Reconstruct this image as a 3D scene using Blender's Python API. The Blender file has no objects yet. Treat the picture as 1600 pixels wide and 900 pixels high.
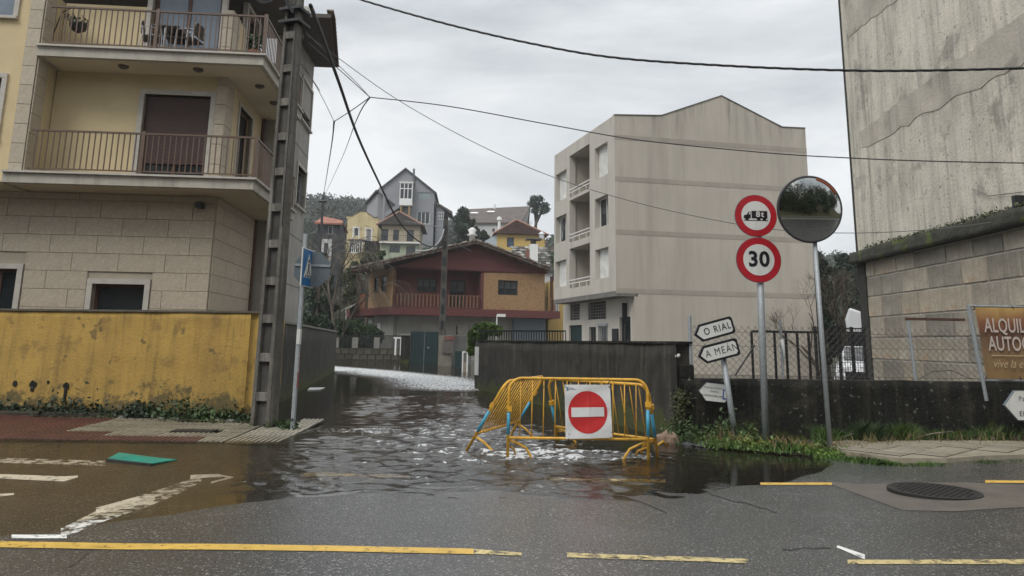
import bpy, bmesh, math, random
import numpy as np
from mathutils import Vector, Matrix, noise as mnoise
random.seed(7); RNG = np.random.default_rng(7)
sc = bpy.context.scene
# ------------------------------------------------------------------ camera
PITCH, ROLL, CAMH, FPX, CX, CY = math.radians(10.6), .015, 1.5, 1150., 800., 320.
cd = bpy.data.cameras.new('camera'); cam = bpy.data.objects.new('camera', cd); sc.collection.objects.link(cam)
CM = Matrix.Rotation(math.pi/2+PITCH, 3, 'X') @ Matrix.Rotation(ROLL, 3, 'Z')
cam.matrix_world = Matrix.Translation((0, 0, CAMH)) @ CM.to_4x4()
cd.sensor_width = 36; cd.lens = FPX/1600*36; cd.shift_y = -(450-CY)/1600; cd.clip_start = .1; cd.clip_end = 3000
sc.camera = cam
# ------------------------------------------------------------------ sky and sun
SUN_EL, SUN_AZ = 48, 215        # azimuth of the sun, degrees clockwise from +Y
w = bpy.data.worlds.new('World'); sc.world = w; w.use_nodes = True
nt = w.node_tree; nt.nodes.clear(); L = nt.links.new
def wn(t, **k):
    n = nt.nodes.new(t)
    for a, b in k.items(): setattr(n, a, b)
    return n
wo = wn('ShaderNodeOutputWorld'); bg = wn('ShaderNodeBackground'); bg.inputs[1].default_value = .1
sky = wn('ShaderNodeTexSky', sky_type='NISHITA', sun_disc=False)
sky.sun_elevation = math.radians(SUN_EL); sky.sun_rotation = math.radians(SUN_AZ)
tc = wn('ShaderNodeTexCoord'); mp = wn('ShaderNodeMapping'); mp.inputs['Scale'].default_value = (1, 1, 2.6)
n1 = wn('ShaderNodeTexNoise'); n1.inputs['Scale'].default_value = 1.9; n1.inputs['Detail'].default_value = 7; n1.inputs['Roughness'].default_value = .55; n1.inputs['Distortion'].default_value = .4
rp = wn('ShaderNodeValToRGB'); e = rp.color_ramp.elements
e[0].position = .36; e[0].color = (4.3, 4.6, 4.9, 1); e[1].position = .63; e[1].color = (8.6, 8.75, 8.8, 1)
L(tc.outputs['Generated'], mp.inputs[0]); L(mp.outputs[0], n1.inputs[0]); L(n1.outputs['Fac'], rp.inputs[0])
# overcast sky: brighter overhead than at the skyline
sx = wn('ShaderNodeSeparateXYZ'); L(tc.outputs['Generated'], sx.inputs[0])
mr = wn('ShaderNodeMapRange'); mr.inputs[1].default_value = .4; mr.inputs[2].default_value = 1; mr.inputs[3].default_value = 1; mr.inputs[4].default_value = 2.2
L(sx.outputs[2], mr.inputs[0])
ml = wn('ShaderNodeVectorMath', operation='SCALE'); L(rp.outputs[0], ml.inputs[0]); L(mr.outputs[0], ml.inputs['Scale'])
mx = wn('ShaderNodeMix', data_type='RGBA'); mx.inputs[0].default_value = .93
L(sky.outputs[0], mx.inputs[6]); L(ml.outputs[0], mx.inputs[7]); L(mx.outputs[2], bg.inputs[0]); L(bg.outputs[0], wo.inputs[0])
sd = bpy.data.lights.new('sun', 'SUN'); sd.energy = 1.4; sd.angle = math.radians(25); sd.color = (1, .97, .92)
sun = bpy.data.objects.new('sun', sd); sc.collection.objects.link(sun)
az, el = math.radians(SUN_AZ), math.radians(SUN_EL)
sun.rotation_euler = Vector((math.sin(az)*math.cos(el), math.cos(az)*math.cos(el), math.sin(el))).to_track_quat('Z', 'Y').to_euler()
sc.view_settings.view_transform = 'Standard'; sc.view_settings.look = 'None'; sc.view_settings.gamma = 1; sc.view_settings.exposure = .3
# ------------------------------------------------------------------ helpers: view rays, objects, meshes
def ray(px, py): return CM @ Vector(((px-CX)/FPX, -(py-CY)/FPX, -1))
def at(px, py, Y):
    d = ray(px, py); return Vector((0, 0, CAMH)) + d*(Y/d.y)
def gp(px, py, z=0.):
    d = ray(px, py); return Vector((0, 0, CAMH)) + d*((z-CAMH)/d.z)
col = sc.collection
def link(o, parent=None):
    col.objects.link(o)
    if parent is not None: o.parent = parent
    return o
def tag(o, label=None, cat=None, group=None, kind=None):
    for k, v in (('label', label), ('category', cat), ('group', group), ('kind', kind)):
        if v: o[k] = v
    return o
def empty(name, loc=(0, 0, 0), label=None, cat=None, group=None, rz=0):
    o = bpy.data.objects.new(name, None); o.location = loc; o.rotation_euler.z = rz; o.empty_display_size = .2
    return tag(link(o), label, cat, group)
def copy_tree(o, parent=None):
    c = o.copy(); link(c, parent)
    for ch in list(o.children): copy_tree(ch, c)
    return c
class Fr:
    """a facade plane: s along it, t into it, z up; coordinates come out relative to O"""
    def __init__(s, A, dx, dy=None, O=None):
        s.A = Vector((A[0], A[1], 0)); s.dx = Vector((dx[0], dx[1], 0)).normalized()
        s.dy = Vector((dy[0], dy[1], 0)).normalized() if dy else Vector((-s.dx.y, s.dx.x, 0))
        s.O = Vector(O) if O is not None else Vector((A[0], A[1], 0))
    def w(s, a, t, z): return s.A + s.dx*a + s.dy*t + Vector((0, 0, z))
    def __call__(s, a, t, z): return s.w(a, t, z) - s.O
    def uz(s, px, py, t=0.):
        d = ray(px, py); n = s.dx.cross(Vector((0, 0, 1))); p0 = s.A + s.dy*t
        k = (p0 - Vector((0, 0, CAMH))).dot(n)/d.dot(n); p = Vector((0, 0, CAMH)) + d*k
        return (p-p0).dot(s.dx), p.z
    def u(s, px, py, t=0.): return s.uz(px, py, t)[0]
    def z(s, px, py, t=0.): return s.uz(px, py, t)[1]
ID = lambda a, t, z: Vector((a, t, z))
class MB:
    def __init__(s, F=ID): s.F = F; s.v = []; s.f = []; s.mi = []; s.cur = 0
    def quad(s, *p):
        i = len(s.v); s.v += [tuple(q) for q in p]; s.f.append(tuple(range(i, i+len(p)))); s.mi.append(s.cur); return s
    def hexa(s, p):       # 8 points: bottom ring 0-3, top ring 4-7
        i = len(s.v); s.v += [tuple(q) for q in p]
        for f in ((0, 3, 2, 1), (4, 5, 6, 7), (0, 1, 5, 4), (1, 2, 6, 5), (2, 3, 7, 6), (3, 0, 4, 7)):
            s.f.append(tuple(i+k for k in f)); s.mi.append(s.cur)
        return s
    def box(s, s0, s1, t0, t1, z0, z1):
        F = s.F
        return s.hexa([F(s0, t0, z0), F(s1, t0, z0), F(s1, t1, z0), F(s0, t1, z0), F(s0, t0, z1), F(s1, t0, z1), F(s1, t1, z1), F(s0, t1, z1)])
    def prism(s, pts, t0, t1):    # polygon in (s,z), extruded along t
        F = s.F; n = len(pts); i = len(s.v)
        s.v += [tuple(F(a, t0, z)) for a, z in pts] + [tuple(F(a, t1, z)) for a, z in pts]
        s.f.append(tuple(range(i, i+n))); s.f.append(tuple(range(i+2*n-1, i+n-1, -1))); s.mi += [s.cur]*2
        for k in range(n):
            k2 = (k+1) % n; s.f.append((i+k, i+n+k, i+n+k2, i+k2)); s.mi.append(s.cur)
        return s
    def slab(s, pts, z0, z1):     # polygon in plan (s,t)
        F = s.F; n = len(pts); i = len(s.v)
        s.v += [tuple(F(a, t, z0)) for a, t in pts] + [tuple(F(a, t, z1)) for a, t in pts]
        s.f.append(tuple(range(i+n-1, i-1, -1))); s.f.append(tuple(range(i+n, i+2*n))); s.mi += [s.cur]*2
        for k in range(n):
            k2 = (k+1) % n; s.f.append((i+k, i+k2, i+n+k2, i+n+k)); s.mi.append(s.cur)
        return s
    def tube(s, pts, r, n=8, cap=True):
        pts = [Vector(p) for p in pts]; rr = r if isinstance(r, (list, tuple)) else [r]*len(pts)
        i = len(s.v); up = None
        for k, p in enumerate(pts):
            d = (pts[min(k+1, len(pts)-1)] - pts[max(k-1, 0)]).normalized()
            if up is None: up = Vector((0, 0, 1)) if abs(d.z) < .9 else Vector((1, 0, 0))
            a = d.cross(up)
            if a.length < 1e-4: up = Vector((0, 1, 0)); a = d.cross(up)
            a.normalize(); b = a.cross(d); up = b
            for j in range(n):
                t = 2*math.pi*j/n; s.v.append(tuple(p + (a*math.cos(t) + b*math.sin(t))*rr[k]))
        for k in range(len(pts)-1):
            for j in range(n):
                j2 = (j+1) % n; s.f.append((i+k*n+j, i+k*n+j2, i+(k+1)*n+j2, i+(k+1)*n+j)); s.mi.append(s.cur)
        if cap:
            s.f.append(tuple(range(i+n-1, i-1, -1))); e0 = i+(len(pts)-1)*n; s.f.append(tuple(range(e0, e0+n))); s.mi += [s.cur]*2
        return s
    def lathe(s, c, prof, n=24):      # prof: (r, z)
        i = len(s.v); c = Vector(c)
        for r, z in prof:
            for j in range(n):
                t = 2*math.pi*j/n; s.v.append(tuple(c + Vector((r*math.cos(t), r*math.sin(t), z))))
        for k in range(len(prof)-1):
            for j in range(n):
                j2 = (j+1) % n; s.f.append((i+k*n+j, i+k*n+j2, i+(k+1)*n+j2, i+(k+1)*n+j)); s.mi.append(s.cur)
        s.f.append(tuple(range(i+n-1, i-1, -1))); e0 = i+(len(prof)-1)*n; s.f.append(tuple(range(e0, e0+n))); s.mi += [s.cur]*2
        return s
    def wall(s, s0, s1, z0, z1, t0, th, holes=()):
        """wall slab in the plane of F with rectangular openings (a0,a1,b0,b1)"""
        F = s.F; holes = [h for h in holes if h[1] > s0 and h[0] < s1]
        xs = sorted({s0, s1, *[min(max(q, s0), s1) for h in holes for q in h[:2]]}); zs = sorted({z0, z1, *[min(max(q, z0), z1) for h in holes for q in h[2:]]})
        def solid(i, j):
            if i < 0 or j < 0 or i >= len(xs)-1 or j >= len(zs)-1: return False
            a, b = (xs[i]+xs[i+1])/2, (zs[j]+zs[j+1])/2
            return not any(h[0] < a < h[1] and h[2] < b < h[3] for h in holes)
        t1 = t0+th
        for i in range(len(xs)-1):
            for j in range(len(zs)-1):
                if not solid(i, j): continue
                a0, a1, b0, b1 = xs[i], xs[i+1], zs[j], zs[j+1]
                s.quad(F(a0, t0, b0), F(a1, t0, b0), F(a1, t0, b1), F(a0, t0, b1)); s.quad(F(a1, t1, b0), F(a0, t1, b0), F(a0, t1, b1), F(a1, t1, b1))
                if not solid(i-1, j): s.quad(F(a0, t0, b0), F(a0, t0, b1), F(a0, t1, b1), F(a0, t1, b0))
                if not solid(i+1, j): s.quad(F(a1, t0, b0), F(a1, t1, b0), F(a1, t1, b1), F(a1, t0, b1))
                if not solid(i, j-1): s.quad(F(a0, t0, b0), F(a0, t1, b0), F(a1, t1, b0), F(a1, t0, b0))
                if not solid(i, j+1): s.quad(F(a0, t0, b1), F(a1, t0, b1), F(a1, t1, b1), F(a0, t1, b1))
        return s
    def build(s, name, mats, parent=None, smooth=False, bevel=0):
        me = bpy.data.meshes.new(name); me.from_pydata(s.v, [], s.f)
        mats = mats if isinstance(mats, (list, tuple)) else [mats]
        for m in mats: me.materials.append(m)
        if len(mats) > 1: me.polygons.foreach_set('material_index', s.mi)
        if smooth: me.polygons.foreach_set('use_smooth', [True]*len(me.polygons))
        me.update(); o = bpy.data.objects.new(name, me); link(o, parent)
        if bevel:
            b = o.modifiers.new('bevel', 'BEVEL'); b.width = bevel; b.segments = 2; b.limit_method = 'ANGLE'
        return o
def npmesh(name, verts, faces, mat, parent=None, smooth=False):
    """verts (N,3) float array, faces (M,k) int array, k constant"""
    me = bpy.data.meshes.new(name); verts = np.asarray(verts, np.float32); faces = np.asarray(faces, np.int32); k = faces.shape[1]
    me.vertices.add(len(verts)); me.vertices.foreach_set('co', verts.ravel())
    me.loops.add(faces.size); me.loops.foreach_set('vertex_index', faces.ravel())
    me.polygons.add(len(faces)); me.polygons.foreach_set('loop_start', np.arange(0, faces.size, k, dtype=np.int32))
    me.update(calc_edges=True)
    if smooth: me.polygons.foreach_set('use_smooth', np.ones(len(faces), bool))
    for m in (mat if isinstance(mat, (list, tuple)) else [mat]): me.materials.append(m)
    return link(bpy.data.objects.new(name, me), parent)
def grid(xs, ys, zf):
    X, Y = np.meshgrid(xs, ys); Z = zf(X, Y); v = np.stack([X, Y, Z], -1).reshape(-1, 3)
    nx, ny = len(xs), len(ys); i = (np.arange(ny-1)[:, None]*nx + np.arange(nx-1)[None]).ravel()
    return v, np.stack([i, i+1, i+nx+1, i+nx], 1)
# ------------------------------------------------------------------ materials
MATS = {}
def M(name, colr, rough=.8, var=.2, vscale=2., bump=.15, bscale=30., streak=None, moss=None, metal=0, rnd=0., spec=.5, dist=.02, speck=None, patch=None):
    """procedural surface: colour variation, vertical rain streaks (colour, amount, scale), growth near the ground (colour, height, softness), fine relief"""
    if name in MATS: return MATS[name]
    m = bpy.data.materials.new(name); m.use_nodes = True; t = m.node_tree; Lk = t.links.new; b = t.nodes['Principled BSDF']
    def nd(k, **kw):
        n = t.nodes.new(k)
        for a, v in kw.items(): setattr(n, a, v)
        return n
    def noi(vec, s, det=5, ro=.6):
        n = nd('ShaderNodeTexNoise'); n.inputs['Scale'].default_value = s; n.inputs['Detail'].default_value = det; n.inputs['Roughness'].default_value = ro; Lk(vec, n.inputs[0]); return n.outputs['Fac']
    def rng(src, a, b2, c=0., d=1.):
        n = nd('ShaderNodeMapRange'); 
        for i, v in enumerate((a, b2, c, d)): n.inputs[i+1].default_value = v
        Lk(src, n.inputs[0]); return n.outputs[0]
    def mix(f, c1, c2):
        n = nd('ShaderNodeMix', data_type='RGBA')
        if isinstance(f, (int, float)): n.inputs[0].default_value = f
        else: Lk(f, n.inputs[0])
        for i, c in ((6, c1), (7, c2)):
            if isinstance(c, tuple): n.inputs[i].default_value = (*c[:3], 1)
            else: Lk(c, n.inputs[i])
        return n.outputs[2]
    tcn = nd('ShaderNodeTexCoord'); oc = tcn.outputs['Object']; hi = tuple(min(1, c*(1+var*.6)) for c in colr); lo = tuple(c*(1-var) for c in colr)
    c = mix(rng(noi(oc, vscale), .3, .7), lo, hi)
    if rnd:
        oi = nd('ShaderNodeObjectInfo'); hs = nd('ShaderNodeHueSaturation'); Lk(rng(oi.outputs['Random'], 0, 1, 1-rnd, 1+rnd), hs.inputs['Value']); Lk(c, hs.inputs['Color']); c = hs.outputs[0]
    if patch:      # (colour, amount, scale): big irregular patches
        c = mix(rng(noi(oc, patch[2], 6, .65), .55, .62, 0, patch[1]), c, patch[0])
    if streak:
        for si, st in enumerate(streak if isinstance(streak[0], tuple) and isinstance(streak[0][0], tuple) else [streak]):
            mpn = nd('ShaderNodeMapping'); mpn.inputs['Scale'].default_value = (1, 1, .07); mpn.inputs['Location'].default_value = (si*7.3, 3*si, 0); Lk(oc, mpn.inputs[0])
            f = rng(noi(mpn.outputs[0], st[2], 6, .7), .5, .72, 0, st[1])
            if len(st) > 3:          # limited below height st[3], fading over st[4]
                sp = nd('ShaderNodeSeparateXYZ'); Lk(oc, sp.inputs[0]); g = rng(sp.outputs[2], st[3]-st[4], st[3], 0, 1)
                mm = nd('ShaderNodeMath', operation='MULTIPLY'); Lk(f, mm.inputs[0]); Lk(g, mm.inputs[1]); f = mm.outputs[0]
            c = mix(f, c, st[0])
    if moss:
        for ms in (moss if isinstance(moss[0], tuple) and isinstance(moss[0][0], tuple) else [moss]):
            sp = nd('ShaderNodeSeparateXYZ'); Lk(oc, sp.inputs[0]); g = rng(sp.outputs[2], ms[1], ms[1]+ms[2], 1, 0)
            ad = nd('ShaderNodeMath', operation='ADD'); Lk(g, ad.inputs[0]); Lk(rng(noi(oc, 3., 6, .7), .3, .7, -.6, .6), ad.inputs[1])
            c = mix(rng(ad.outputs[0], .45, .75), c, ms[0])
    if speck: c = mix(rng(noi(oc, speck[2], 2, .5), speck[3] if len(speck) > 3 else .64, (speck[3] if len(speck) > 3 else .64)+.03, 0, speck[1]), c, speck[0])
    Lk(c, b.inputs['Base Color']); b.inputs['Roughness'].default_value = rough; b.inputs['Metallic'].default_value = metal
    b.inputs['Specular IOR Level'].default_value = spec
    if bump:
        bp = nd('ShaderNodeBump'); bp.inputs['Strength'].default_value = min(1, bump*3); bp.inputs['Distance'].default_value = dist; Lk(noi(oc, bscale, 5, .65), bp.inputs['Height']); Lk(bp.outputs[0], b.inputs['Normal'])
    MATS[name] = m; return m
GRIME = (.035, .032, .026)
plaster_yellow = M('plaster_yellow', (.60, .49, .295), .85, .1, 1.2, .1, 60)
stone_clad = M('stone_clad', (.46, .395, .305), .7, .14, 9, .1, 60, rnd=.05, speck=((.30, .25, .19), .6, 38., .58))
stone_trim = M('stone_trim', (.47, .44, .39), .7, .15, 6, .08, 50)
slab_conc = M('slab_concrete', (.44, .41, .35), .8, .15, 3, .1, 40, streak=((.2, .18, .14), .6, 3.))
soffit = M('soffit_cream', (.58, .50, .36), .85, .08, 1, .05, 30)
wall_side = M('wall_side_grey', (.33, .315, .29), .85, .15, 1.5, .1, 40, streak=((.18, .17, .15), .5, 2.))
rail_brown = M('rail_brown', (.12, .075, .05), .45, .15, 5, .03, 60)
wood_brown = M('wood_brown', (.09, .035, .02), .45, .25, 8, .05, 60)
shutter_br = M('shutter_brown', (.055, .024, .017), .5, .15, 5, .03, 60)
glass_dark = M('glass_dark', (.018, .022, .026), .06, .2, 1, 0, spec=.8)
glass_sky = M('glass_sky', (.16, .2, .25), .08, .25, 1.5, 0, spec=.9)
curtain = M('curtain', (.5, .5, .48), .8, .15, 4, .1, 20)
white_paint = M('white_paint', (.72, .72, .70), .5, .08, 3, .04, 30)
alu = M('aluminium', (.6, .6, .61), .3, .1, 5, .02, 30, metal=.8)
galv = M('galvanised_steel', (.36, .385, .40), .5, .22, 30, .08, 60, metal=.35, streak=((.2, .21, .22), .5, 12.))
black_metal = M('black_metal', (.012, .013, .015), .45, .2, 5, .03, 40)
yellow_wall = M('yellow_wall_paint', (.44, .28, .065), .8, .2, 1.3, .25, 22, dist=.02,
    streak=(((.07, .05, .022), .8, 5.5, 2.35, .75), ((.27, .16, .045), .6, 1.4), ((.085, .06, .025), .5, 8.)), moss=(((.12, .09, .033), .05, .9), ((.03, .035, .012), -.12, .4)), patch=((.25, .155, .045), .75, 2.0), speck=((.08, .06, .03), .65, 3.2, .66))
conc_pole = M('pole_concrete', (.125, .115, .098), .85, .35, 5, .25, 40, streak=(((.07, .065, .055), .8, 6.), ((.4, .38, .34), .6, 8.)), moss=((.06, .07, .03), -.1, .6))
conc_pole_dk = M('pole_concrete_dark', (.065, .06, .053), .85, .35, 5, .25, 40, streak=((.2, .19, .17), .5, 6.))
dark_wall = M('mossy_wall', (.017, .017, .014), .8, .5, 2.5, .4, 18, dist=.03, spec=.25, streak=(((.007, .007, .006), .8, 3.), ((.085, .075, .055), .5, 5.)), moss=((.05, .06, .014), -.1, .6), patch=((.05, .045, .032), .7, 2.4), speck=((.2, .2, .18), .6, 13., .665))
street_wall = M('street_wall', (.042, .039, .033), .85, .5, 2, .3, 18, spec=.3, streak=(((.012, .012, .01), .85, 2.5), ((.12, .11, .09), .55, 6.)), moss=((.06, .07, .022), -.05, .8), patch=((.07, .065, .05), .6, 1.3))
block_wall = M('grey_block_wall', (.055, .056, .054), .85, .35, 1.5, .2, 20, streak=((.03, .03, .03), .6, 2.), rnd=.1)
block_beige = M('render_beige', (.43, .39, .33), .85, .07, .35, .08, 25, streak=(((.29, .26, .22), .6, .9), ((.11, .10, .09), .8, 3., 13.9, 1.6), ((.33, .3, .26), .5, 4.)), patch=((.45, .41, .35), .5, .25))
block_band = M('render_band', (.335, .30, .255), .85, .12, .5, .08, 25, streak=((.22, .2, .17), .5, 1.2))
block_front = M('render_front', (.47, .44, .39), .8, .08, .5, .08, 25, streak=(((.34, .31, .27), .6, 1.6), ((.12, .11, .10), .8, 3., 13.9, 1.3)))
weather_wall = M('weathered_render', (.62, .575, .48), .9, .25, .9, .3, 14, dist=.02, streak=(((.27, .25, .215), .7, 1.6), ((.14, .135, .12), .7, 5.), ((.68, .65, .57), .7, 3.)), patch=((.27, .245, .21), .75, .55), speck=((.16, .15, .13), .6, 9., .66))
stone_old = M('old_stone', (.36, .32, .255), .9, .4, 1.6, .3, 20, rnd=.25, streak=(((.085, .08, .07), .8, 1.6), ((.55, .5, .42), .5, 3.)))
mortar = M('old_mortar', (.55, .52, .46), .9, .2, 4, .3, 40, streak=((.2, .19, .17), .5, 2.))
moss_ledge = M('moss_ledge', (.06, .058, .045), .9, .5, 3, .6, 16, dist=.04, patch=((.09, .12, .02), .9, 2.2))
brick_tan = M('brick_tan', (.36, .22, .11), .85, .3, 9, .5, 14, dist=.06, patch=((.22, .11, .05), .8, 5.))
red_paint = M('red_brown_render', (.115, .034, .03), .8, .12, 1, .08, 30)
grey_render = M('grey_render', (.31, .30, .27), .85, .12, .6, .08, 20, streak=((.15, .145, .13), .5, 1.2))
green_gate = M('green_gate_paint', (.007, .026, .028), .45, .2, 2, .03, 30)
tile_old = M('old_roof_tile', (.15, .10, .075), .9, .5, 2.5, .6, 8, dist=.1, patch=((.32, .3, .26), .7, 2.))
tile_grey = M('grey_roof_tile', (.12, .10, .09), .85, .3, 1.2, .6, 6, dist=.1)
house_grey = M('house_grey', (.25, .255, .27), .85, .12, .4, .05, 10, streak=((.2, .2, .21), .6, .9))
house_yel = M('house_yellow', (.56, .47, .26), .85, .15, .4, .05, 10, streak=((.3, .23, .11), .5, 1.))
house_cream = M('house_cream', (.42, .36, .26), .85, .15, .4, .05, 10)
house_green = M('house_pale_green', (.38, .42, .31), .85, .12, .4, .05, 10)
house_ochre = M('house_ochre', (.52, .36, .12), .85, .12, .4, .05, 10)
house_white = M('house_white', (.5, .5, .49), .85, .12, .4, .05, 10, streak=((.3, .3, .29), .5, .9))
dark_wood = M('dark_shed', (.035, .037, .042), .8, .4, 2, .2, 10)
soil = M('soil', (.05, .042, .028), .95, .4, 1., .6, 6, dist=.1, patch=((.045, .065, .02), .9, .6))
kerb_m = M('kerb_stone', (.2, .19, .17), .6, .25, 6, .2, 40, moss=((.05, .06, .02), -.2, .5))
tile_beige = M('paving_beige', (.30, .265, .20), .35, .25, 5, .15, 60, rnd=.14, patch=((.12, .105, .06), .7, 2.))
tile_red = M('paving_red', (.105, .042, .036), .35, .3, 5, .15, 60, rnd=.18)
cable_m = M('cable_black', (.012, .012, .012), .5, .2, 20, 0)
cable_g = M('cable_grey', (.12, .12, .12), .6, .2, 20, 0)
barrier_y = M('barrier_yellow', (.68, .37, .035), .45, .25, 9, .08, 60, streak=((.32, .15, .03), .75, 14.), speck=((.16, .08, .03), .8, 24., .66))
barrier_b = M('barrier_blue', (.06, .33, .50), .4, .15, 9, .05, 60)
red_sign = M('sign_red', (.40, .010, .02), .4, .15, 4, 0, streak=((.26, .02, .02), .5, 9.))
white_sign = M('sign_white', (.64, .64, .61), .45, .08, 3, 0, streak=((.42, .41, .36), .4, 9.))
black_sign = M('sign_black', (.01, .01, .012), .4, .1, 3, 0)
blue_sign = M('sign_blue', (.01, .13, .35), .4, .1, 3, 0)
grey_sign = M('sign_grey', (.13, .16, .18), .5, .15, 6, .03, 20)
sheet_white = M('sheet_white', (.66, .66, .65), .5, .06, 5, .3, 3, dist=.02)
sheet_red = M('sheet_red', (.52, .025, .025), .5, .06, 5, .3, 3, dist=.02)
bark = M('bark', (.085, .065, .045), .9, .4, 5, .5, 12, dist=.05)
bark_pale = M('bark_pale', (.22, .19, .15), .9, .4, 3, .4, 12, dist=.05)
def leafmat(name, c, var=.45, rough=.6, pk=1.7, ps=1.3):
    return M(name, c, rough, var, .7, 0, rnd=.15, patch=((c[0]*pk, c[1]*pk*.95, c[2]*1.2), .6, ps))
leaf_dark = leafmat('leaf_dark', (.018, .036, .014)); leaf_mid = leafmat('leaf_mid', (.04, .075, .02)); leaf_bright = leafmat('leaf_bright', (.09, .15, .03))
leaf_olive = leafmat('leaf_olive', (.07, .08, .03)); leaf_forest = leafmat('leaf_forest', (.03, .045, .026), .25, .7, 1.4, .12); leaf_brown = leafmat('leaf_brown', (.07, .05, .03))
grass_m = leafmat('grass', (.06, .12, .02))
# asphalt: wet, with bright aggregate
def asphalt():
    m = M('wet_asphalt', (.030, .028, .026), .42, .35, .9, 0, speck=((.34, .33, .30), .8, 55., .615), patch=((.022, .021, .02), .7, .5)); t = m.node_tree; b = t.nodes['Principled BSDF']; Lk = t.links.new
    tcn = t.nodes.new('ShaderNodeTexCoord'); v = t.nodes.new('ShaderNodeTexVoronoi'); v.inputs['Scale'].default_value = 62; Lk(tcn.outputs['Object'], v.inputs[0])
    n = t.nodes.new('ShaderNodeTexNoise'); n.inputs['Scale'].default_value = 24; n.inputs['Detail'].default_value = 6; n.inputs['Roughness'].default_value = .7; Lk(tcn.outputs['Object'], n.inputs[0])
    ad = t.nodes.new('ShaderNodeMath'); ad.operation = 'ADD'; Lk(v.outputs['Distance'], ad.inputs[0]); Lk(n.outputs['Fac'], ad.inputs[1])
    bp = t.nodes.new('ShaderNodeBump'); bp.inputs['Strength'].default_value = 1; bp.inputs['Distance'].default_value = .009; Lk(ad.outputs[0], bp.inputs['Height']); Lk(bp.outputs[0], b.inputs['Normal'])
    n2 = t.nodes.new('ShaderNodeTexNoise'); n2.inputs['Scale'].default_value = .9; n2.inputs['Detail'].default_value = 6; n2.inputs['Roughness'].default_value = .65; Lk(tcn.outputs['Object'], n2.inputs[0])
    mrn = t.nodes.new('ShaderNodeMapRange'); mrn.inputs[1].default_value = .38; mrn.inputs[2].default_value = .62; mrn.inputs[3].default_value = .06; mrn.inputs[4].default_value = .22; Lk(n2.outputs['Fac'], mrn.inputs[0]); Lk(mrn.outputs[0], b.inputs['Coat Roughness'])
    b.inputs['Coat Weight'].default_value = 1; b.inputs['Coat IOR'].default_value = 1.45
    bp2 = t.nodes.new('ShaderNodeBump'); bp2.inputs['Strength'].default_value = .8; bp2.inputs['Distance'].default_value = .0036; Lk(ad.outputs[0], bp2.inputs['Height']); Lk(bp2.outputs[0], b.inputs['Coat Normal'])
    return m
asph = asphalt()
asph_patch = M('asphalt_patch', (.10, .085, .068), .5, .3, 3, .4, 60, speck=((.22, .2, .17), .5, 70., .6), dist=.006)
def worn(name, c, thr=.5, soft=.04, scale=9.):
    """road paint worn away in patches"""
    m = M(name, c, .45, .2, 4, .1, 60); t = m.node_tree; Lk = t.links.new; b = t.nodes['Principled BSDF']
    tcn = t.nodes.new('ShaderNodeTexCoord'); n = t.nodes.new('ShaderNodeTexNoise'); n.inputs['Scale'].default_value = scale; n.inputs['Detail'].default_value = 9; n.inputs['Roughness'].default_value = .75; Lk(tcn.outputs['Object'], n.inputs[0])
    r = t.nodes.new('ShaderNodeMapRange'); r.inputs[1].default_value = thr-soft; r.inputs[2].default_value = thr+soft; Lk(n.outputs['Fac'], r.inputs[0]); Lk(r.outputs[0], b.inputs['Alpha']); return m
paint_y = worn('paint_yellow', (.60, .38, .07), .39, .05, 16); paint_yw = worn('paint_yellow_worn', (.55, .44, .2), .46, .06, 12)
paint_w = worn('paint_white', (.78, .77, .73), .41, .04, 8); paint_ww = worn('paint_white_worn', (.66, .64, .58), .50, .05, 8)
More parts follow.
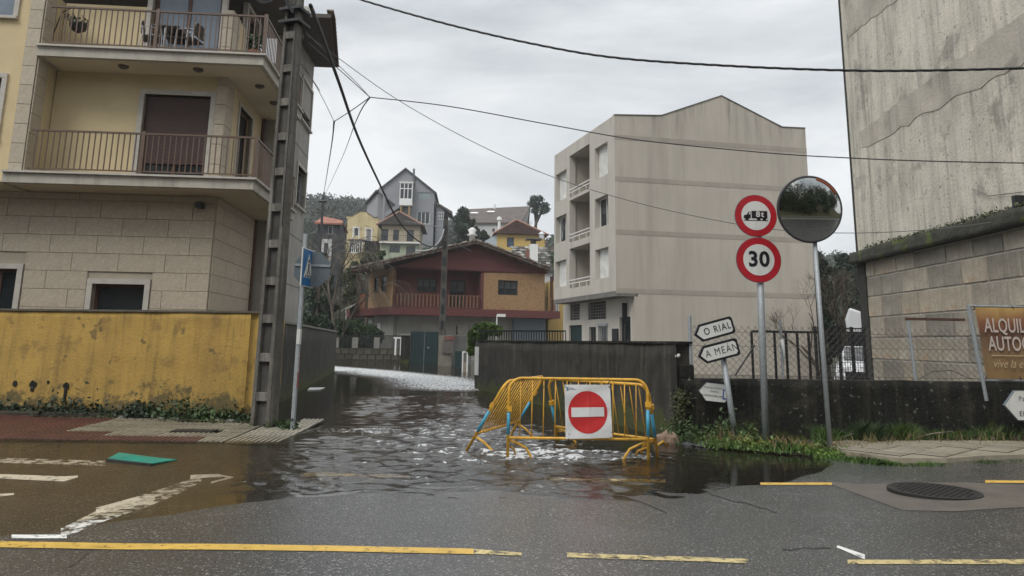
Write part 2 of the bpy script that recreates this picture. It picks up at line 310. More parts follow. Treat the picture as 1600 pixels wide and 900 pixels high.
def water_mat():
    m = bpy.data.materials.new('flood_water'); m.use_nodes = True; t = m.node_tree; t.nodes.clear(); Lk = t.links.new
    def nd(k, **kw):
        n = t.nodes.new(k)
        for a, v in kw.items(): setattr(n, a, v)
        return n
    out = nd('ShaderNodeOutputMaterial'); tcn = nd('ShaderNodeTexCoord'); oc = tcn.outputs['Object']
    wa = nd('ShaderNodeAttribute', attribute_name='wave'); da = nd('ShaderNodeAttribute', attribute_name='turbid')
    hs = []
    for s, dst, det, rotz, stretch in ((3.2, .3, 3, .3, 1.0), (8., .5, 3, -.25, .8), (22., .2, 2, .5, 1.)):
        mpn = nd('ShaderNodeMapping'); mpn.inputs['Rotation'].default_value = (0, 0, rotz); mpn.inputs['Scale'].default_value = (1, 1.35, 1); Lk(oc, mpn.inputs[0])
        n = nd('ShaderNodeTexNoise'); n.inputs['Scale'].default_value = s; n.inputs['Detail'].default_value = det; n.inputs['Distortion'].default_value = dst; n.inputs['Roughness'].default_value = .5; Lk(mpn.outputs[0], n.inputs[0])
        mm = nd('ShaderNodeMath', operation='MULTIPLY'); Lk(n.outputs['Fac'], mm.inputs[0]); mm.inputs[1].default_value = stretch*1.1/s; hs.append(mm.outputs[0])
    a1 = nd('ShaderNodeMath', operation='ADD'); Lk(hs[0], a1.inputs[0]); Lk(hs[1], a1.inputs[1]); a2 = nd('ShaderNodeMath', operation='ADD'); Lk(a1.outputs[0], a2.inputs[0]); Lk(hs[2], a2.inputs[1])
    hm = nd('ShaderNodeMath', operation='MULTIPLY'); Lk(a2.outputs[0], hm.inputs[0]); Lk(wa.outputs['Fac'], hm.inputs[1])
    bp = nd('ShaderNodeBump'); bp.inputs['Strength'].default_value = 1; bp.inputs['Distance'].default_value = .5; Lk(hm.outputs[0], bp.inputs['Height'])
    fr = nd('ShaderNodeFresnel'); fr.inputs[0].default_value = 1.62; Lk(bp.outputs[0], fr.inputs[1])
    gl = nd('ShaderNodeBsdfGlossy'); fa = nd('ShaderNodeAttribute', attribute_name='film'); rgn = nd('ShaderNodeMapRange'); rgn.inputs[1].default_value = 0; rgn.inputs[2].default_value = 1; rgn.inputs[3].default_value = .03; rgn.inputs[4].default_value = .15; Lk(fa.outputs['Fac'], rgn.inputs[0]); Lk(rgn.outputs[0], gl.inputs['Roughness']); Lk(bp.outputs[0], gl.inputs['Normal'])
    tr = nd('ShaderNodeBsdfTransparent'); tr.inputs[0].default_value = (.93, .88, .79, 1)
    df = nd('ShaderNodeBsdfDiffuse'); df.inputs[0].default_value = (.045, .036, .024, 1)
    m1 = nd('ShaderNodeMixShader'); Lk(da.outputs['Fac'], m1.inputs[0]); Lk(tr.outputs[0], m1.inputs[1]); Lk(df.outputs[0], m1.inputs[2])
    m2 = nd('ShaderNodeMixShader'); fm1 = nd('ShaderNodeMath', operation='MULTIPLY_ADD'); Lk(fa.outputs['Fac'], fm1.inputs[0]); fm1.inputs[1].default_value = -.66; fm1.inputs[2].default_value = 1; fm2 = nd('ShaderNodeMath', operation='MULTIPLY'); Lk(fr.outputs[0], fm2.inputs[0]); Lk(fm1.outputs[0], fm2.inputs[1]); Lk(fm2.outputs[0], m2.inputs[0]); Lk(m1.outputs[0], m2.inputs[1]); Lk(gl.outputs[0], m2.inputs[2]); foa = nd('ShaderNodeAttribute', attribute_name='glint_froth'); fmp = nd('ShaderNodeMapping'); fmp.inputs['Scale'].default_value = (1, 1.1, 1); Lk(oc, fmp.inputs[0])
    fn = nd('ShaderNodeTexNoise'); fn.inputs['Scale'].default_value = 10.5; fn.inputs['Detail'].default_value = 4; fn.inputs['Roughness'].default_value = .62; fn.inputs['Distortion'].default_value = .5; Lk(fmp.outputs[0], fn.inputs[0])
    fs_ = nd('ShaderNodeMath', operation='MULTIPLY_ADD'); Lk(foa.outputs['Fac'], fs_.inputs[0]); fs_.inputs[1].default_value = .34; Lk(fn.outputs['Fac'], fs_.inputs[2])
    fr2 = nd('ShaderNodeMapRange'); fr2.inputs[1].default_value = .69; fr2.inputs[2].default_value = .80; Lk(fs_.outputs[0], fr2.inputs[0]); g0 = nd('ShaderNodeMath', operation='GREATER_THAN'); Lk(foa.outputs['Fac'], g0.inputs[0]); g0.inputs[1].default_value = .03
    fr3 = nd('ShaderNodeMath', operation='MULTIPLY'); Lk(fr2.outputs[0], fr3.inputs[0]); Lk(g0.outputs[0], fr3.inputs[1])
    fd = nd('ShaderNodeBsdfDiffuse'); fd.inputs[0].default_value = (.55, .56, .56, 1); m3 = nd('ShaderNodeMixShader'); Lk(fr3.outputs[0], m3.inputs[0]); Lk(m2.outputs[0], m3.inputs[1]); Lk(fd.outputs[0], m3.inputs[2]); Lk(m3.outputs[0], out.inputs[0])  # diffuse white paints sky glints into the water colour, besides the eddy's froth
    return m
# ------------------------------------------------------------------ ground, road, water
def sst(a, b, x): t = np.clip((x-a)/(b-a), 0, 1); return t*t*(3-2*t)
def lumps(X, Y, seed=0):
    r = np.random.default_rng(seed); z = 0
    for k in range(9):
        a = r.uniform(0, 6.28); f = r.uniform(.25, 1.6); z = z + np.sin((X*np.cos(a)+Y*np.sin(a))*f + r.uniform(0, 6.28))/(1+f)
    return z/3
EX = [-40, -8, -5.5, -3.6, -2.6, -1.9, 1.0, 2.0, 3.0, 3.9, 4.6, 6, 40]; EY = [5.4, 5.6, 5.9, 6.1, 6.9, 7.35, 7.5, 8.2, 9.2, 10.2, 11.5, 14, 14]
def road_z(X, Y):
    d = np.interp(X, EX, EY) - Y
    z = np.where(d > 0, .012*d, .016*d*np.maximum(np.interp(X, [-4.2, -3.2], [.33, 1]), np.interp(Y, [12.5, 15], [0, 1]))) + .006*lumps(X*1.3, Y*1.3, 3) + .004*lumps(X*5, Y*5, 5)
    return np.clip(z, -.5, .05)
def ridge(x): return np.interp(x, [-300, -110, -80, -30, 0, 25, 60, 150, 300], [45, 55, 59, 49, 41, 34, 31, 38, 47])
def terr_z(X, Y):
    a = 17*sst(68, 140, Y)*sst(60, 10, X) + 3*sst(40, 90, Y)*sst(10, 60, X); b = (ridge(X)-a)*sst(135, 350, Y)
    z = a + b + 1.2*lumps(X*.15, Y*.15, 9)*sst(70, 130, Y) - .6
    return z
v, f = grid(np.unique(np.concatenate([np.linspace(-400, -60, 40), np.linspace(-60, 60, 80), np.linspace(60, 400, 40)])), np.unique(np.concatenate([np.linspace(-80, 60, 30), np.linspace(60, 200, 70), np.linspace(200, 520, 40)])), terr_z)
tag(npmesh('ground', v, f, soil, smooth=True), 'soil and grass ground rising to a wooded hill behind the village', 'ground', kind='structure')
v, f = grid(np.concatenate([np.linspace(-40, -12, 30), np.linspace(-11.9, 10, 200), np.linspace(10.4, 40, 40)]), np.concatenate([np.linspace(-7, 3, 20), np.linspace(3.1, 14, 110), np.linspace(14.4, 66, 70)]), road_z)
tag(npmesh('road', v, f, asph, smooth=True), 'wet dark asphalt road running across the front and into the flooded street', 'road', kind='structure')
ys_ = [4.2, 5.2, 6.0]
while ys_[-1] < 49: ys_.append(ys_[-1]+max(.034, .0046*ys_[-1]))
wy = np.concatenate([ys_, np.linspace(50, 66, 20)])
wx = np.concatenate([np.linspace(-45, -15, 16), np.arange(-14.5, -5, .09), np.arange(-5, 3.2, .034), np.linspace(3.3, 8, 24), np.linspace(9, 45, 16)])
v, f = grid(wx, wy, lambda X, Y: X*0)
X, Y = v[:, 0], v[:, 1]
def bandmask(pts, wid, soft):
    d = np.full(len(X), 1e9)
    for (x0, y0), (x1, y1) in zip(pts[:-1], pts[1:]):
        t = np.clip(((X-x0)*(x1-x0)+(Y-y0)*(y1-y0))/((x1-x0)**2+(y1-y0)**2), 0, 1); d = np.minimum(d, np.hypot(X-(x0+t*(x1-x0)), Y-(y0+t*(y1-y0))))
    return 1-sst(wid, wid+soft, d)
wob = .6*lumps(X*1.1, Y*.8, 12)
mid = sst(-3.6, -2.7, X+wob*.4)*sst(2.2, 1.0, X+wob*.5)*sst(7.2, 8.2, Y+wob*.4)*sst(14.8, 12.6, Y-.9*(X+1)+wob)
mid2 = bandmask([(-.3, 11), (-1.3, 15), (-2.2, 20)], .8, 1.5)
far = bandmask([(-11.5, 43), (-7.5, 38), (-3.4, 31.5), (-1.8, 25.5)], .7, 2.2)
far2 = 0
wv_ = np.clip(np.maximum(np.maximum(mid, mid2), np.maximum(far, far2)), 0, 1)*np.clip(.62+.9*lumps(X*1.9, Y*1.5, 31), .15, 1.25)
H_w = np.zeros(len(X)); rw_ = np.random.default_rng(21)
for k in range(70):
    lam = rw_.uniform(.12, .42) if k < 58 else rw_.uniform(.5, .9); a0 = rw_.normal(1.45, .55); kx, ky = math.cos(a0)*2*math.pi/lam, math.sin(a0)*2*math.pi/lam
    fade = np.clip(lam/(.012*Y+.06)-.7, 0, 1)      # waves finer than the grid are left to the bump
    H_w += fade*np.sin(kx*X+ky*Y+rw_.uniform(0, 6.28)+.9*np.sin(X*1.6+k)+.9*np.sin(Y*1.3+k*2))*lam*(1 if k < 58 else .35)
H_w *= .0082
v[:, 2] = H_w*wv_*np.clip(Y/12, .7, 2.6)
# eddy where the current runs under the front barrier
r_e = np.hypot((X-.95)/1.15, (Y-10.55)/.42); v[:, 2] += .028*np.exp(-r_e**2)*np.sin((X*1.2+Y*2.6)*7+3*r_e)*(Y > 9)
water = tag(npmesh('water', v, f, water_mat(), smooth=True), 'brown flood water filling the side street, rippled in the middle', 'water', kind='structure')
wave = .018 + .13*wv_ + .5*far + .1*np.exp(-r_e**2)
me = water.data; a = me.attributes.new('wave', 'FLOAT', 'POINT'); a.data.foreach_set('value', wave.astype(np.float32))
dep = np.clip(-road_z(X, Y), 0, 1); a = me.attributes.new('turbid', 'FLOAT', 'POINT'); a.data.foreach_set('value', (1-np.exp(-dep*np.interp(X, [-4, -3], [3.5, 9]))).astype(np.float32))
left = sst(-2.4, -3.6, X)*sst(.10, .04, dep)*(Y < 13); a = me.attributes.new('film', 'FLOAT', 'POINT'); a.data.foreach_set('value', left.astype(np.float32))
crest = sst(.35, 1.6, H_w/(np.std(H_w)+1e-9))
glint_froth = np.clip(far*.9 + .22*mid*(.4+.8*crest) + .30*mid2*(.4+.8*crest) + .45*np.exp(-(np.hypot((X+2.75)/1.0, (Y-12.9)/.45))**2) + .5*np.exp(-(r_e-.7)**2*5)*(Y > 9.8), 0, 1)  # mask for sky glints painted white on the ripples, plus froth round the eddy
a = me.attributes.new('glint_froth', 'FLOAT', 'POINT'); a.data.foreach_set('value', glint_froth.astype(np.float32))
def on_road(poly, name, mat, lift=.004, sub=.12):
    """thin marking draped on the road; poly: quad strip as list of (left,right) world XY pairs"""
    mb = MB()
    for (a0, b0), (a1, b1) in zip(poly[:-1], poly[1:]):
        n = max(1, int(max((Vector(a1)-Vector(a0)).length, (Vector(b1)-Vector(b0)).length)/sub)); m_ = max(1, int((Vector(b0)-Vector(a0)).length/sub))
        P = lambda i, j: (lambda q: (q.x, q.y, float(road_z(np.array(q.x), np.array(q.y)))+lift))((Vector(a0).lerp(Vector(a1), i/n)).lerp(Vector(b0).lerp(Vector(b1), i/n), j/m_))
        for i in range(n):
            for j in range(m_): mb.quad(P(i, j), P(i+1, j), P(i+1, j+1), P(i, j+1))
    return tag(mb.build(name, mat), kind='structure')
def g2(px, py): p = gp(px, py); return (p.x, p.y)
def line_px(pts, wpx): return [(g2(x, y-w_/2), g2(x, y+w_/2)) for (x, y), w_ in zip(pts, wpx)]
def mark(name, lab, mat, pts, wpx, lift=.004): return tag(on_road(line_px(pts, wpx), name, mat, lift), lab, 'road marking')
mark('road_marking', 'long unbroken yellow line on the near road, from left edge to middle', paint_y, [(-60, 850), (150, 856), (740, 868)], [10, 10, 9])
mark('road_marking', 'worn pale end of the long yellow line', paint_yw, [(741, 868), (815, 873)], [8, 5])
mark('road_marking', 'short worn yellow dash in the middle of the near road', paint_yw, [(886, 874), (1170, 885)], [8, 7])
mark('road_marking', 'worn yellow line at the bottom right of the near road', paint_yw, [(1325, 888), (1640, 891)], [7, 8])
mark('road_marking', 'short yellow edge dash left of the manhole cover', paint_y, [(1188, 756), (1300, 758)], [4.2, 4])
mark('road_marking', 'yellow edge dash beyond the manhole cover at the right', paint_y, [(1540, 760), (1640, 761)], [4, 4])
mark('road_marking', 'yellow edge line half under water in front of the barriers', paint_yw, [(850, 746), (1040, 750)], [5, 5])
mark('road_marking', 'submerged pale yellow line in the rippled water', paint_yw, [(470, 738), (640, 741)], [5, 4])
mark('road_marking', 'wide worn white diagonal bar of the crossing under thin water', paint_ww, [(95, 835), (170, 800), (235, 778), (275, 762), (315, 743)], [18, 24, 22, 18, 12])
mark('road_marking', 'bright worn patch in the middle of the white diagonal bar', paint_w, [(150, 797), (215, 782), (242, 776)], [10, 17, 6])
mark('road_marking', 'white hooked end of the diagonal bar near the pole', paint_w, [(298, 741), (340, 738), (365, 741)], [6, 5, 2])
mark('road_marking', 'white hooked stroke below the bar end', paint_w, [(330, 750), (362, 741)], [3, 3])
mark('road_marking', 'white dash at the lower left next to the long yellow line', paint_w, [(18, 839), (104, 840)], [6, 6])
mark('road_marking', 'white line under the brown water at the far left', paint_w, [(-30, 742), (100, 747), (122, 743)], [7, 8, 3])
mark('road_marking', 'faint parallel white line nearest the left pavement', paint_ww, [(-30, 716), (165, 722)], [8, 8])
mark('road_marking', 'small white fragment at the left edge', paint_w, [(-20, 775), (22, 771)], [5, 3])
mark('road_marking', 'grey white patch of old marking near the bottom right', paint_w, [(1308, 862), (1352, 880)], [4, 8])
mark('road_patch', 'lighter concrete patch round the manhole cover', asph_patch, [(1300, 757), (1345, 768), (1410, 781), (1500, 783), (1600, 784), (1660, 782)], [4, 18, 44, 46, 36, 20], .003)
for k, pts in enumerate(([(1070, 752), (1098, 765), (1120, 777), (1170, 790), (1225, 806)], [(150, 858), (128, 876), (98, 899)], [(1220, 868), (1262, 864), (1306, 866)], [(935, 772), (975, 775), (1010, 790), (1050, 805)])):
    R7 = random.Random(k); q_ = []
    for (a0, b0), (a1, b1) in zip(pts[:-1], pts[1:]):
        for j in range(6): q_.append((a0+(a1-a0)*j/6+R7.uniform(-3, 3), b0+(b1-b0)*j/6+R7.uniform(-1.5, 1.5)))
    mark('road_crack', ['jagged crack running right from the dark puddle tongue', 'crack under the long yellow line at the lower left', 'short crack beside the grey white patch', 'crack across the road right of the barriers', 'long faint crack along the edge of the flood', 'faint wandering crack in the middle of the near road'][k], M('crack_dark', (.008, .008, .008), .6), q_, [1.3+R7.uniform(-.5, .8) for _ in q_], .002)
# manhole cover
c = gp(1460, 775); mc = empty('manhole_cover', (c.x, c.y, float(road_z(np.array(c.x), np.array(c.y)))), 'round cast iron manhole cover in the pale road patch', 'manhole cover'); mc.location.z += .016
iron = M('cast_iron', (.014, .012, .011), .55, .3, 20, .1, 60)
mb = MB(); mb.lathe((0, 0, -.03), [(.44, 0), (.44, .040), (.40, .040), (.40, .034)], 40); mb.build('cover_rim', iron, mc)
mb = MB(); mb.lathe((0, 0, -.03), [(.385, 0), (.385, .038)], 40)
for i in range(-9, 10):
    for j in range(-9, 10):
        if math.hypot(i, j) < 9.2 and (i+j) % 2 == 0: x, y = i*.039, j*.039; mb.box(x-.014, x+.014, y-.014, y+.014, .008, .014)
mb.build('cover_plate', iron, mc)
# ------------------------------------------------------------------ building helpers
_share = {}
def piece(name, key, size, mat, parent, loc, rot=None, gap=0):
    """one box-shaped piece (size x,y,z) centred on its location; alike pieces share their mesh"""
    k = (key, mat.name, tuple(round(q, 3) for q in size))
    if k not in _share:
        sx_, sy_, sz_ = [q/2 for q in size]; b = min(.008, min(size)/5)
        me = bpy.data.meshes.new(name); bm = bmesh.new(); bmesh.ops.create_cube(bm, size=1, matrix=Matrix.Diagonal((size[0], size[1], size[2], 1)))
        if key.endswith('_b'): bmesh.ops.bevel(bm, geom=bm.edges[:], offset=b, segments=1, affect='EDGES')
        bm.to_mesh(me); bm.free(); me.materials.append(mat); _share[k] = me
    o = bpy.data.objects.new(name, _share[k]); o.location = loc
    if rot is not None: o.rotation_euler = rot
    return link(o, parent)
def glass_clear_():
    m = M('glass_over_curtain', (.02, .025, .03), .05, .1, 1, 0, spec=.8); m.node_tree.nodes['Principled BSDF'].inputs['Alpha'].default_value = .45; return m
glass_clear = glass_clear_()
def window(F, s0, s1, z0, z1, t, parent, fm, gm, n=2, fw=.06, name='window', shutter=0, sm=None, curt=0, mid=None):
    """frame with panes behind it; optional roller shutter drawn down by a fraction"""
    if curt: gm = glass_clear
    mb = MB(F); mb.box(s0, s1, t, t+.07, z0, z0+fw); mb.box(s0, s1, t, t+.07, z1-fw, z1); mb.box(s0, s0+fw, t+.001, t+.071, z0+fw, z1-fw); mb.box(s1-fw, s1, t+.001, t+.071, z0+fw, z1-fw)
    xs = [s0+fw+(s1-s0-2*fw)*k/n for k in range(n+1)]
    for x in xs[1:-1]: mb.box(x-fw/2, x+fw/2, t+.002, t+.068, z0+fw, z1-fw)
    if mid: mb.box(s0+fw, s1-fw, t+.004, t+.066, z0+(z1-z0)*mid-fw/2, z0+(z1-z0)*mid+fw/2)
    wo_ = mb.build(name, fm, parent)
    for k in range(n): MB(F).box(xs[k], xs[k+1], t+.03, t+.045, z0+fw, z1-fw).build('pane', gm, wo_)
    if curt: MB(F).box(s0+fw, s1-fw, t+.10, t+.12, z1-(z1-z0)*curt, z1-fw).build('curtain', curtain, wo_); MB(F).box(s0+fw, s1-fw, t+.14, t+.16, z0+fw, z1-fw).build('dark_interior', black_metal, wo_)
    if shutter:
        zb = z1-(z1-z0)*shutter; mb = MB(F); k = 0; z = z1
        while z > zb: mb.box(s0+.02, s1-.02, t-.05, t-.02+.008*(k % 2), max(z-.048, zb), z-.004); z -= .05; k += 1
        tag(mb.build('shutter', sm, wo_), kind='stuff' if k > 60 else None)
    return wo_
def surround(F, s0, s1, z0, z1, t, parent, mat, wd=.13, th=.05, sill=True, name='window_surround'):
    mb = MB(F); mb.box(s0-wd, s0, t-th, t+.1, z0, z1); mb.box(s1, s1+wd, t-th, t+.1, z0, z1); mb.box(s0-wd, s1+wd, t-th-.003, t+.1, z1, z1+wd)
    if sill: mb.box(s0-wd, s1+wd, t-th-.05, t+.1, z0-wd*.6, z0)
    return mb.build(name, mat, parent)
def clad(F, s0, s1, z0, z1, t, parent, mat, h=.42, wl=1.05, skip=(), th=.03, g=.007, name='stone_slab', rng_=None, out=-1, jit=0):
    """running-bond slabs, each its own object; skip = rectangles left free"""
    R_ = rng_ or random.Random(3); z = z0; row = 0; ang = math.atan2(F.dx.y, F.dx.x)
    while z < z1-.04:
        zt = min(z+h*(1+(R_.uniform(-jit, jit))), z1); x = s0 - (wl*.5 if row % 2 else 0) - (R_.uniform(0, wl) if jit else 0)
        while x < s1:
            L_ = wl*(1+R_.uniform(-jit*2.5, jit*2.5)); a, b = max(x, s0), min(x+L_, s1); x += L_
            if b-a < .05: continue
            segs = [(a, b)]
            for (c0, c1, d0, d1) in skip:
                if d1 <= z+.02 or d0 >= zt-.02: continue
                ns = []
                for (p, q) in segs:
                    if c1 <= p or c0 >= q: ns.append((p, q)); continue
                    if c0 > p+.04: ns.append((p, c0))
                    if c1 < q-.04: ns.append((c1, q))
                segs = ns
            for (p, q) in segs:
                size = (round(q-p-g, 3), th, round(zt-z-g, 3))
                if size[0] > .03 and size[2] > .03: piece(name, name+'_b', size, R_.choice(mat) if isinstance(mat, list) else mat, parent, F((p+q)/2, t-th/2-R_.uniform(0, .5)*.01*(1+jit*6), (z+zt)/2), (0, 0, ang))
        z = zt; row += 1
def railing(F, s0, s1, t, z0, h, parent, mat, posts=(), pitch=.125, r=.011, along='s', name='railing'):
    mb = MB(F)
    B = (lambda a0, a1, zz0, zz1, w_=.02: mb.box(a0, a1, t-w_, t+w_, zz0, zz1)) if along == 's' else (lambda a0, a1, zz0, zz1, w_=.02: mb.box(t-w_, t+w_, a0, a1, zz0, zz1))
    B(s0, s1, z0+h-.04, z0+h, .025); B(s0, s1, z0+.06, z0+.09, .015)
    ro = mb.build(name, mat, parent); n = max(1, int((s1-s0)/pitch)); ang = math.atan2(F.dx.y, F.dx.x)
    for k in range(1, n):
        a_ = s0+(s1-s0)*k/n; p = F(a_, t, z0+h/2+.025) if along == 's' else F(t, a_, z0+h/2+.025)
        piece('baluster', 'baluster', (2*r, 2*r, h-.13), mat, ro, p, (0, 0, ang))
    for a_ in posts:
        p = F(a_, t, z0+h/2+.02) if along == 's' else F(t, a_, z0+h/2+.02)
        piece('post', 'post', (.075, .06, h+.04), mat, ro, p, (0, 0, ang))
    return ro
joint_m = M('stone_joint', (.37, .32, .25), .85, .1)
# ------------------------------------------------------------------ left apartment building (balconies)
A = Fr((-5.9, 16.45), (1, .08)); bA = empty('apartment_building', A.O, 'cream and stone apartment building with two brown-railed balconies, behind the yellow wall', 'building')
zL, zU = A.z(215, 272), A.z(240, 76.5)           # balcony slab tops
GW = 1.0                                          # ground floor wall plane
uc = A.u(340, 300, GW); uL = -9.5; vS = 4.5; us = uc+.45; vE = 9.1; ZT = 9.6
SA = Fr(A.w(uc, 0, 0), A.dy, -A.dx, A.O); SB = Fr(A.w(us, 0, 0), A.dy, -A.dx, A.O)
w2 = (A.u(144, 460, GW), A.u(226, 460, GW), A.z(185, 500, GW), A.z(185, 444, GW)); w1 = (A.u(-40, 450, GW), A.u(25, 450, GW), w2[2], A.z(12, 420, GW))
zLb, zUb = zL-.27, zU-.27
MB(A).wall(uL, uc, 0, zLb+.24, GW, .25, [w1, w2]).build('ground_floor_wall', joint_m, bA)
sk = [(w1[0]-.14, w1[1]+.14, w1[2]-.2, w1[3]+.14), (w2[0]-.14, w2[1]+.14, w2[2]-.2, w2[3]+.14)]
clad(A, uL, uc-.003, 1.3, zLb-.03, GW, bA, stone_clad, skip=sk, jit=0)
for q in (w1, w2):
    surround(A, *q, GW-.03, bA, stone_trim, .12, .03)
    window(A, *q, GW+.14, bA, wood_brown, glass_dark, 1 if q is w2 else 2, .07)
# side wall of the recess, then the projecting rear part
dS = (SA.u(372, 200, 0), SA.u(391, 220, 0), zL+.02, SA.z(372, 162)); 
dS = (dS[0], min(dS[1], 4.2), dS[2], dS[3]); dU = (dS[0], dS[1], zU+.02, zU+2.15)
MB(SA).wall(GW+.253, vS, 0, zLb-.02, 0, .25).build('side_wall', stone_trim, bA); clad(SA, GW, vS, 1.3, zLb-.03, 0, bA, stone_clad)
MB(SA).wall(GW+.253, vS, zL, ZT, 0, .25, [dS, dU]).build('side_wall', plaster_yellow, bA)
for q in (dS, dU): surround(SA, *q, 0, bA, stone_trim, .1, .03, False, 'door_surround'); window(SA, *q, .12, bA, wood_brown, glass_dark, 1, .09, 'balcony_door')
MB(A).wall(uc-.25, us, 0, ZT, vS, .2).build('rear_wing_wall', wall_side, bA)
wins = []
for (x0, x1, y0, y1) in ((470, 486, 130, 198), (462, 476, 262, 326), (478, 486, 22, 50)):
    s0, s1 = SB.u(x0, (y0+y1)/2), SB.u(x1, (y0+y1)/2); zz = (SB.z((x0+x1)/2, y1), SB.z((x0+x1)/2, y0)); wins.append((s0, s1, zz[0], zz[1]))
MB(SB).wall(vS+.203, vE, 0, ZT, 0, .25, wins).build('side_wall', wall_side, bA)
MB(SB).box(vE-.25, vE, .25, 6, 0, ZT).build('rear_wall', wall_side, bA)
for q in wins: surround(SB, *q, 0, bA, stone_trim, .1, .05); window(SB, *q, .12, bA, alu, glass_dark, 2, .05)
for z in (zL-.3, zU-.3, zL+1.25, zL-1.9): MB(SB).box(vS, vE, -.006, .0, z, z+.025).build('panel_joint', M('joint_dark', (.08, .075, .07)), bA)
# upper walls
dL = (A.u(220, 210, GW), A.u(325, 210, GW), zL+.02, A.z(275, 149, GW)); dUp = (A.u(236, 40, GW), A.u(345, 40, GW), zU+.02, zU+2.3)
pz = (A.u(20, 200, .1), A.u(57, 100, .1))       # big pilaster
MB(A).wall(pz[1]-.01, uc, zL, ZT, GW, .25, [dL, dUp]).build('loggia_wall', plaster_yellow, bA)
for q, sh in ((dL, .78), (dUp, 0)):
    surround(A, *q, GW, bA, stone_trim, .12, .04, False, 'door_surround')
    window(A, *q, GW+.13, bA, wood_brown, glass_dark if sh else glass_sky, 2, .09, 'balcony_door', shutter=sh, sm=shutter_br, curt=0)
sp0 = A.u(333, 200, GW-.06)
for (z0, z1) in ((zL, zUb), (zU, ZT)): clad(A, sp0, uc+.02, z0, z1, GW, bA, stone_clad, h=.5, wl=2, th=.07, name='corner_stone'); clad(SA, GW-.068, GW+.55, z0, z1, 0, bA, stone_clad, h=.5, wl=2, th=.03, name='corner_stone')
# pilaster between balcony and left wall
MB(A).box(pz[0], pz[1]-.031, .13, GW+.24, zL-.25, ZT).build('pilaster_core', plaster_yellow, bA)
clad(A, pz[0], pz[1], zL-.27, ZT, .13, bA, stone_clad, h=.46, wl=3, name='pilaster_slab')
SP = Fr(A.w(pz[1], 0, 0), A.dy, -A.dx, A.O); clad(SP, .12, .55, zL, ZT, .0, bA, stone_clad, h=.46, wl=3, name='pilaster_slab')
# wall left of the pilaster
q1 = (A.u(-80, 150, .4), A.u(1, 150, .4), A.z(0, 215, .4), A.z(0, 122, .4)); q0 = (A.u(-80, 0, .4), A.u(24, 10, .4), A.z(10, 26, .4), A.z(10, 26, .4)+1.4)
MB(A).wall(uL, pz[0], zL-.25, ZT, .4, .25, [q0, q1]).build('front_wall', plaster_yellow, bA)
for q in (q0, q1): surround(A, *q, .4, bA, stone_trim, .11, .05); window(A, *q, .52, bA, alu if q is q0 else wood_brown, glass_sky if q is q0 else glass_dark, 2, .06)
MB(A).box(pz[1], uc-.25, 2.2+GW, 2.4+GW, 0, ZT).build('inner_wall', plaster_yellow, bA)
# slabs: front strip and side return
def balcony(z, s_left, label):
    MB(A).slab([(s_left, .02), (-.02, .02), (-.02, vS-.004), (uc-.0, vS-.004), (uc, GW-.004), (s_left, GW-.004)], z-.27, z-.045).build('balcony_slab', slab_conc, bA)
    MB(A).slab([(s_left, -.05), (.05, -.05), (.05, vS-.006), (uc+.002, vS-.006), (uc+.002, GW-.006), (s_left, GW-.006)], z-.045, z).build('slab_edge_coping', stone_trim, bA)
    MB(A).slab([(s_left+.15, .12), (-.12, .12), (-.12, vS-.01), (uc+.004, vS-.01), (uc+.004, GW-.01), (s_left+.15, GW-.01)], z-.285, z-.27).build('soffit', soffit, bA)
balcony(zL, pz[1]-.35, ''); balcony(zU, pz[1], '')
MB(A).box(uL, pz[1]-.352, .05, GW+.3, zLb-.03, zL-.255).build('balcony_slab', soffit, bA)
MB(A).box(uL, pz[1]-.354, .0, .045, zLb-.0, zL-.26).build('slab_band', slab_conc, bA)
for z in (zL, zU):
    sl = A.u(48, 210, .06) if z == zL else A.u(77, 30, .06)
    pm = A.u(222, 240, .06) if z == zL else A.u(244.5, 50, .06)
    railing(A, sl, -.04, .06, z, .98, bA, rail_brown, posts=(pm, -.04)); railing(A, .10, vS-.1, -.04, z, .98, bA, rail_brown, along='t', pitch=.14)
lampm = M('lamp_bronze', (.08, .065, .05), .5)
for (x, y) in ((193, 103), (310, 108), (406, 134), (428, 160)):
    d = ray(x, y); k = (zU-.285-CAMH)/d.z; p = Vector((0, 0, CAMH))+d*k - A.O; l = MB(); l.lathe(p+Vector((0, 0, -.075)), [(.05, 0), (.09, .02), (.12, .05), (.12, .075)], 14); l.build('ceiling_lamp', lampm, bA, True)
p = A(A.u(312, 320, .8), .8, A.z(312, 320, .8)); MB(lambda a, t, z: p+Vector((a, t, z))).box(-.06, .07, -.1, .12, -.08, .06).build('floodlight', black_metal, bA)
MB(A).tube([A(uc+.05, vS-.08, 0), A(uc+.05, vS-.08, ZT)], .055, 8).build('downpipe', wood_brown, bA)
# roof: eaves slabs and tiles at the top right
ev = M('eaves_dark', (.10, .085, .075), .8, .25, 4)
p1, p2, p3 = at(527, 22, 19.5), at(524, 106, 25.8), at(497, -40, 17.2)
RZ = ZT
MB(A).slab([(uL, .2), (uc+.9, .2), (uc+.9, 5), (uL, 5)], p1.z+.02, p1.z+.14).build('roof_slab', ev, bA)
def rl(P): q = P-A.O; return Vector((q.x, q.y, P.z))
e0 = rl(at(517, 28, 20.6)); e1 = rl(p2); i0 = e0-A.dx*(e0.dot(A.dx)-us+.12); i1 = e1-A.dx*(e1.dot(A.dx)-us+.12); U = Vector((0, 0, .12))
MB().hexa([i0, e0, e1, i1, i0+U, e0+U, e1+U, i1+U]).build('verge_slab', ev, bA)
for k in range(14):
    c_ = e0.lerp(e1, (k+.5)/14)+Vector((0, 0, .15)); piece('roof_tile', 'roof_tile', (.2, .4, .06), tile_old, bA, c_, (-.45, 0, 0))
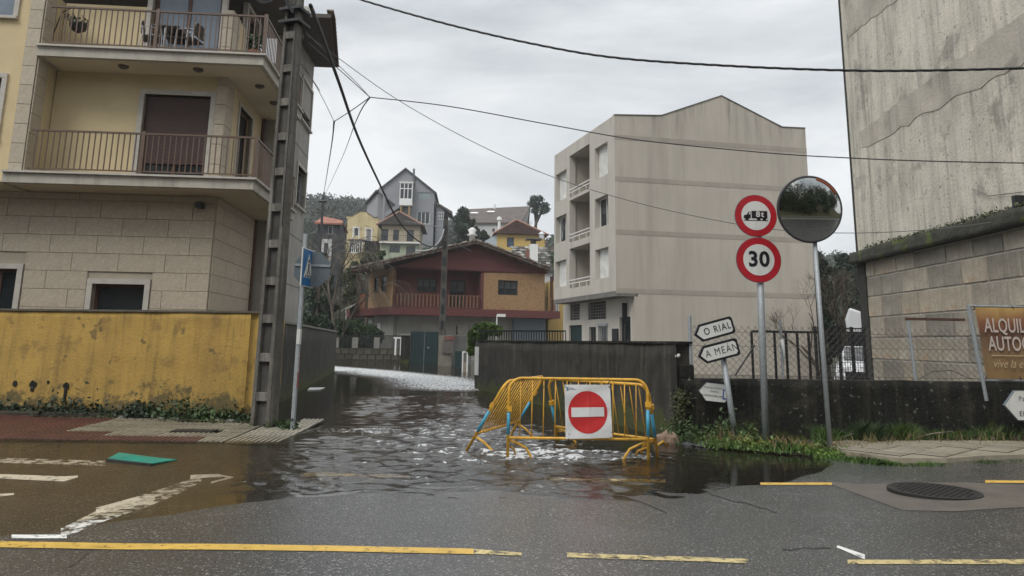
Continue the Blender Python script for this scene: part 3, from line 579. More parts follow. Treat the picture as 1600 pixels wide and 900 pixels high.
zv = lambda v_: e0.z+(e1.z-e0.z)*(v_-e0.dot(A.dy))/(e1.dot(A.dy)-e0.dot(A.dy)); MB(SB).prism([(vS+.2, min(ZT, zv(vE))-.4), (vE-.02, min(ZT, zv(vE))-.4), (vE-.02, zv(vE)+.05), (vS+.2, zv(vS)+.05)], 0.003, .25).build('gable_wall', wall_side, bA)
# balcony furniture and plants (things of their own)
def zat(z, x, y): d = ray(x, y); return Vector((0, 0, CAMH))+d*((z-CAMH)/d.z)
def onb(px, py, t): u_ = A.u(px, py, t); q = A.w(u_, t, zU); return q
p = onb(262, 60, .55); tb = empty('balcony_table', p, 'small square aluminium table on the upper balcony between the chairs', 'table', rz=.1)
MB().box(-.33, .33, -.3, .3, .70, .73).build('tabletop', M('table_top', (.2, .2, .2), .4), tb)
for sx_ in (-1, 1):
    for sy_ in (-1, 1): MB().tube([(sx_*.28, sy_*.26, 0), (sx_*.3, sy_*.27, .7)], .014, 6).build('leg', alu, tb)
def bchair(px, rz, lab):
    p = onb(px, 70, .5); c_ = empty('balcony_chair', p, lab, 'chair', 'metal chairs on the upper balcony', rz)
    rt = M('rattan_brown', (.06, .045, .035), .7, .3, 30, .3, 90)
    MB().box(-.22, .22, -.22, .22, .42, .45).build('seat', rt, c_); mb = MB(); mb.prism([(-.22, .5), (.22, .5), (.24, .74), (.12, .84), (-.12, .84), (-.24, .74)], .22, .245); mb.build('backrest', rt, c_)
    for s_ in (-1, 1):
        MB().tube([(s_*.25, -.24, 0), (s_*.24, -.22, .43), (s_*.25, -.2, .64), (s_*.25, .1, .66), (s_*.24, .24, .62)], .013, 6).build('front_leg', alu, c_); MB().tube([(s_*.25, .28, 0), (s_*.23, .2, .45), (s_*.22, .25, .8)], .013, 6).build('rear_leg', alu, c_)
bchair(238, 1.9, 'brown metal-legged chair at the left of the balcony table'); bchair(296, -1.7, 'brown metal-legged chair at the right of the balcony table'); bchair(276, .25, 'aluminium-framed chair in front of the balcony table, nearest the railing')
p = onb(94, 50, .6); hb = empty('hanging_basket', p, 'dark hanging planter on a curved black stand at the left end of the upper balcony', 'planter')
MB().tube([(-.12, 0, 0), (-.16, 0, .5), (-.02, 0, 1.05), (.25, 0, 1.22), (.45, 0, 1.15)], .014, 6).build('stand', black_metal, hb); MB().lathe((.42, 0, .55), [(.05, 0), (.17, .08), (.2, .2), (.2, .22)], 14).build('basket', black_metal, hb, True)
MB().tube([(.42, .0, 1.15), (.42, 0, .76)], .006, 4).build('chain', black_metal, hb)
def leaf_quads(cen, size, aspect=.6, flat=0.):
    """random leaf-sized quads at the given centres"""
    n = len(cen); d = RNG.normal(size=(n, 3)); d[:, 2] *= (1-flat); d /= np.linalg.norm(d, axis=1)[:, None]; e_ = np.cross(d, RNG.normal(size=(n, 3))); e_ /= np.linalg.norm(e_, axis=1)[:, None]
    s = (size*RNG.uniform(.6, 1.3, n))[:, None]; a_ = d*s; b_ = e_*s*aspect
    v_ = np.stack([cen-a_, cen-b_*.8, cen+a_, cen+b_], 1).reshape(-1, 3); return v_, np.arange(4*n).reshape(n, 4)
def blob_points(clumps, n, hollow=.55):
    """points spread through ellipsoid clumps (cx,cy,cz,rx,ry,rz), denser toward the outside"""
    cl = np.array(clumps, float); vol = (cl[:, 3]*cl[:, 4]*cl[:, 5])**.67; k = RNG.choice(len(cl), n, p=vol/vol.sum())
    d = RNG.normal(size=(n, 3)); d /= np.linalg.norm(d, axis=1)[:, None]; r = RNG.uniform(hollow**3, 1, n)**(1/3)
    r *= 1+.25*np.sin(d[:, 0]*7+k)*np.cos(d[:, 1]*6+d[:, 2]*5+k*1.7)
    return cl[k, :3]+d*cl[k, 3:]*r[:, None]
def foliage(name, clumps, n, size, mat, parent=None, aspect=.6, hollow=.55):
    v_, f_ = leaf_quads(blob_points(clumps, n, hollow), size, aspect); return npmesh(name, v_, f_, mat, parent)
foliage('leaves', [(.42, 0, .85, .2, .15, .12), (.2, 0, .95, .12, .1, .1)], 120, .04, leaf_dark, hb)
p = onb(398, 75, .5); pp = empty('potted_plant', p, 'leafy pot plant in the right corner of the upper balcony', 'plant'); MB().lathe((0, 0, 0), [(.1, 0), (.15, .25), (.14, .26)], 12).build('pot', M('terracotta', (.3, .1, .05)), pp, True); foliage('leaves', [(0, 0, .45, .2, .2, .2)], 220, .05, leaf_mid, pp)
# ------------------------------------------------------------------ yellow boundary wall and left pavement
YW = Fr(gp(0, 650).xy, (gp(395, 662)-gp(0, 650)).xy); uR = YW.u(405, 560); yw = empty('yellow_wall', YW.O, 'stained yellow painted boundary wall along the left pavement, peeling at its foot', 'wall')
zt = YW.z(200, 487)
def rough_wall(F, s0, s1, z0, z1, t0, th, name, mat, parent, amp=.012, res=.12, seed=1, foot=0.):
    """thick wall whose face is uneven; foot: how far the plaster has broken away at the bottom"""
    nx = max(2, int((s1-s0)/res)); nz = max(2, int((z1-z0)/res)); vs, fs = [], []
    for j in range(nz+1):
        for i in range(nx+1):
            a_ = s0+(s1-s0)*i/nx; z = z0+(z1-z0)*j/nz; d = amp*mnoise.fractal(Vector((a_*.9+seed, z*.9, seed)), 1, 2, 4)
            if j == 0: z += foot*(.5+.9*mnoise.fractal(Vector((a_*2.3, seed, 0)), 1, 2, 4))
            if j == nz: z += amp*.8*mnoise.noise(Vector((a_*1.5, 0, seed)))
            vs.append(F(a_, t0+d, z))
    base = len(vs)
    for j in range(nz+1):
        for i in range(nx+1): a_ = s0+(s1-s0)*i/nx; vs.append(F(a_, t0+th, z0+(z1-z0)*j/nz))
    W = nx+1
    for j in range(nz):
        for i in range(nx):
            q = j*W+i; fs.append((q, q+1, q+W+1, q+W)); q += base; fs.append((q+1, q, q+W, q+W+1))
    for i in range(nx): q = nz*W+i; fs.append((q, q+1, base+q+1, base+q)); fs.append((i+1, i, base+i, base+i+1))
    for j in range(nz): q = j*W; fs.append((q+W, q, base+q, base+q+W)); q += nx; fs.append((q, q+W, base+q+W, base+q))
    return npmesh(name, [tuple(v_) for v_ in vs], fs, mat, parent, smooth=False)
rough_wall(YW, -6, uR, .04, zt, 0, .2, 'wall_face', yellow_wall, yw, .02, foot=.22)
MB(YW).box(-6, uR-.01, .03, .19, -.3, .4).build('exposed_masonry', dark_wall, yw)
YS = Fr(YW.w(uR, 0, 0), (-.2, 1), (-1, -.2), YW.O)
rough_wall(YS, .0, 4.2, -.5, zt-.02, .0, .2, 'side_wall_face', yellow_wall, yw, .015, seed=5)
coping = M('wall_coping', (.11, .1, .075), .9, .3, 5, .3, 30); MB(YW).box(-6, uR+.02, -.03, .24, zt-.002, zt+.035).build('coping', coping, yw)
for k, (x, y, r, tail) in enumerate(((24, 599, .05, 0), (52, 601, .07, .12), (104, 603, .055, .3), (76, 597, .025, 0))):    # broken holes in the plaster
    u_, z = YW.uz(x, y); mb = MB(YW); pts = [(u_+r*math.cos(a_)*random.uniform(.75, 1.2), z+r*1.1*math.sin(a_)*random.uniform(.8, 1.2)) for a_ in np.linspace(0, 6.28, 11)[:-1]]
    mb.prism(pts, -.022, .0)
    if tail: mb.prism([(u_-r*.45, z-tail), (u_+r*.35, z-tail*.95), (u_+r*.5, z), (u_-r*.5, z)], -.021, .0)
    mb.build('plaster_hole', dark_wall, yw)
# grey wall further down the street, left side
gA = YS.w(4.2, .02, 0); gB = gp(523, 580); GWf = Fr(gA.xy, (gB-gA).xy, (-1, -.2)); gl_ = (Vector(gB.xy)-Vector(gA.xy)).length
gw = empty('grey_street_wall', GWf.O, 'dark grey rendered wall standing in the flood beyond the yellow wall', 'wall'); zg = at(500, 516, 30).z
rough_wall(GWf, 0, gl_, -.5, zg, 0, .25, 'wall_face', street_wall, gw, .02, .4, 3); MB(GWf).box(0, gl_, -.03, .28, zg, zg+.06).build('coping', kerb_m, gw)
# left yard behind the walls
tag(MB().slab([(-40, YW.w(0, .2, 0).y-.9), (YW.w(uR, 0, 0).x-.15, YW.w(uR, .15, 0).y), (gB.x-.2, gB.y), (-40, gB.y)], -.55, .12).build('yard_left', soil), kind='structure')
# left pavement: slab, kerb and grooved tiles
pv = tag(MB().slab([(-22, 11.2), (-3.3, 11.32), (-2.2, 12.0), (-1.7, 12.8), (-2.6, 13.7), (-3.9, 14.05), (-22, 14.9)], -.5, -.02).build('pavement_left', kerb_m), kind='structure')
def tile_mesh(name, w_, gr, pitch, mat, up=.016, base=.02):
    mb = MB(); mb.cur = 1; mb.box(-w_/2, w_/2, -w_/2, w_/2, -base, 0); mb.cur = 0; n = int(w_/pitch)
    for k in range(n):
        x = -w_/2+(k+.5)*w_/n; g_ = w_/n*gr/2
        mb.quad((x-g_, -w_/2, 0), (x+g_, -w_/2, 0), (x+g_*.7, -w_/2+.003, up), (x-g_*.7, -w_/2+.003, up)); mb.quad((x-g_*.7, -w_/2+.003, up), (x+g_*.7, -w_/2+.003, up), (x+g_*.7, w_/2-.003, up), (x-g_*.7, w_/2-.003, up))
        mb.quad((x-g_, -w_/2, 0), (x-g_*.7, -w_/2+.003, up), (x-g_*.7, w_/2-.003, up), (x-g_, w_/2, 0)); mb.quad((x+g_, w_/2, 0), (x+g_*.7, w_/2-.003, up), (x+g_*.7, -w_/2+.003, up), (x+g_, -w_/2, 0))
    me = bpy.data.meshes.new(name); me.from_pydata(mb.v, [], mb.f); me.materials.append(mat); me.materials.append(M('groove_dirt', (.05, .045, .028), .7, .4, 6, .2, 40)); me.polygons.foreach_set('material_index', mb.mi); return me
tB, tR = tile_mesh('paving_tile', .395, .62, .066, tile_beige), tile_mesh('paving_tile', .395, .7, .066, tile_red); tBl = tile_mesh('paving_tile', .395, .62, .066, M('paving_pale', (.42, .385, .30), .3, .25, 5, .15, 60, rnd=.1))
cnt = 0
tG = tile_mesh('paving_tile', .395, .56, .099, tile_beige, .005)
for j in range(7):
    for i in range(26):
        x = -11.6+.4*i; y = 11.45+.4*j+.03*x*.0+(.013*(x+8))
        wall_y = YW.w(0, 0, 0).y+(x-YW.O.x)*YW.dx.y/YW.dx.x
        if y+.2 > wall_y-.22 and x < -3.9: continue
        if x > -3.4 and (y > 13.4 or y < 11.9): continue
        if x > -2.6 and (y > 12.9 or y < 12.2): continue
        if x > -2.75: continue
        red = (x < -6.9) or (j < 1 and x < -4.6) or (j < 2 and x < -6.1)
        if abs(x+5.05) < .35 and abs(y-12.35) < .25: continue
        o = bpy.data.objects.new('paving_tile', tR if red else (tBl if x > -4.35 and j >= 2 else tB)); zt_ = .055*(j-1)/6 - (.05 if x > -3.3 else 0) + (.012 if x < -4.3 else -.003)
        o.location = (x, y, zt_+random.uniform(-.003, .003)); o.rotation_euler = (.03+random.uniform(-.006, .006), random.uniform(-.006, .006), .013); link(o, pv); cnt += 1
tag(MB().box(-5.35, -4.75, 12.2, 12.55, -.02, .035).build('utility_cover', iron), 'flat rectangular iron cover let into the left pavement', 'utility cover')
# weeds and rubble along the wall foot
def weeds(name, lab, cat, pts, n, size, mat, kind='stuff', spread=.12, tall=.5):
    P_ = np.array([(p_[0], p_[1], p_[2]) for p_ in pts], float); k = RNG.integers(0, len(P_), n); t = RNG.random(n)[:, None]; k2 = np.minimum(k+1, len(P_)-1); c_ = P_[k]*(1-t)+P_[k2]*t
    lump = .5+.5*np.sin(c_[:, 0]*5.1)*np.cos(c_[:, 0]*2.3+1); c_[:, :2] += RNG.normal(size=(n, 2))*spread*(.5+lump[:, None]); c_[:, 2] += np.abs(RNG.normal(size=n))*tall*(.15+lump)*.35
    v_, f_ = leaf_quads(c_, size, .55); return tag(npmesh(name, v_, f_, mat), lab, cat, kind=kind)
def ww(x, y=0, z=0): q = YW.w(YW.u(x, 650), -.1+y, z+.06); return (q.x, q.y, q.z)
weeds('weeds', 'green weeds along the foot of the yellow wall', 'weeds', [ww(-20), ww(60), ww(130), ww(200), ww(225)], 1500, .05, leaf_dark); weeds('weeds', 'brighter weeds along the right half of the yellow wall foot', 'weeds', [ww(230), ww(300), ww(390)], 1500, .045, leaf_mid)
weeds('moss', 'low moss creeping from the yellow wall onto the pavement', 'moss', [ww(-20, -.15), ww(200, -.18), ww(400, -.2)], 2600, .022, leaf_olive, tall=.02, spread=.1)
weeds('weeds', 'small tuft of weeds at the foot of the crossing sign post', 'weeds', [tuple(gp(430, 670)), tuple(gp(455, 672))], 260, .05, leaf_mid, tall=.3, spread=.06)
rub = M('rubble_stone', (.16, .15, .13), .9, .4, 8, .3, 40)
def rock(name, loc, s, mat, seed, lab=None, cat=None, group=None, parent=None):
    bm = bmesh.new(); bmesh.ops.create_icosphere(bm, subdivisions=2, radius=1)
    for v_ in bm.verts: v_.co *= 1+.35*mnoise.noise(v_.co*1.3+Vector((seed, 0, 0))); v_.co = Vector((v_.co.x*s[0], v_.co.y*s[1], v_.co.z*s[2]))
    me = bpy.data.meshes.new(name); bm.to_mesh(me); bm.free(); me.materials.append(mat); o = bpy.data.objects.new(name, me); o.location = loc; return tag(link(o, parent), lab, cat, group)
for k, x in enumerate((90, 205, 262, 287, 352, 372)): rock('rubble', ww(x, -.12-.05*(k % 2)), (.09, .06, .04), rub, k, 'broken piece of plaster lying at the foot of the yellow wall', 'rubble', 'plaster pieces below the yellow wall')
# ------------------------------------------------------------------ near concrete pole with pockets
def pocket_pole(name, base, wf, wd, h, top_scale, pitch, rz, label, mat, mat2, rows):
    r = empty(name, base, label, 'pole', rz=rz)
    def F(a, t, z): k = 1-(1-top_scale)*max(0, z)/h; return Vector((a*k, t*k, z))
    mb = MB(F); fl = wf*.2; N = int(h/pitch)
    for k in range(N):
        z0, z1 = k*pitch, (k+1)*pitch
        mb.box(-wf/2, -wf/2+fl, -wd/2, wd/2, z0, z1); mb.box(wf/2-fl, wf/2, -wd/2, wd/2, z0, z1)
    mb.build('flange', mat, r, bevel=.008)
    for k in range(rows):
        z = k*pitch; mb = MB(F); mb.box(-wf/2+fl, wf/2-fl, -wd/2+.01, wd/2-.01, z+pitch*.78, z+pitch*1.0); mb.build('cross_web', mat, r, bevel=.006)
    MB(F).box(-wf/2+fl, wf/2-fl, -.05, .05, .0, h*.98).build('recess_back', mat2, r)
    return r
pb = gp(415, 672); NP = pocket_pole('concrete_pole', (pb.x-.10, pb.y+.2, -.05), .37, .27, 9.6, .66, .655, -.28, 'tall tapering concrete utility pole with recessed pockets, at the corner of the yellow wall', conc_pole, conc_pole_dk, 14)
def ph(z): return Vector(NP.location)+Vector((0, 0, z))
for z in (7.35, 7.6): MB(lambda a, t, q: ph(z)+Vector((a, t, q))-Vector(NP.location)).box(-.2, .24, -.2, .2, 0, .05).build('clamp_band', black_metal, NP)
mb = MB()
for k in range(5): r_ = .26-.02*k; mb.tube([(-.45+r_*math.cos(a_)*1.0, -.25+.02*k, 8.0+r_*math.sin(a_)+.02*k) for a_ in np.linspace(0, 6.28, 20)], .012, 5)
mb.build('cable_coil', cable_m, NP)
mb = MB(); 
for k in range(4): mb.tube([(-.3+.03*k, -.2, 8.4), (-.2+.05*k, -.22, 8.1), (-.05+.02*k, -.2, 7.7), (.1, -.2, 7.5), (.16, -.1, 8.2)], .014, 5)
mb.build('cable_bundle', cable_m, NP)
MB().tube([(.17, -.17, 7.3), (.19, -.18, 5), (.2, -.19, 3.5)], .01, 5).build('ground_wire', cable_m, NP)
# ------------------------------------------------------------------ text
def text(s, size, M4, mat, parent, bold=0, xs=1., align='CENTER', extrude=.001, space=1., shear=0):
    cu = bpy.data.curves.new('lettering', 'FONT'); cu.body = s; cu.size = size; cu.align_x = align; cu.align_y = 'CENTER'; cu.offset = bold; cu.extrude = extrude; cu.resolution_u = 3; cu.space_character = space; cu.shear = shear
    o = bpy.data.objects.new('lettering', cu); col.objects.link(o); dg = bpy.context.evaluated_depsgraph_get(); me = bpy.data.meshes.new_from_object(o.evaluated_get(dg)); bpy.data.objects.remove(o); bpy.data.curves.remove(cu)
    me.transform(M4 @ Matrix.Rotation(math.pi/2, 4, 'X') @ Matrix.Diagonal((xs, 1, 1, 1))); me.materials.clear(); me.materials.append(mat); o = bpy.data.objects.new('lettering', me); return link(o, parent)
T = lambda x, y, z: Matrix.Translation((x, y, z))
def disc(mb, r, y0, y1, n=48, cx=0, cz=0): mb.prism([(cx+r*math.cos(2*math.pi*k/n), cz+r*math.sin(2*math.pi*k/n)) for k in range(n)], y0, y1)
def ringm(r0, r1, y0, y1, n=48):
    mb = MB()
    for k in range(n):
        a0, a1 = 2*math.pi*k/n, 2*math.pi*(k+1)/n; c0, s0_, c1, s1_ = math.cos(a0), math.sin(a0), math.cos(a1), math.sin(a1)
        mb.quad((r0*c0, y0, r0*s0_), (r1*c0, y0, r1*s0_), (r1*c1, y0, r1*s1_), (r0*c1, y0, r0*s1_)); mb.quad((r1*c0, y0, r1*s0_), (r1*c0, y1, r1*s0_), (r1*c1, y1, r1*s1_), (r1*c1, y0, r1*s1_)); mb.quad((r0*c1, y0, r0*s1_), (r0*c1, y1, r0*s1_), (r0*c0, y1, r0*s0_), (r0*c0, y0, r0*s0_))
    return mb
# crossing sign post (left)
sb = gp(457, 673); stp = at(474, 372, sb.y); sp = empty('sign_post', (sb.x, sb.y, -.03), 'thin galvanised sign post beside the concrete pole', 'post')
MB().box(-.028, .028, -.045, .045, 0, stp.z+.1).build('post', galv, sp)
mb = MB(); mb.box(-.012, .03, -.04, .04, 1.0, 1.3); mb.build('sticker', M('sticker_pale', (.5, .42, .4), .6, .4, 12), sp); MB().box(-.02, .034, -.06, .05, 1.45, 1.7).build('notice_plate', white_sign, sp); MB().box(-.005, .04, -.03, .04, .72, .98).build('sticker', M('sticker_red', (.3, .08, .07), .6, .5, 20), sp)
cs = empty('crossing_sign', (sb.x+.06, sb.y-.02, (at(480, 419, sb.y).z)), 'blue pedestrian crossing sign seen almost edge-on on the thin post', 'sign', rz=1.47)
MB().box(-.28, .28, -.03, -.005, -.33, .33).build('plate', white_sign, cs, bevel=.01); MB().box(-.262, .262, -.034, -.031, -.312, .312).build('blue_panel', blue_sign, cs)
MB().prism([(-.2, -.17), (.2, -.17), (0, .25)], -.038, -.035).build('white_triangle', white_sign, cs)
mb = MB(); disc(mb, .03, -.042, -.039, 12, 0, .12); mb.prism([(-.02, .08), (.03, .07), (.02, -.02), (-.02, -.02)], -.042, -.039); mb.prism([(-.02, -.02), (0, -.03), (-.05, -.12), (-.08, -.12)], -.042, -.039); mb.prism([(0, -.02), (.02, -.02), (.07, -.12), (.04, -.12)], -.042, -.039)
for k in range(4): mb.prism([(-.15+k*.08, -.16), (-.1+k*.08, -.16), (-.09+k*.07, -.13), (-.13+k*.07, -.13)], -.042, -.039)
mb.build('pedestrian_symbol', black_sign, cs)
oc_ = at(488, 421, sb.y+.12); os_ = empty('stop_sign', oc_, 'grey back of an octagonal stop sign behind the blue crossing sign', 'sign', rz=.25)
mb = MB(); mb.prism([(.33*math.cos(math.pi/8+k*math.pi/4), .33*math.sin(math.pi/8+k*math.pi/4)) for k in range(8)], -.01, .012); mb.build('plate', grey_sign, os_)
mb = MB(); mb.prism([(.315*math.cos(math.pi/8+k*math.pi/4), .315*math.sin(math.pi/8+k*math.pi/4)) for k in range(8)], .0125, .014); mb.build('red_face', red_sign, os_)
MB().box(-.3, .3, -.03, -.011, .05, .09).build('bracket', galv, os_)
# ------------------------------------------------------------------ right side: mossy wall, fences, verge, pavement
RW = Fr((2.8, 12.2), (6.7, .42)); zw = .97
rw = empty('mossy_wall', RW.O, 'low black mossy concrete wall behind the road signs on the right', 'wall')
rough_wall(RW, -.05, 14, -.35, zw, 0, .26, 'wall_face', dark_wall, rw, .03, .12, 11)
MB(RW).box(-.03, .2, .0, .24, zw-.01, zw+.22).build('cap_stone', dark_wall, rw, bevel=.03)
SW = Fr((2.72, 12.25), (-4.2, 13.6), (4, 1.25)); swl = SW.u(742, 580)
sw = empty('dark_street_wall', SW.O, 'tall dark stained wall running back along the right side of the flooded street', 'wall')
rough_wall(SW, .0, swl, -.5, 1.52, 0, .25, 'wall_face', street_wall, sw, .03, .25, 21)
MB(SW).box(-.04, swl, -.02, .28, 1.519, 1.56).build('coping', dark_wall, sw)
MB(SW).box(swl-.5, swl-.1, -.04, -.005, .45, 1.35).build('white_gauge_board', white_paint, sw)
# black railing over the far end of that wall
sr = empty('black_railing', SW.w(swl-9, 0, 0), 'black metal railing on top of the far end of the dark street wall', 'fence'); SRF = Fr(SW.w(swl-9, .1, 0), SW.dx, SW.dy)
FR2 = Fr(at(884, 536, 24.5), (at(745, 540, 27)-at(884, 536, 24.5)).xy, (.3, 1)); fl2 = FR2.u(747, 530)
sr.location = FR2.O; mb = MB(FR2); z0_, z1_ = 1.35, 1.92
mb.box(0, fl2, -.02, .02, z1_-.05, z1_); mb.box(0, fl2, -.02, .02, z0_+.02, z0_+.06); mb.build('railing', black_metal, sr)
for k in range(int(fl2/.11)): piece('baluster', 'baluster', (.03, .03, z1_-z0_-.1), black_metal, sr, FR2(k*.11, 0, (z0_+z1_)/2))
MB(FR2).box(0, fl2, .0, .2, -.3, z0_).build('low_wall', street_wall, sr)
# yards right
tag(MB().slab([(SW.w(.3, .25, 0).x, 12.5), (45, 15), (45, 66), (0, 66), SW.w(swl+10, .3, 0).xy[:], SW.w(swl, .25, 0).xy[:]], -.55, -.02).build('yard_right', soil), kind='structure')
# verge: sloping earth strip in front of the wall
vg = [(2.3, 12.1), (2.75, 11.75), (3.3, 11.35), (3.9, 10.95), (4.5, 10.62), (4.85, 10.05), (5.0, 9.8), (5.6, 9.85), (6.3, 10.1), (7.5, 10.35), (12, 10.5), (16, 10.8), (16, 13.1), (2.8, 12.3)]
tag(MB().slab(vg, -.4, .035).build('verge', soil), kind='structure')
pvr = tag(MB().slab([(4.55, 10.85), (4.75, 10.3), (5.05, 9.98), (5.7, 10.0), (6.4, 10.3), (7.5, 10.6), (12, 10.75), (16, 11.0), (16, 12.6), (9, 12.1), (6, 11.85), (4.9, 11.6)], -.3, .104).build('pavement_right', tile_beige), kind='structure')
ca_, sa_ = math.cos(.733), math.sin(.733)
for i in range(-4, 34):
    for j in range(-30, 24):
        x, y = 4.6+.4*(i*ca_-j*sa_), 10.4+.4*(i*sa_+j*ca_)
        fr_ = np.interp(x, [4.6, 4.9, 5.2, 5.8, 6.4, 7.5, 12], [11.05, 10.4, 10.2, 10.25, 10.5, 10.8, 10.95]); bk = np.interp(x, [4.7, 5.2, 6, 9, 16], [11.5, 11.62, 11.75, 12.0, 12.5])
        if x < 4.75 or x > 12 or y-.08 < fr_ or y+.1 > bk: continue
        o = bpy.data.objects.new('paving_tile', tG); o.location = (x, y, .111+random.uniform(-.002, .002)); o.rotation_euler = (random.uniform(-.008, .008), random.uniform(-.008, .008), .733); link(o, pvr)
def grass(name, lab, pts, n, h, mat, spread=.12):
    """upright blades as thin triangles"""
    P_ = np.array(pts, float); k = RNG.integers(0, len(P_)-1, n); t = RNG.random(n)[:, None]; c_ = P_[k]*(1-t)+P_[k+1]*t; c_[:, :2] += RNG.normal(size=(n, 2))*spread
    l = h*RNG.uniform(.4, 1.3, n)*(.55+.6*np.abs(np.sin(c_[:, 0]*4.3)*np.cos(c_[:, 0]*1.7+c_[:, 1]*2))); d = RNG.normal(size=(n, 2))*.45; a_ = RNG.uniform(0, 6.28, n); wv = np.stack([np.cos(a_), np.sin(a_), 0*a_], 1)*.006
    tip = c_+np.stack([d[:, 0]*l, d[:, 1]*l, l], 1); mid_ = c_+np.stack([d[:, 0]*l*.3, d[:, 1]*l*.3, l*.6], 1)
    v_ = np.stack([c_-wv, c_+wv, mid_+wv*.8, tip, mid_-wv*.8], 1).reshape(-1, 3); f_ = np.arange(5*n).reshape(n, 5); return tag(npmesh(name, v_, f_, mat), lab, 'grass', kind='stuff')
grass('grass', 'bright grass round the feet of the sign posts', [(3.1, 11.6, .03), (3.7, 11.3, .03), (4.3, 11.0, .03), (4.7, 10.95, .03)], 3800, .11, grass_m, .15); grass('grass', 'straw-coloured dead blades among the verge grass', [(3.1, 11.6, .03), (3.9, 11.2, .03), (4.7, 10.95, .03), (6, 11.9, .08), (9, 12.1, .08)], 900, .2, leafmat('dead_straw', (.22, .17, .08)), .15); weeds('weeds', 'small leafy weeds among the grass by the sign posts', 'weeds', [(3.1, 11.5, .03), (3.8, 11.2, .03), (4.6, 10.85, .03)], 2600, .03, leaf_bright, spread=.16, tall=.22)
grass('grass', 'grass fringe at the front of the right pavement', [(4.3, 10.65, 0), (4.75, 10.05, 0), (5.1, 9.85, 0), (5.9, 9.95, 0), (6.8, 10.25, 0), (8.5, 10.4, 0), (12, 10.55, 0)], 4500, .07, grass_m, .05)
grass('grass', 'darker grass tufts against the mossy wall', [(4.8, 11.75, .06), (5.6, 11.95, .06), (6.4, 12.1, .08), (9, 12.2, .08)], 3500, .22, grass_m, .1)
grass('grass', 'tall grass tuft in front of the mossy wall', [(5.45, 11.7, .05), (5.65, 11.75, .05)], 900, .42, leaf_mid, .08)
weeds('weeds', 'leafy weeds at the corner of the two dark walls', 'weeds', [(2.55, 12.0, 0), (2.9, 11.9, 0), (3.4, 11.7, .03), (3.9, 11.6, .03)], 1500, .04, leaf_mid, spread=.11, tall=.5)
weeds('moss', 'thin green growth creeping up the wall corner', 'moss', [(2.62, 12.1, .0), (2.7, 12.1, .3), (2.75, 12.12, .6)], 900, .03, leaf_olive, spread=.05, tall=.3)
weeds('leaf_litter', 'brown dead leaves and twigs along the mossy wall', 'leaf litter', [(4.9, 11.85, .09), (6, 12.0, .1), (8, 12.1, .1), (10, 12.2, .1)], 900, .045, leaf_brown, spread=.08, tall=.12)
rock('stone', (2.45, 11.9, .02), (.2, .15, .17), M('stone_pink', (.25, .17, .12), .85, .4, 6, .4, 20), 31, 'rough pinkish stone at the foot of the wall corner', 'stone')
for k, (x, y, s_) in enumerate(((2.78, 11.75, .15), (2.98, 11.62, .2), (2.88, 11.6, .12))): rock('stone', (x, y, .01), (s_, s_*.6, s_*.28), M('slate_bits', (.05, .05, .05), .6, .4, 6, .4, 20), 40+k, ['flat dark slab next to the pinkish stone', 'largest flat dark slab, furthest from the pinkish stone', 'small flat dark slab between the two others'][k], 'stone', 'flat dark slabs by the verge')
for k, (x0, y0, x1, y1, z) in enumerate(((5.0, 11.75, 5.75, 11.82, .22), (6.3, 12.0, 6.9, 11.85, .2))):
    tag(MB().tube([(x0, y0, .1), ((x0+x1)/2, (y0+y1)/2, z), (x1, y1, z+.05)], [.012, .01, .004], 5).build('dead_branch', bark_pale), ['dead branch by the wall just right of the mirror post', 'dead branch by the wall near the right arrow sign'][k], 'branch', 'dead branches by the mossy wall')
# chain link fence on the mossy wall
cl = empty('chain_link_fence', RW.O, 'rusty chain link fence with steel posts on top of the mossy wall', 'fence')
wire_m = M('rusty_wire', (.10, .085, .07), .6, .4, 8, 0); zt_ = zw+.86
def chain(F, s0, s1, z0, z1, t, parent, pitch=.115, r=.0033):
    mb = MB(F); H_ = z1-z0; k = s0-H_
    def seg(a0, b0, a1, b1, tt):
        mb.box  # thin flat wire with square section
        p, q = F(a0, tt, b0), F(a1, tt, b1); mb.tube([p, q], r, 3, cap=False)
    while k < s1:
        a0, a1 = k, k+H_
        for (p0, p1, q0, q1) in ((a0, a1, z0, z1), (a0, a1, z1, z0)):
            c0, c1 = max(p0, s0), min(p1, s1)
            if c1-c0 > .02:
                f0, f1 = (c0-p0)/(p1-p0), (c1-p0)/(p1-p0); seg(c0, q0+(q1-q0)*f0, c1, q0+(q1-q0)*f1, t+(.004 if q0 < q1 else -.004))
        k += pitch
    for z in (z0+.06, (z0+z1)/2+.1, z1-.1): mb.tube([F(s0, t, z), F((s0+s1)/2, t, z-.01), F(s1, t, z)], r, 4)
    return mb.build('wire_mesh', wire_m, parent)
su = lambda x: RW.u(x, 560, .13)
chain(RW, su(1078), su(1800), zw+.0, zt_, .13, cl)
for (x, ztop, lean, rr) in ((1079, zt_+.15, .0, .032), (1222, zt_+.12, .0, .022), (1428, zw+1.02, -.05, .03)):
    s_ = su(x); MB().tube([RW(s_, .13, zw-.1), RW(s_+lean, .13, ztop)], rr, 8).build('fence_post', galv, cl)
MB().tube([RW(su(1150), .2, zw+.05), RW(su(1183), .2, zw+.55)], .014, 6).build('brace', black_metal, cl)
MB(RW).box(su(1420), su(1512), .1, .15, zw+1.0, zw+1.045).build('top_rail', M('rusty_rail', (.09, .045, .03), .7, .4, 9, .2), cl)
rag = MB(); rag.tube([RW(su(1222), .1, zw+.65), RW(su(1224), .09, zw+.45), RW(su(1223), .1, zw+.3)], [.03, .018, .012], 6); rag.build('tied_rag', white_paint, cl, True)
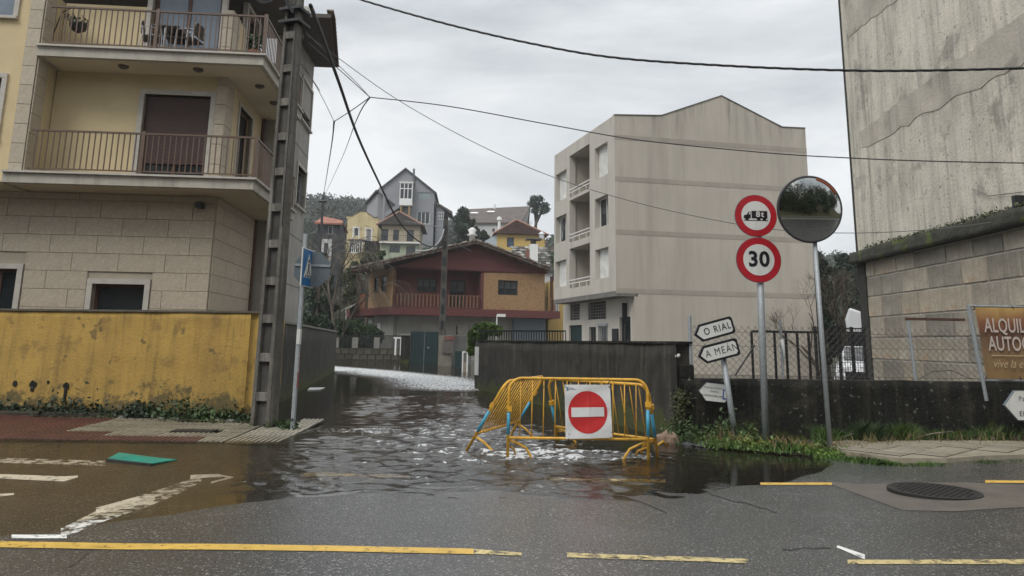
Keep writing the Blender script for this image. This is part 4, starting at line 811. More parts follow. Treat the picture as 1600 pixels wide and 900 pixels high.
mb = MB(); mb.tube([RW(su(1430), .08, zw+.03), RW(su(1450), .04, zw+.16), RW(su(1480), .05, zw+.18), RW(su(1512), .08, zw+.04)], .005, 4); mb.build('loose_wire', cable_m, cl)
p = RW.w(su(1104)-.1, .05, 0); tag(rock('plastic_scrap', (RW.w(-.05, .1, 0).x, RW.w(-.05, .1, 0).y-.02, 1.33), (.04, .03, .04), white_paint, 77), 'scrap of white plastic caught at the wall corner', 'rubbish')
# dark metal gate-like railing behind the chain link
mr_ = empty('dark_railing', RW.w(su(1193), .5, 0), 'dark vertical-bar railing behind the chain link, between the sign posts', 'fence'); RR = Fr(RW.w(su(1193), .6, 0), RW.dx, RW.dy); mr_.location = RR.O
rl_ = RR.u(1283, 560); MB(RR).box(0, rl_, -.015, .015, zt_-.1, zt_-.06).box(0, rl_, -.015, .015, .9, .94).build('rail', black_metal, mr_)
for k in range(7): piece('bar', 'bar', (.035, .035, zt_-.98), black_metal, mr_, RR(rl_*k/6, 0, (zt_+.82)/2))
# banner on its frame
bn = empty('banner_stand', RW.w(su(1518), .1, zw), 'galvanised frame holding the brown advertising banner at the right edge', 'frame'); fo = RW.w(su(1526), .02, zw)
MB().tube([RW.w(su(1526), .0, zw-.3)-bn.location, RW.w(su(1513), .0, zw+1.26)-bn.location], .035, 8).build('post', galv, bn)
MB().tube([RW.w(su(1512), .0, zw+1.25)-bn.location, RW.w(su(1700), .0, zw+1.25)-bn.location], .022, 8).build('rail', galv, bn); MB().tube([RW.w(su(1524), .0, zw+.03)-bn.location, RW.w(su(1700), .0, zw+.03)-bn.location], .02, 8).build('rail', galv, bn)
MB().tube([RW.w(su(1700), .0, zw-.3)-bn.location, RW.w(su(1700), .0, zw+1.26)-bn.location], .035, 8).build('post', galv, bn)
def banner_mat():
    m = M('banner_print', (.12, .05, .03), .5, .3, 3, .05, 20); t = m.node_tree; b = t.nodes['Principled BSDF']; tcn = t.nodes.new('ShaderNodeTexCoord'); sp_ = t.nodes.new('ShaderNodeSeparateXYZ'); t.links.new(tcn.outputs['Object'], sp_.inputs[0])
    n = t.nodes.new('ShaderNodeTexNoise'); n.inputs['Scale'].default_value = 2.2; t.links.new(tcn.outputs['Object'], n.inputs[0]); ad = t.nodes.new('ShaderNodeMath'); ad.operation = 'MULTIPLY_ADD'; ad.inputs[1].default_value = .5; t.links.new(n.outputs['Fac'], ad.inputs[0]); t.links.new(sp_.outputs[2], ad.inputs[2])
    r = t.nodes.new('ShaderNodeValToRGB'); e_ = r.color_ramp.elements; e_[0].position = .2; e_[0].color = (.26, .16, .07, 1); e_[1].position = 1.4/1.0 if False else 1.; e_[1].color = (.5, .33, .12, 1)
    for p_, c_ in ((.45, (.24, .15, .08, 1)), (.62, (.14, .075, .05, 1)), (.8, (.26, .11, .06, 1))): q = e_.new(p_); q.color = c_
    mp_ = t.nodes.new('ShaderNodeMath'); mp_.operation = 'MULTIPLY'; mp_.inputs[1].default_value = .68; t.links.new(ad.outputs[0], mp_.inputs[0]); t.links.new(mp_.outputs[0], r.inputs[0]); t.links.new(r.outputs[0], b.inputs['Base Color']); return m
b0 = RW.w(su(1528), -.04, zw+.06); ban = empty('banner', b0, 'brown sunset advertising banner reading ALQUILER AUTOCAR at the right edge', 'banner', rz=math.atan2(RW.dx.y, RW.dx.x))
bw = su(1690)-su(1528); mb = MB(); nxx = 24
for i in range(nxx):
    for j in range(12):
        f_ = lambda a_, b_: ((-.09*b_/1.17)*(1-a_/nxx*1.) + bw*a_/nxx, .012*math.sin(a_*1.1)+.01*math.sin(b_*6+a_), b_)
        mb.quad(f_(i, j*1.17/12), f_(i+1, j*1.17/12), f_(i+1, (j+1)*1.17/12), f_(i, (j+1)*1.17/12))
mb.build('sheet', banner_mat(), ban, True); bt = M('banner_text', (.55, .47, .42), .6, .05)
text('ALQUILER', .33, T(.02, -.035, .86), bt, ban, .004, .62, 'LEFT', space=1.02); text('AUTOCARES', .33, T(.06, -.035, .56), bt, ban, .004, .62, 'LEFT', space=1.02)
text('vive la experiencia', .2, T(.10, -.035, .24), M('banner_script', (.5, .38, .22), .6, .05), ban, -.001, .8, 'LEFT', shear=.4)
MB().box(.1, bw-.1, -.034, -.032, .37, .385).build('rule', M('banner_script', (.5, .38, .22)), ban)
for (x, z) in ((-.08, 1.16), (.6, 1.17), (0, .02), (.6, .01)): MB().tube([(x, .05, z+.05), (x-.02, -.02, z), (x+.01, .06, z-.04)], .008, 4).build('cable_tie', black_metal, ban)
# ------------------------------------------------------------------ signs on the right
def spost(name, bpx, tpx, Y, r, label, flat=False):
    b_, t_ = at(*bpx, Y), at(*tpx, Y); e_ = empty(name, b_, label, 'post'); MB().tube([Vector((0, 0, -.1)), t_-b_], r, 4 if flat else 10).build('post', galv, e_, not flat); return e_, b_, t_
_, b1, t1 = spost('sign_post', (1197, 702), (1184, 330), 11.5, .052, 'galvanised post carrying the two round red-rimmed signs')
def round_sign(px, py, Y, r, label, rz=0.03):
    o = empty('round_sign', at(px, py, Y), label, 'sign', rz=rz); mb = MB(); disc(mb, r, 0, .02); mb.build('back_plate', grey_sign, o)
    mb = MB(); disc(mb, r*.985, -.004, -.001); mb.build('red_rim', red_sign, o); mb = MB(); disc(mb, r*.69, -.007, -.0045); mb.build('white_field', white_sign, o); MB().box(-.06, .06, .021, .04, -.2, .2).build('bracket', galv, o); return o
r1 = round_sign(1181, 337, 11.42, .335, 'round weight limit sign with a black lorry marked 8t, uppermost on the post')
mb = MB(); mb.prism([(-.07, -.045), (.18, -.045), (.18, .075), (-.07, .075)], -.010, -.0075); mb.prism([(-.2, -.045), (-.085, -.045), (-.085, .06), (-.12, .06), (-.145, .015), (-.19, .005)], -.010, -.0075); disc(mb, .03, -.010, -.0075, 14, -.145, -.05); disc(mb, .03, -.010, -.0075, 14, .04, -.05); disc(mb, .03, -.010, -.0075, 14, .13, -.05)
mb.prism([(-.2, -.083), (.19, -.083), (.19, -.072), (-.2, -.072)], -.010, -.0076); mb.build('lorry_symbol', black_sign, r1); MB().prism([(-.118, .02), (-.094, .02), (-.094, .05), (-.108, .05)], -.012, -.0105).build('cab_window', white_sign, r1)
text('8t', .125, T(.06, -.013, .018), white_sign, r1, .003, 1.05, space=1.25)
r2 = round_sign(1185.5, 406, 11.42, .355, 'round speed limit sign reading 30, below the lorry sign'); text('30', .33, T(0, -.009, .0), black_sign, r2, .010, 1., space=1.06)
# mirror
_, b2, t2 = spost('mirror_post', (1298, 710), (1270, 340), 11.0, .035, 'slender galvanised post carrying the traffic mirror')
mrr = empty('traffic_mirror', at(1264, 327, 10.9), 'round convex traffic mirror with a dark rim and faded orange edge', 'mirror', rz=.06); mrr.rotation_euler.x = .10
RM = .475; mb = MB(); n = 64; rings = 14; Rc = 2.1
vs = [(0, -(Rc-0)*0-.09, 0)]; 
for k in range(1, rings+1):
    r_ = RM*k/rings; y = -.09+(Rc-math.sqrt(Rc*Rc-r_*r_))
    vs += [(r_*math.cos(2*math.pi*j/n), y, r_*math.sin(2*math.pi*j/n)) for j in range(n)]
fs = [(0, 1+j, 1+(j+1) % n, 0) for j in range(n)]; mb.v = vs
mb.f = [(0, 1+(j+1) % n, 1+j) for j in range(n)] + [(1+(k-1)*n+j, 1+(k-1)*n+(j+1) % n, 1+k*n+(j+1) % n, 1+k*n+j) for k in range(1, rings) for j in range(n)]; mb.mi = [0]*len(mb.f)
mir = bpy.data.materials.new('mirror_face'); mir.use_nodes = True; b_ = mir.node_tree.nodes['Principled BSDF']; b_.inputs['Metallic'].default_value = 1; b_.inputs['Roughness'].default_value = .02; b_.inputs['Base Color'].default_value = (.5, .51, .49, 1)
mb.build('mirror_face', mir, mrr, True)
mb = MB(); mb.tube([(math.cos(a_)*(RM+.012), -.02, math.sin(a_)*(RM+.012)) for a_ in np.linspace(0, 2*math.pi, 65)], .022, 8); mb.build('rim', M('mirror_rim', (.03, .028, .03), .5), mrr, True)
mb = MB(); mb.tube([(math.cos(a_)*(RM-.012), -.045, math.sin(a_)*(RM-.012)) for a_ in np.linspace(.55, 1.35, 20)], .013, 6); mb.build('orange_edge', M('orange_faded', (.45, .09, .03), .5), mrr, True)
mb = MB(); disc(mb, RM, .02, .05); mb.build('back_shell', M('mirror_back', (.25, .06, .02), .5), mrr)
# leaning direction signs
_, b3, t3 = spost('leaning_post', (1152, 696), (1128, 545), 11.75, .045, 'leaning dented steel post under the two arrow signs')
def arrow(px, py, Y, L_, h, rot, label, txt, size, Ym=0, border=.035, rz=0.0, fieldm=None):
    o = empty('arrow_sign', at(px, py, Y), label, 'sign'); o.rotation_euler = (0, rot, rz); tip = h*.42
    def poly(d): return [(-L_/2+d*1.1, 0), (-L_/2+tip+d*.25, -h/2+d), (L_/2-d-.03, -h/2+d), (L_/2-d, -h/2+d+.03), (L_/2-d, h/2-d-.03), (L_/2-d-.03, h/2-d), (-L_/2+tip+d*.25, h/2-d)]
    MB().prism(poly(0), 0, .05).build('sign_body', black_sign if border > .01 else grey_sign, o); MB().prism(poly(border), -.003, -.001).build('white_field', fieldm or white_sign, o)
    for (s_, x, z, sz, bo, mt) in txt: text(s_, sz, T(x, -.0055, z), mt, o, bo, .84, space=1.2)
    return o
rot = -math.atan2(32, 100)*.88
arrow(1116, 515, 11.65, 0.66, .27, rot, 'white arrow sign with black rim reading O RIAL, upper of the two', [('O RIAL', .05, .0, .15, .0005, black_sign)], .17, rz=.1)
arrow(1123, 549, 11.63, .67, .27, rot*.93, 'white arrow sign with black rim reading A MEÁN, below the O RIAL sign', [('A MEÁN', .05, .0, .155, -.0012, black_sign)], .17, rz=.1)
pk = arrow(1114, 613, 11.95, .44, .28, .09, 'small white parking arrow sign behind the leaning post', [('Parking exclusivo', .01, .07, .042, 0, grey_sign), ('clientes', .02, .015, .042, 0, grey_sign), ('EL RINCÓN DEL LAGO', .0, -.055, .036, .0005, black_sign)], .04, border=.004)
MB().box(.155, .215, -.008, -.0035, -.09, .06).build('blue_square', M('sign_blue_dk', (.02, .06, .3)), pk); MB().box(.172, .215, -.011, -.0082, -.07, .04).build('white_letter', white_sign, pk)
pr = arrow(1628, 634, 12.0, 1.2, .46, 0, 'white arrow sign cut by the right edge, reading Pa and EL', [('Parking', -.20, .10, .11, .0005, grey_sign), ('EL RINCÓN', -.10, -.13, .11, .0005, black_sign)], .1, border=.008); pr.rotation_euler.z = 0.02
MB().box(.35, .4, .06, .10, -1.1, .3).build('post', galv, pr)
# ------------------------------------------------------------------ crowd barriers
def barrier(O, ux, up, L_, H_, lean, label, feet_flip=1, blue=True, nb=11, s_up=(.0,)):
    """frame of bent tube in the plane of ux and up, with bars, lower rail and feet"""
    ux = ux.normalized(); up = up.normalized(); nn = ux.cross(up).normalized(); F = lambda a, t, z: ux*a + up*z + nn*t
    e_ = empty('crowd_barrier', O, label, 'barrier', 'yellow and blue crowd barriers'); r_ = .021; cr = .17
    pts = [F(0, 0, 0), F(0, 0, H_-cr)]+[F(cr-cr*math.cos(a_), 0, H_-cr+cr*math.sin(a_)) for a_ in np.linspace(.2, math.pi/2, 7)]+[F(L_-cr+cr*math.sin(a_), 0, H_-cr+cr*math.cos(a_)) for a_ in np.linspace(0, math.pi/2-.2, 7)]+[F(L_, 0, H_-cr), F(L_, 0, 0)]
    MB().tube(pts, r_, 10).build('frame', barrier_y, e_, True)
    MB().tube([F(0, 0, .30), F(L_, 0, .30)], .018, 8).build('lower_rail', barrier_y, e_, True)
    for k in range(1, nb+1):
        a_ = L_*k/(nb+1); hh = H_-.01 if cr < a_ < L_-cr else H_-.05
        MB().tube([F(a_, .0, .30), F(a_, 0, hh)], .0085, 6).build('bar', barrier_y, e_, True)
    if blue:
        for a_ in (0, L_): MB().tube([F(a_, 0, .34), F(a_, 0, .68)], r_+.0025, 10).build('blue_band', barrier_b, e_, True)
    if feet_flip == 2:
        for a_ in (0, L_): MB().tube([F(a_, 0, .26), F(a_, 0, .24)+Vector((.14, -.03, -.06)), F(a_, 0, .1)+Vector((.36, -.1, -.08)), F(a_, 0, 0)+Vector((.46, -.13, -.06))], .017, 8).build('foot', barrier_y, e_, True)
    for a_, s_ in (((.0, 1), (L_, -1)) if feet_flip == 1 else ()):
        q = [F(a_, -.02, .27)+Vector((0, 0, 0)), F(a_+s_*.1, -.03, .24), F(a_+s_*.24, -.04, .17), F(a_+s_*.32, -.06, .04), F(a_+s_*.34, -.06, -.02)]
        MB().tube(q, .017, 8).build('foot', barrier_y, e_, True); MB().tube([F(a_, -.02, .2), F(a_+s_*.09*1, -.28, .12), F(a_+s_*.12, -.42, -.03)], .015, 8).build('foot', barrier_y, e_, True)
    for a_, z in ((L_, H_-.32), (0, H_-.4)): MB(lambda x, t, zz: F(a_+x, t, z+zz)).box(-.03, .04, -.03, .03, -.035, .035).build('hook', barrier_y, e_)
    return e_
O1 = gp(793, 716); E1 = gp(1013, 719); T1 = at(791, 594, O1.y+.02); H1 = (T1-O1).length
barrier(O1+Vector((0, 0, -.04)), E1-O1, Vector((.01, .02, 1)), (E1-O1).length, 1.07, 0, 'front yellow and blue crowd barrier carrying the no-entry sheet')
# second barrier behind, leaning; third folded out to the left
O2 = gp(1028, 712); e2 = Vector((.78, 12.0, 0)); t2_ = at(1006, 603, 10.45)
barrier(e2+Vector((0, 0, -.05)), Vector((O2.x, O2.y, 0))-e2, Vector((-.19, -.38, 1)) if True else 0, (O2-e2).length, 1.1, 0, 'second crowd barrier leaning behind the front one')
O3 = Vector((-.60, 10.9, -.03)); T3 = at(792, 600, 10.42); E3 = gp(800, 684)
barrier(O3, Vector((.62, 1.75, 0)), Vector((.55, -.26, .98)), 1.85, 1.17, 0, 'third crowd barrier tilted over at the left of the others', 2, nb=15)
# sheet with the no-entry disc
c_ = [at(882, 601, O1.y-.035), at(953, 601, O1.y-.035), at(957, 684, O1.y-.04), at(884, 686, O1.y-.04)]
ns = empty('no_entry_sheet', (c_[0]+c_[2])/2, 'white plastic sheet printed with a red no-entry disc, tied to the front barrier', 'sign')
def SP_(u_, v_): 
    p = c_[3].lerp(c_[2], u_).lerp(c_[0].lerp(c_[1], u_), v_)-ns.location; return p
def wav(u_, v_): return .007*math.sin(u_*9+v_*4)+.004*math.sin(v_*14-u_*5)-.012*math.exp(-((u_-.52)/.03)**2)*.4
mb = MB(); 
for i in range(20):
    for j in range(24):
        mb.quad(*[SP_(a_/20, b_/24)+Vector((0, wav(a_/20, b_/24), 0)) for a_, b_ in ((i, j), (i+1, j), (i+1, j+1), (i, j+1))])
mb.build('sheet', sheet_white, ns, True)
cu_, cv_, ru, rv = .49, .485, .425, .395
def sheetpoly(name, fn, mat, lift):
    mb = MB()
    for p4 in fn: mb.quad(*[SP_(a_, b_)+Vector((0, wav(a_, b_)-lift, 0)) for a_, b_ in p4])
    return mb.build(name, mat, ns, True)
rs = []
for k in range(12):
    for j in range(48):
        a0, a1, q0, q1 = 2*math.pi*j/48, 2*math.pi*(j+1)/48, k/12, (k+1)/12
        rs.append([(cu_+ru*q0*math.cos(a0), cv_+rv*q0*math.sin(a0)), (cu_+ru*q1*math.cos(a0), cv_+rv*q1*math.sin(a0)), (cu_+ru*q1*math.cos(a1), cv_+rv*q1*math.sin(a1)), (cu_+ru*q0*math.cos(a1), cv_+rv*q0*math.sin(a1))])
sheetpoly('red_disc', rs, sheet_red, .003)
sheetpoly('white_bar', [[(cu_-.355+.71*k/24, .40), (cu_-.355+.71*(k+1)/24, .40), (cu_-.355+.71*(k+1)/24, .575), (cu_-.355+.71*k/24, .575)] for k in range(24)], sheet_white, .009)
sheetpoly('crest', [[(.04, .89), (.085, .89), (.085, .955), (.04, .955)]], M('crest_blue', (.12, .22, .3)), .004); sheetpoly('small_print', [[(.10, .93), (.2, .93), (.2, .94), (.10, .94)], [(.10, .905), (.26, .905), (.26, .912), (.10, .912)]], grey_sign, .004)
for (a_, b_) in ((.02, .985), (.98, .985), (.06, .02), (.97, .03)):
    q = SP_(a_, b_); MB().tube([q+Vector((0, -.01, -.02)), q+Vector((0, .07, .03)), q+Vector((.01, .0, .05))], .007, 5).build('cable_tie', black_metal, ns)
# submerged brown board, floating debris
def scrap(name, px, z, mat, lab, cat, thick=.012, curve=0):
    P_ = [gp(x, y, z) for x, y in px]; c0 = sum(P_, Vector())/len(P_); mb = MB(); n = len(P_); mb.v = [tuple(p-c0) for p in P_]+[tuple(p-c0+Vector((0, 0, thick+(curve if k in (1, 2) else 0)))) for k, p in enumerate(P_)]
    mb.f = [tuple(range(n-1, -1, -1)), tuple(range(n, 2*n))]+[(k, (k+1) % n, n+(k+1) % n, n+k) for k in range(n)]; mb.mi = [0]*len(mb.f); o = mb.build(name, mat, None, bevel=.004); o.location = c0; return tag(o, lab, cat)
scrap('submerged_board', [(975, 744), (1035, 744), (1022, 729), (972, 730)], -.035, M('wet_board', (.14, .07, .02), .5, .3, 5, .2), 'brown board lying under shallow water by the right barrier legs', 'board')
pg_m = M('green_plastic', (.01, .23, .17), .35, .25, 4, .3, 8)
P_ = [gp(166, 719), gp(236, 726), gp(276, 719), gp(250, 716), gp(192, 709)]; c0 = gp(222, 718); gpn = empty('green_plastic_panel', c0+Vector((0, 0, .0)), 'torn green plastic panel lying on the flooded road at the left', 'debris')
mb = MB(); R6 = [(p-c0) for p in P_]; top = [R6[0]+Vector((0, 0, .015)), R6[1]+Vector((0, 0, .015)), R6[2]+Vector((0, 0, .01)), R6[3]+Vector((-.05, 0, .012)), R6[4]+Vector((.0, -.1, .03))]; midp = R6[0].lerp(R6[2], .35)+Vector((.0, .05, .05)); m2p = R6[1].lerp(R6[3], .5)+Vector((0, 0, .022))
th_ = Vector((0, 0, -.012)); fcs = [(0, 1, 5), (1, 6, 5), (1, 2, 6), (2, 3, 6), (3, 4, 5), (3, 5, 6), (4, 0, 5)]; tv = top+[midp, m2p]
mb.v = [tuple(p) for p in tv]+[tuple(p+th_) for p in tv]; mb.f = fcs+[tuple(7+i for i in reversed(f_)) for f_ in fcs]+[(k, 7+k, 7+(k+1) % 5, (k+1) % 5) for k in range(5)]; mb.mi = [0]*len(mb.f); mb.build('panel', pg_m, gpn)
MB().hexa([R6[0]+Vector((0, -.02, -.02)), R6[1]+Vector((0, -.02, -.02)), R6[1]+Vector((0, .08, -.02)), R6[0]+Vector((0, .1, -.02)), R6[0]+Vector((.01, -.015, .018)), R6[1]+Vector((0, -.015, .015)), R6[1]+Vector((0, .07, .015)), R6[0]+Vector((0, .09, .018))]).build('broken_edge', black_metal, gpn)
scrap('floating_litter', [(480, 610), (500, 609), (508, 606), (484, 606)], .01, white_paint, 'white scrap floating on the dark water near the yellow wall', 'litter')
# ------------------------------------------------------------------ beige apartment block (centre right)
cB = at(961, 300, 38); B = Fr((cB.x, 38), (1, .2)); bB = empty('apartment_block', B.O, 'beige four-storey apartment block with a blank gabled side wall and recessed balconies', 'building')
BL = Fr((cB.x, 38), (-.3, 1), (1, .3), B.O)
zt0 = B.z(961, 180); zbt = B.z(963, 456); ub = B.u(1266, 330); vb = BL.u(866, 350); zr = B.z(1262, 201)
g0, g1, g2_, = (B.u(1033, 182), B.z(1033, 181)), (B.u(1127, 150), B.z(1127, 150)), (B.u(1222, 200), B.z(1222, 199))
bands = [B.z(963, y) for y in (214, 279, 362, 454)]; bh = .26
uo = B.u(992, 500)        # lower storey set back from the corner
# long side wall, in strips split by the painted bands
zs_ = [0, *sorted(bands), zr]
for k in range(4):
    z0 = sorted(bands)[k]; MB(B).box(-.0 if k else 0, ub, -.012, .3, z0-bh/2, z0+bh/2).build('painted_band', block_band, bB)
prev = 0
for k, z0 in enumerate(sorted(bands)):
    s0 = uo if k == 0 else 0; MB(B).box(s0, ub, 0, .3, prev, z0-bh/2).build('side_wall', block_beige, bB); prev = z0+bh/2
MB(B).prism([(0, prev), (ub, prev), (ub, zr), (g2_[0], g2_[1]), (g1[0], g1[1]), (g0[0], g0[1]), (0, zt0)], 0, .3).build('gable_wall', block_beige, bB)
for (a_, b_) in (((0, zt0), g0), (g0, g1), (g1, g2_), (g2_, (ub, zr))): MB(B).prism([a_, b_, (b_[0], b_[1]+.05), (a_[0], a_[1]+.05)], -.04, .34).build('parapet_cap', M('parapet_dark', (.13, .12, .11), .9, .4, 3, .2), bB)
# front (left) facade with openings
holes = []; specs = []
cols = [((925, 938), 'win'), ((886, 909), 'balc'), ((866, 880), 'win')]
wn_px = [((930, 951), [(226, 276), (307, 354), (388, 435)]), ((890, 922), [(234, 301), (306, 374), (384, 448)]), ((868, 885), [(269, 313), (337, 378), (407, 448)])]
for ci, ((x0, x1), rows) in enumerate(wn_px):
    s0, s1 = BL.u(x1, 400), BL.u(x0, 400)
    for ri, (y0, y1) in enumerate(rows):
        xm = (x0+x1)/2; q = (s0, s1, BL.z(xm, y1), BL.z(xm, y0)); holes.append(q); specs.append((ci, ri, q))
zf0 = zbt+.05
MB(BL).wall(0, vb, zf0, zt0, -.005, .4, holes).build('front_wall', block_front, bB)
for ci, ri, q in specs:
    if ci == 1:
        MB(BL).box(q[0]-.1, q[1]+.1, 1.3, 1.4, q[2], q[3]).build('loggia_back', block_beige, bB); MB(BL).box(q[0]-.2, q[0]-.1, .4, 1.3, q[2], q[3]).build('loggia_side', block_beige, bB); MB(BL).box(q[1]+.1, q[1]+.2, .4, 1.3, q[2], q[3]).build('loggia_side', block_beige, bB)
        MB(BL).box(q[0]-.1, q[1]+.1, .398, 1.3, q[2]-.1, q[2]-.002).build('loggia_floor', slab_conc, bB); MB(BL).box(q[0]-.1, q[1]+.1, .398, 1.3, q[3], q[3]+.1).build('loggia_ceiling', slab_conc, bB)
        mb = MB(BL); 
        for zz in (.25, .45): mb.box(q[0], q[1], -.02, .02, q[2]+zz, q[2]+zz+.05)
        for k in range(3): s_ = q[0]+(q[1]-q[0])*(k+.5)/3; mb.box(s_-.02, s_+.02, -.015, .015, q[2], q[2]+.25)
        mb.build('balcony_rail', white_paint, bB); window(BL, q[0]+.3, q[1]-.5, q[2], q[3]-.3, 1.2, bB, alu, glass_dark, 2, .06, 'balcony_door')
    else:
        closed = (ri in (0, 2)); window(BL, *q, .32, bB, white_paint, glass_dark, 2, .05, shutter=.97 if closed else .0, sm=M('shutter_white', (.72, .72, .69), .5), curt=.5 if not closed else 0)
MB(B).prism([(0, zf0-.25), (uo, zf0-.25), (uo, zf0+.02), (0, zf0+.02)], .3, .4).build('overhang_beam', block_beige, bB)
BU = lambda s, t: (BL.w(s, 0, 0)-B.O) + B.dx*t
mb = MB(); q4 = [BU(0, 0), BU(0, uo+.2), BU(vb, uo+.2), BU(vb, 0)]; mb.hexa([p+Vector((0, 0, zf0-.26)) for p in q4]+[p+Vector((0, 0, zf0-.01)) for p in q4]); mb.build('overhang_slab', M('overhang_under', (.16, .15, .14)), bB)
# ground floor facade, set back
LG = Fr(B.w(uo, .0, 0), (-.3, 1), (1, .3), B.O)
gh = []
for (x0, x1, y0, y1, kind) in ((968, 985, 495, 540, 'door'), (919, 947, 471, 499, 'grille'), (891, 906, 475, 500, 'grille'), (889, 909, 508, 545, 'garage'), (920, 931, 511, 545, 'door'), (936, 949, 511, 545, 'gate')):
    xm = (x0+x1)/2; q = (LG.u(x1, 500), LG.u(x0, 500), max(.05, LG.z(xm, y1)) if kind == 'grille' else .05, LG.z(xm, y0)); gh.append((q, kind))
MB(LG).wall(.3, LG.u(880, 500), 0, zf0-.26, 0, .25, [q for q, _ in gh]).build('ground_floor_wall', block_front, bB)
for q, kind in gh:
    if kind == 'grille':
        MB(LG).box(q[0], q[1], .2, .24, q[2], q[3]).build('dark_opening', glass_dark, bB); mb = MB(LG); n = int((q[1]-q[0])/.22)
        for k in range(n+1): s_ = q[0]+(q[1]-q[0])*k/n; mb.box(s_-.018, s_+.018, .05, .08, q[2], q[3])
        for k in range(7): zz = q[2]+(q[3]-q[2])*k/6; mb.box(q[0], q[1], .048, .082, zz-.018, zz+.018)
        mb.build('grille', M('grille_grey', (.2, .19, .18), .5), bB)
    elif kind == 'garage': window(LG, *q, .12, bB, black_metal, green_gate, 1, .08, 'garage_door')
    elif kind == 'gate':
        MB(LG).box(q[0], q[1], .2, .24, q[2], q[3]).build('dark_opening', glass_dark, bB); mb = MB(LG)
        for k in range(6): s_ = q[0]+(q[1]-q[0])*k/5; mb.box(s_-.015, s_+.015, -.06, -.03, q[2], q[3]+.12)
        mb.box(q[0]-.1, q[1]+.1, -.1, .0, q[3]+.05, q[3]+.2); mb.build('iron_gate', galv, bB)
    else: window(LG, *q, .14, bB, black_metal, glass_dark, 1, .09, 'entrance_door')
MB(LG).box(1.1, 1.75, -.5, -.4, .1, 2.3).build('open_door', black_metal, bB)
MB(LG).box(.9, 1.0, -.25, -.0, zf0-1.3, zf0-.55).build('wall_lamp', black_metal, bB)
MB(B).box(.3, ub, 9, 9.3, 0, zr).build('rear_wall', block_beige, bB); MB(B).box(ub-.3, ub, .3, 9, 0, zr).build('end_wall', block_beige, bB)
mb = MB(); q4 = [BU(.25, .25), BU(.25, ub*.98), BU(vb, ub*.98), BU(vb, .25)]; mb.hexa([p+Vector((0, 0, zr-.5)) for p in q4]+[p+Vector((0, 0, zr-.35)) for p in q4]); mb.build('roof_slab', slab_conc, bB)
stones3 = [stone_old, M('old_stone_dark', (.27, .245, .20), .9, .4, 1.6, .3, 20, rnd=.2, streak=(((.06, .055, .05), .8, 1.6), ((.4, .37, .32), .5, 3.))), M('old_stone_warm', (.40, .345, .265), .9, .35, 1.6, .3, 20, rnd=.15, streak=(((.14, .12, .1), .7, 1.8), ((.55, .5, .42), .4, 3.)), patch=((.34, .2, .1), .5, 1.2)), stone_old]
# ------------------------------------------------------------------ weathered building at the right
Rw = Fr((10.42, 22.), (-.013, -1), (1, -.013)); bR = empty('weathered_building', Rw.O, 'tall weathered building with a blank streaked wall above a mossy ledge and old stone blocks', 'building')
rlen = 13.5; zl = Rw.z(1343, 406); zl0 = zl-.02
MB(Rw).box(0.0, rlen, 0.0, .35, zl+.12, 22).build('upper_wall', weather_wall, bR)
MB(Rw).box(0, rlen, .03, .4, -.1, zl).build('lower_wall', mortar, bR)
rough_wall(Rw, -.06, rlen, zl-.12, zl+.22, -.22, .4, 'mossy_ledge', moss_ledge, bR, .07, .1, 8)
weeds('moss', 'green moss and small plants growing on the ledge of the weathered building', 'moss', [tuple(Rw.w(a_, -.1, zl+.22)) for a_ in np.linspace(1, rlen, 16)], 3000, .035, leaf_olive, spread=.07, tall=.12)
clad(Rw, .42, rlen, 0., zl-.14, .05, bR, stones3, h=.56, wl=1.15, th=.045, g=.045, name='stone_block', jit=.1, rng_=random.Random(5))
crn = M('corner_dark', (.035, .035, .03), .9, .4, 4, .4, 20, streak=((.1, .1, .09), .5, 3.))
MB(Rw).box(-.03, .42, -.03, .38, -.1, zl-.13).build('corner_pier', crn, bR); MB(Rw).box(-.04, .03, -.03, .38, zl+.2, 22).build('corner_edge', crn, bR)
MB(Rw).box(-.3+.3, .35, .3, 9, -.1, 21.9).build('end_wall', weather_wall, bR)
# raised torn render layers on the upper wall (real steps in the plaster)
def step_band(pts, th, mat):
    P2 = [Rw.uz(x, y) for x, y in pts]; MB(Rw).prism(P2, -th, .0).build('render_layer', mat, bR)
def torn(p0, p1, n, amp, seed):
    r_ = random.Random(seed); return [(p0[0]+(p1[0]-p0[0])*k/n+r_.uniform(-amp, amp)*.6, p0[1]+(p1[1]-p0[1])*k/n+r_.uniform(-amp, amp)) for k in range(n+1)]
ww2 = M('weathered_render_dark', (.47, .43, .36), .9, .3, .9, .25, 14, dist=.02, streak=(((.2, .185, .16), .6, 1.3), ((.55, .52, .46), .5, 2.6)), patch=((.24, .22, .185), .6, .5))
step_band([*torn((1345, 205), (1572, 38), 26, 3, 1), (1640, -10), (1640, 60), *torn((1620, 88), (1345, 232), 22, 4, 2)], .014, ww2)
step_band([(1328, 60), *torn((1330, 55), (1410, -8), 10, 3, 3), (1316, -8)], .014, ww2)
mb = MB(); mb.tube([Rw(Rw.u(1520, 295), -.03, Rw.z(1520, 295)), Rw(Rw.u(1548, 306), -.03, Rw.z(1548, 306)), Rw(Rw.u(1600, 300), -.03, Rw.z(1600, 300))], .008, 4); mb.build('wall_cable', cable_g, bR)
tag(MB().box(0, .25, 0, .12, 0, .35).build('wall_bracket', black_metal), 'small dark cable bracket on the right-hand wall at the picture edge', 'bracket').location = Rw.w(Rw.u(1604, 325), -.2, Rw.z(1604, 332))
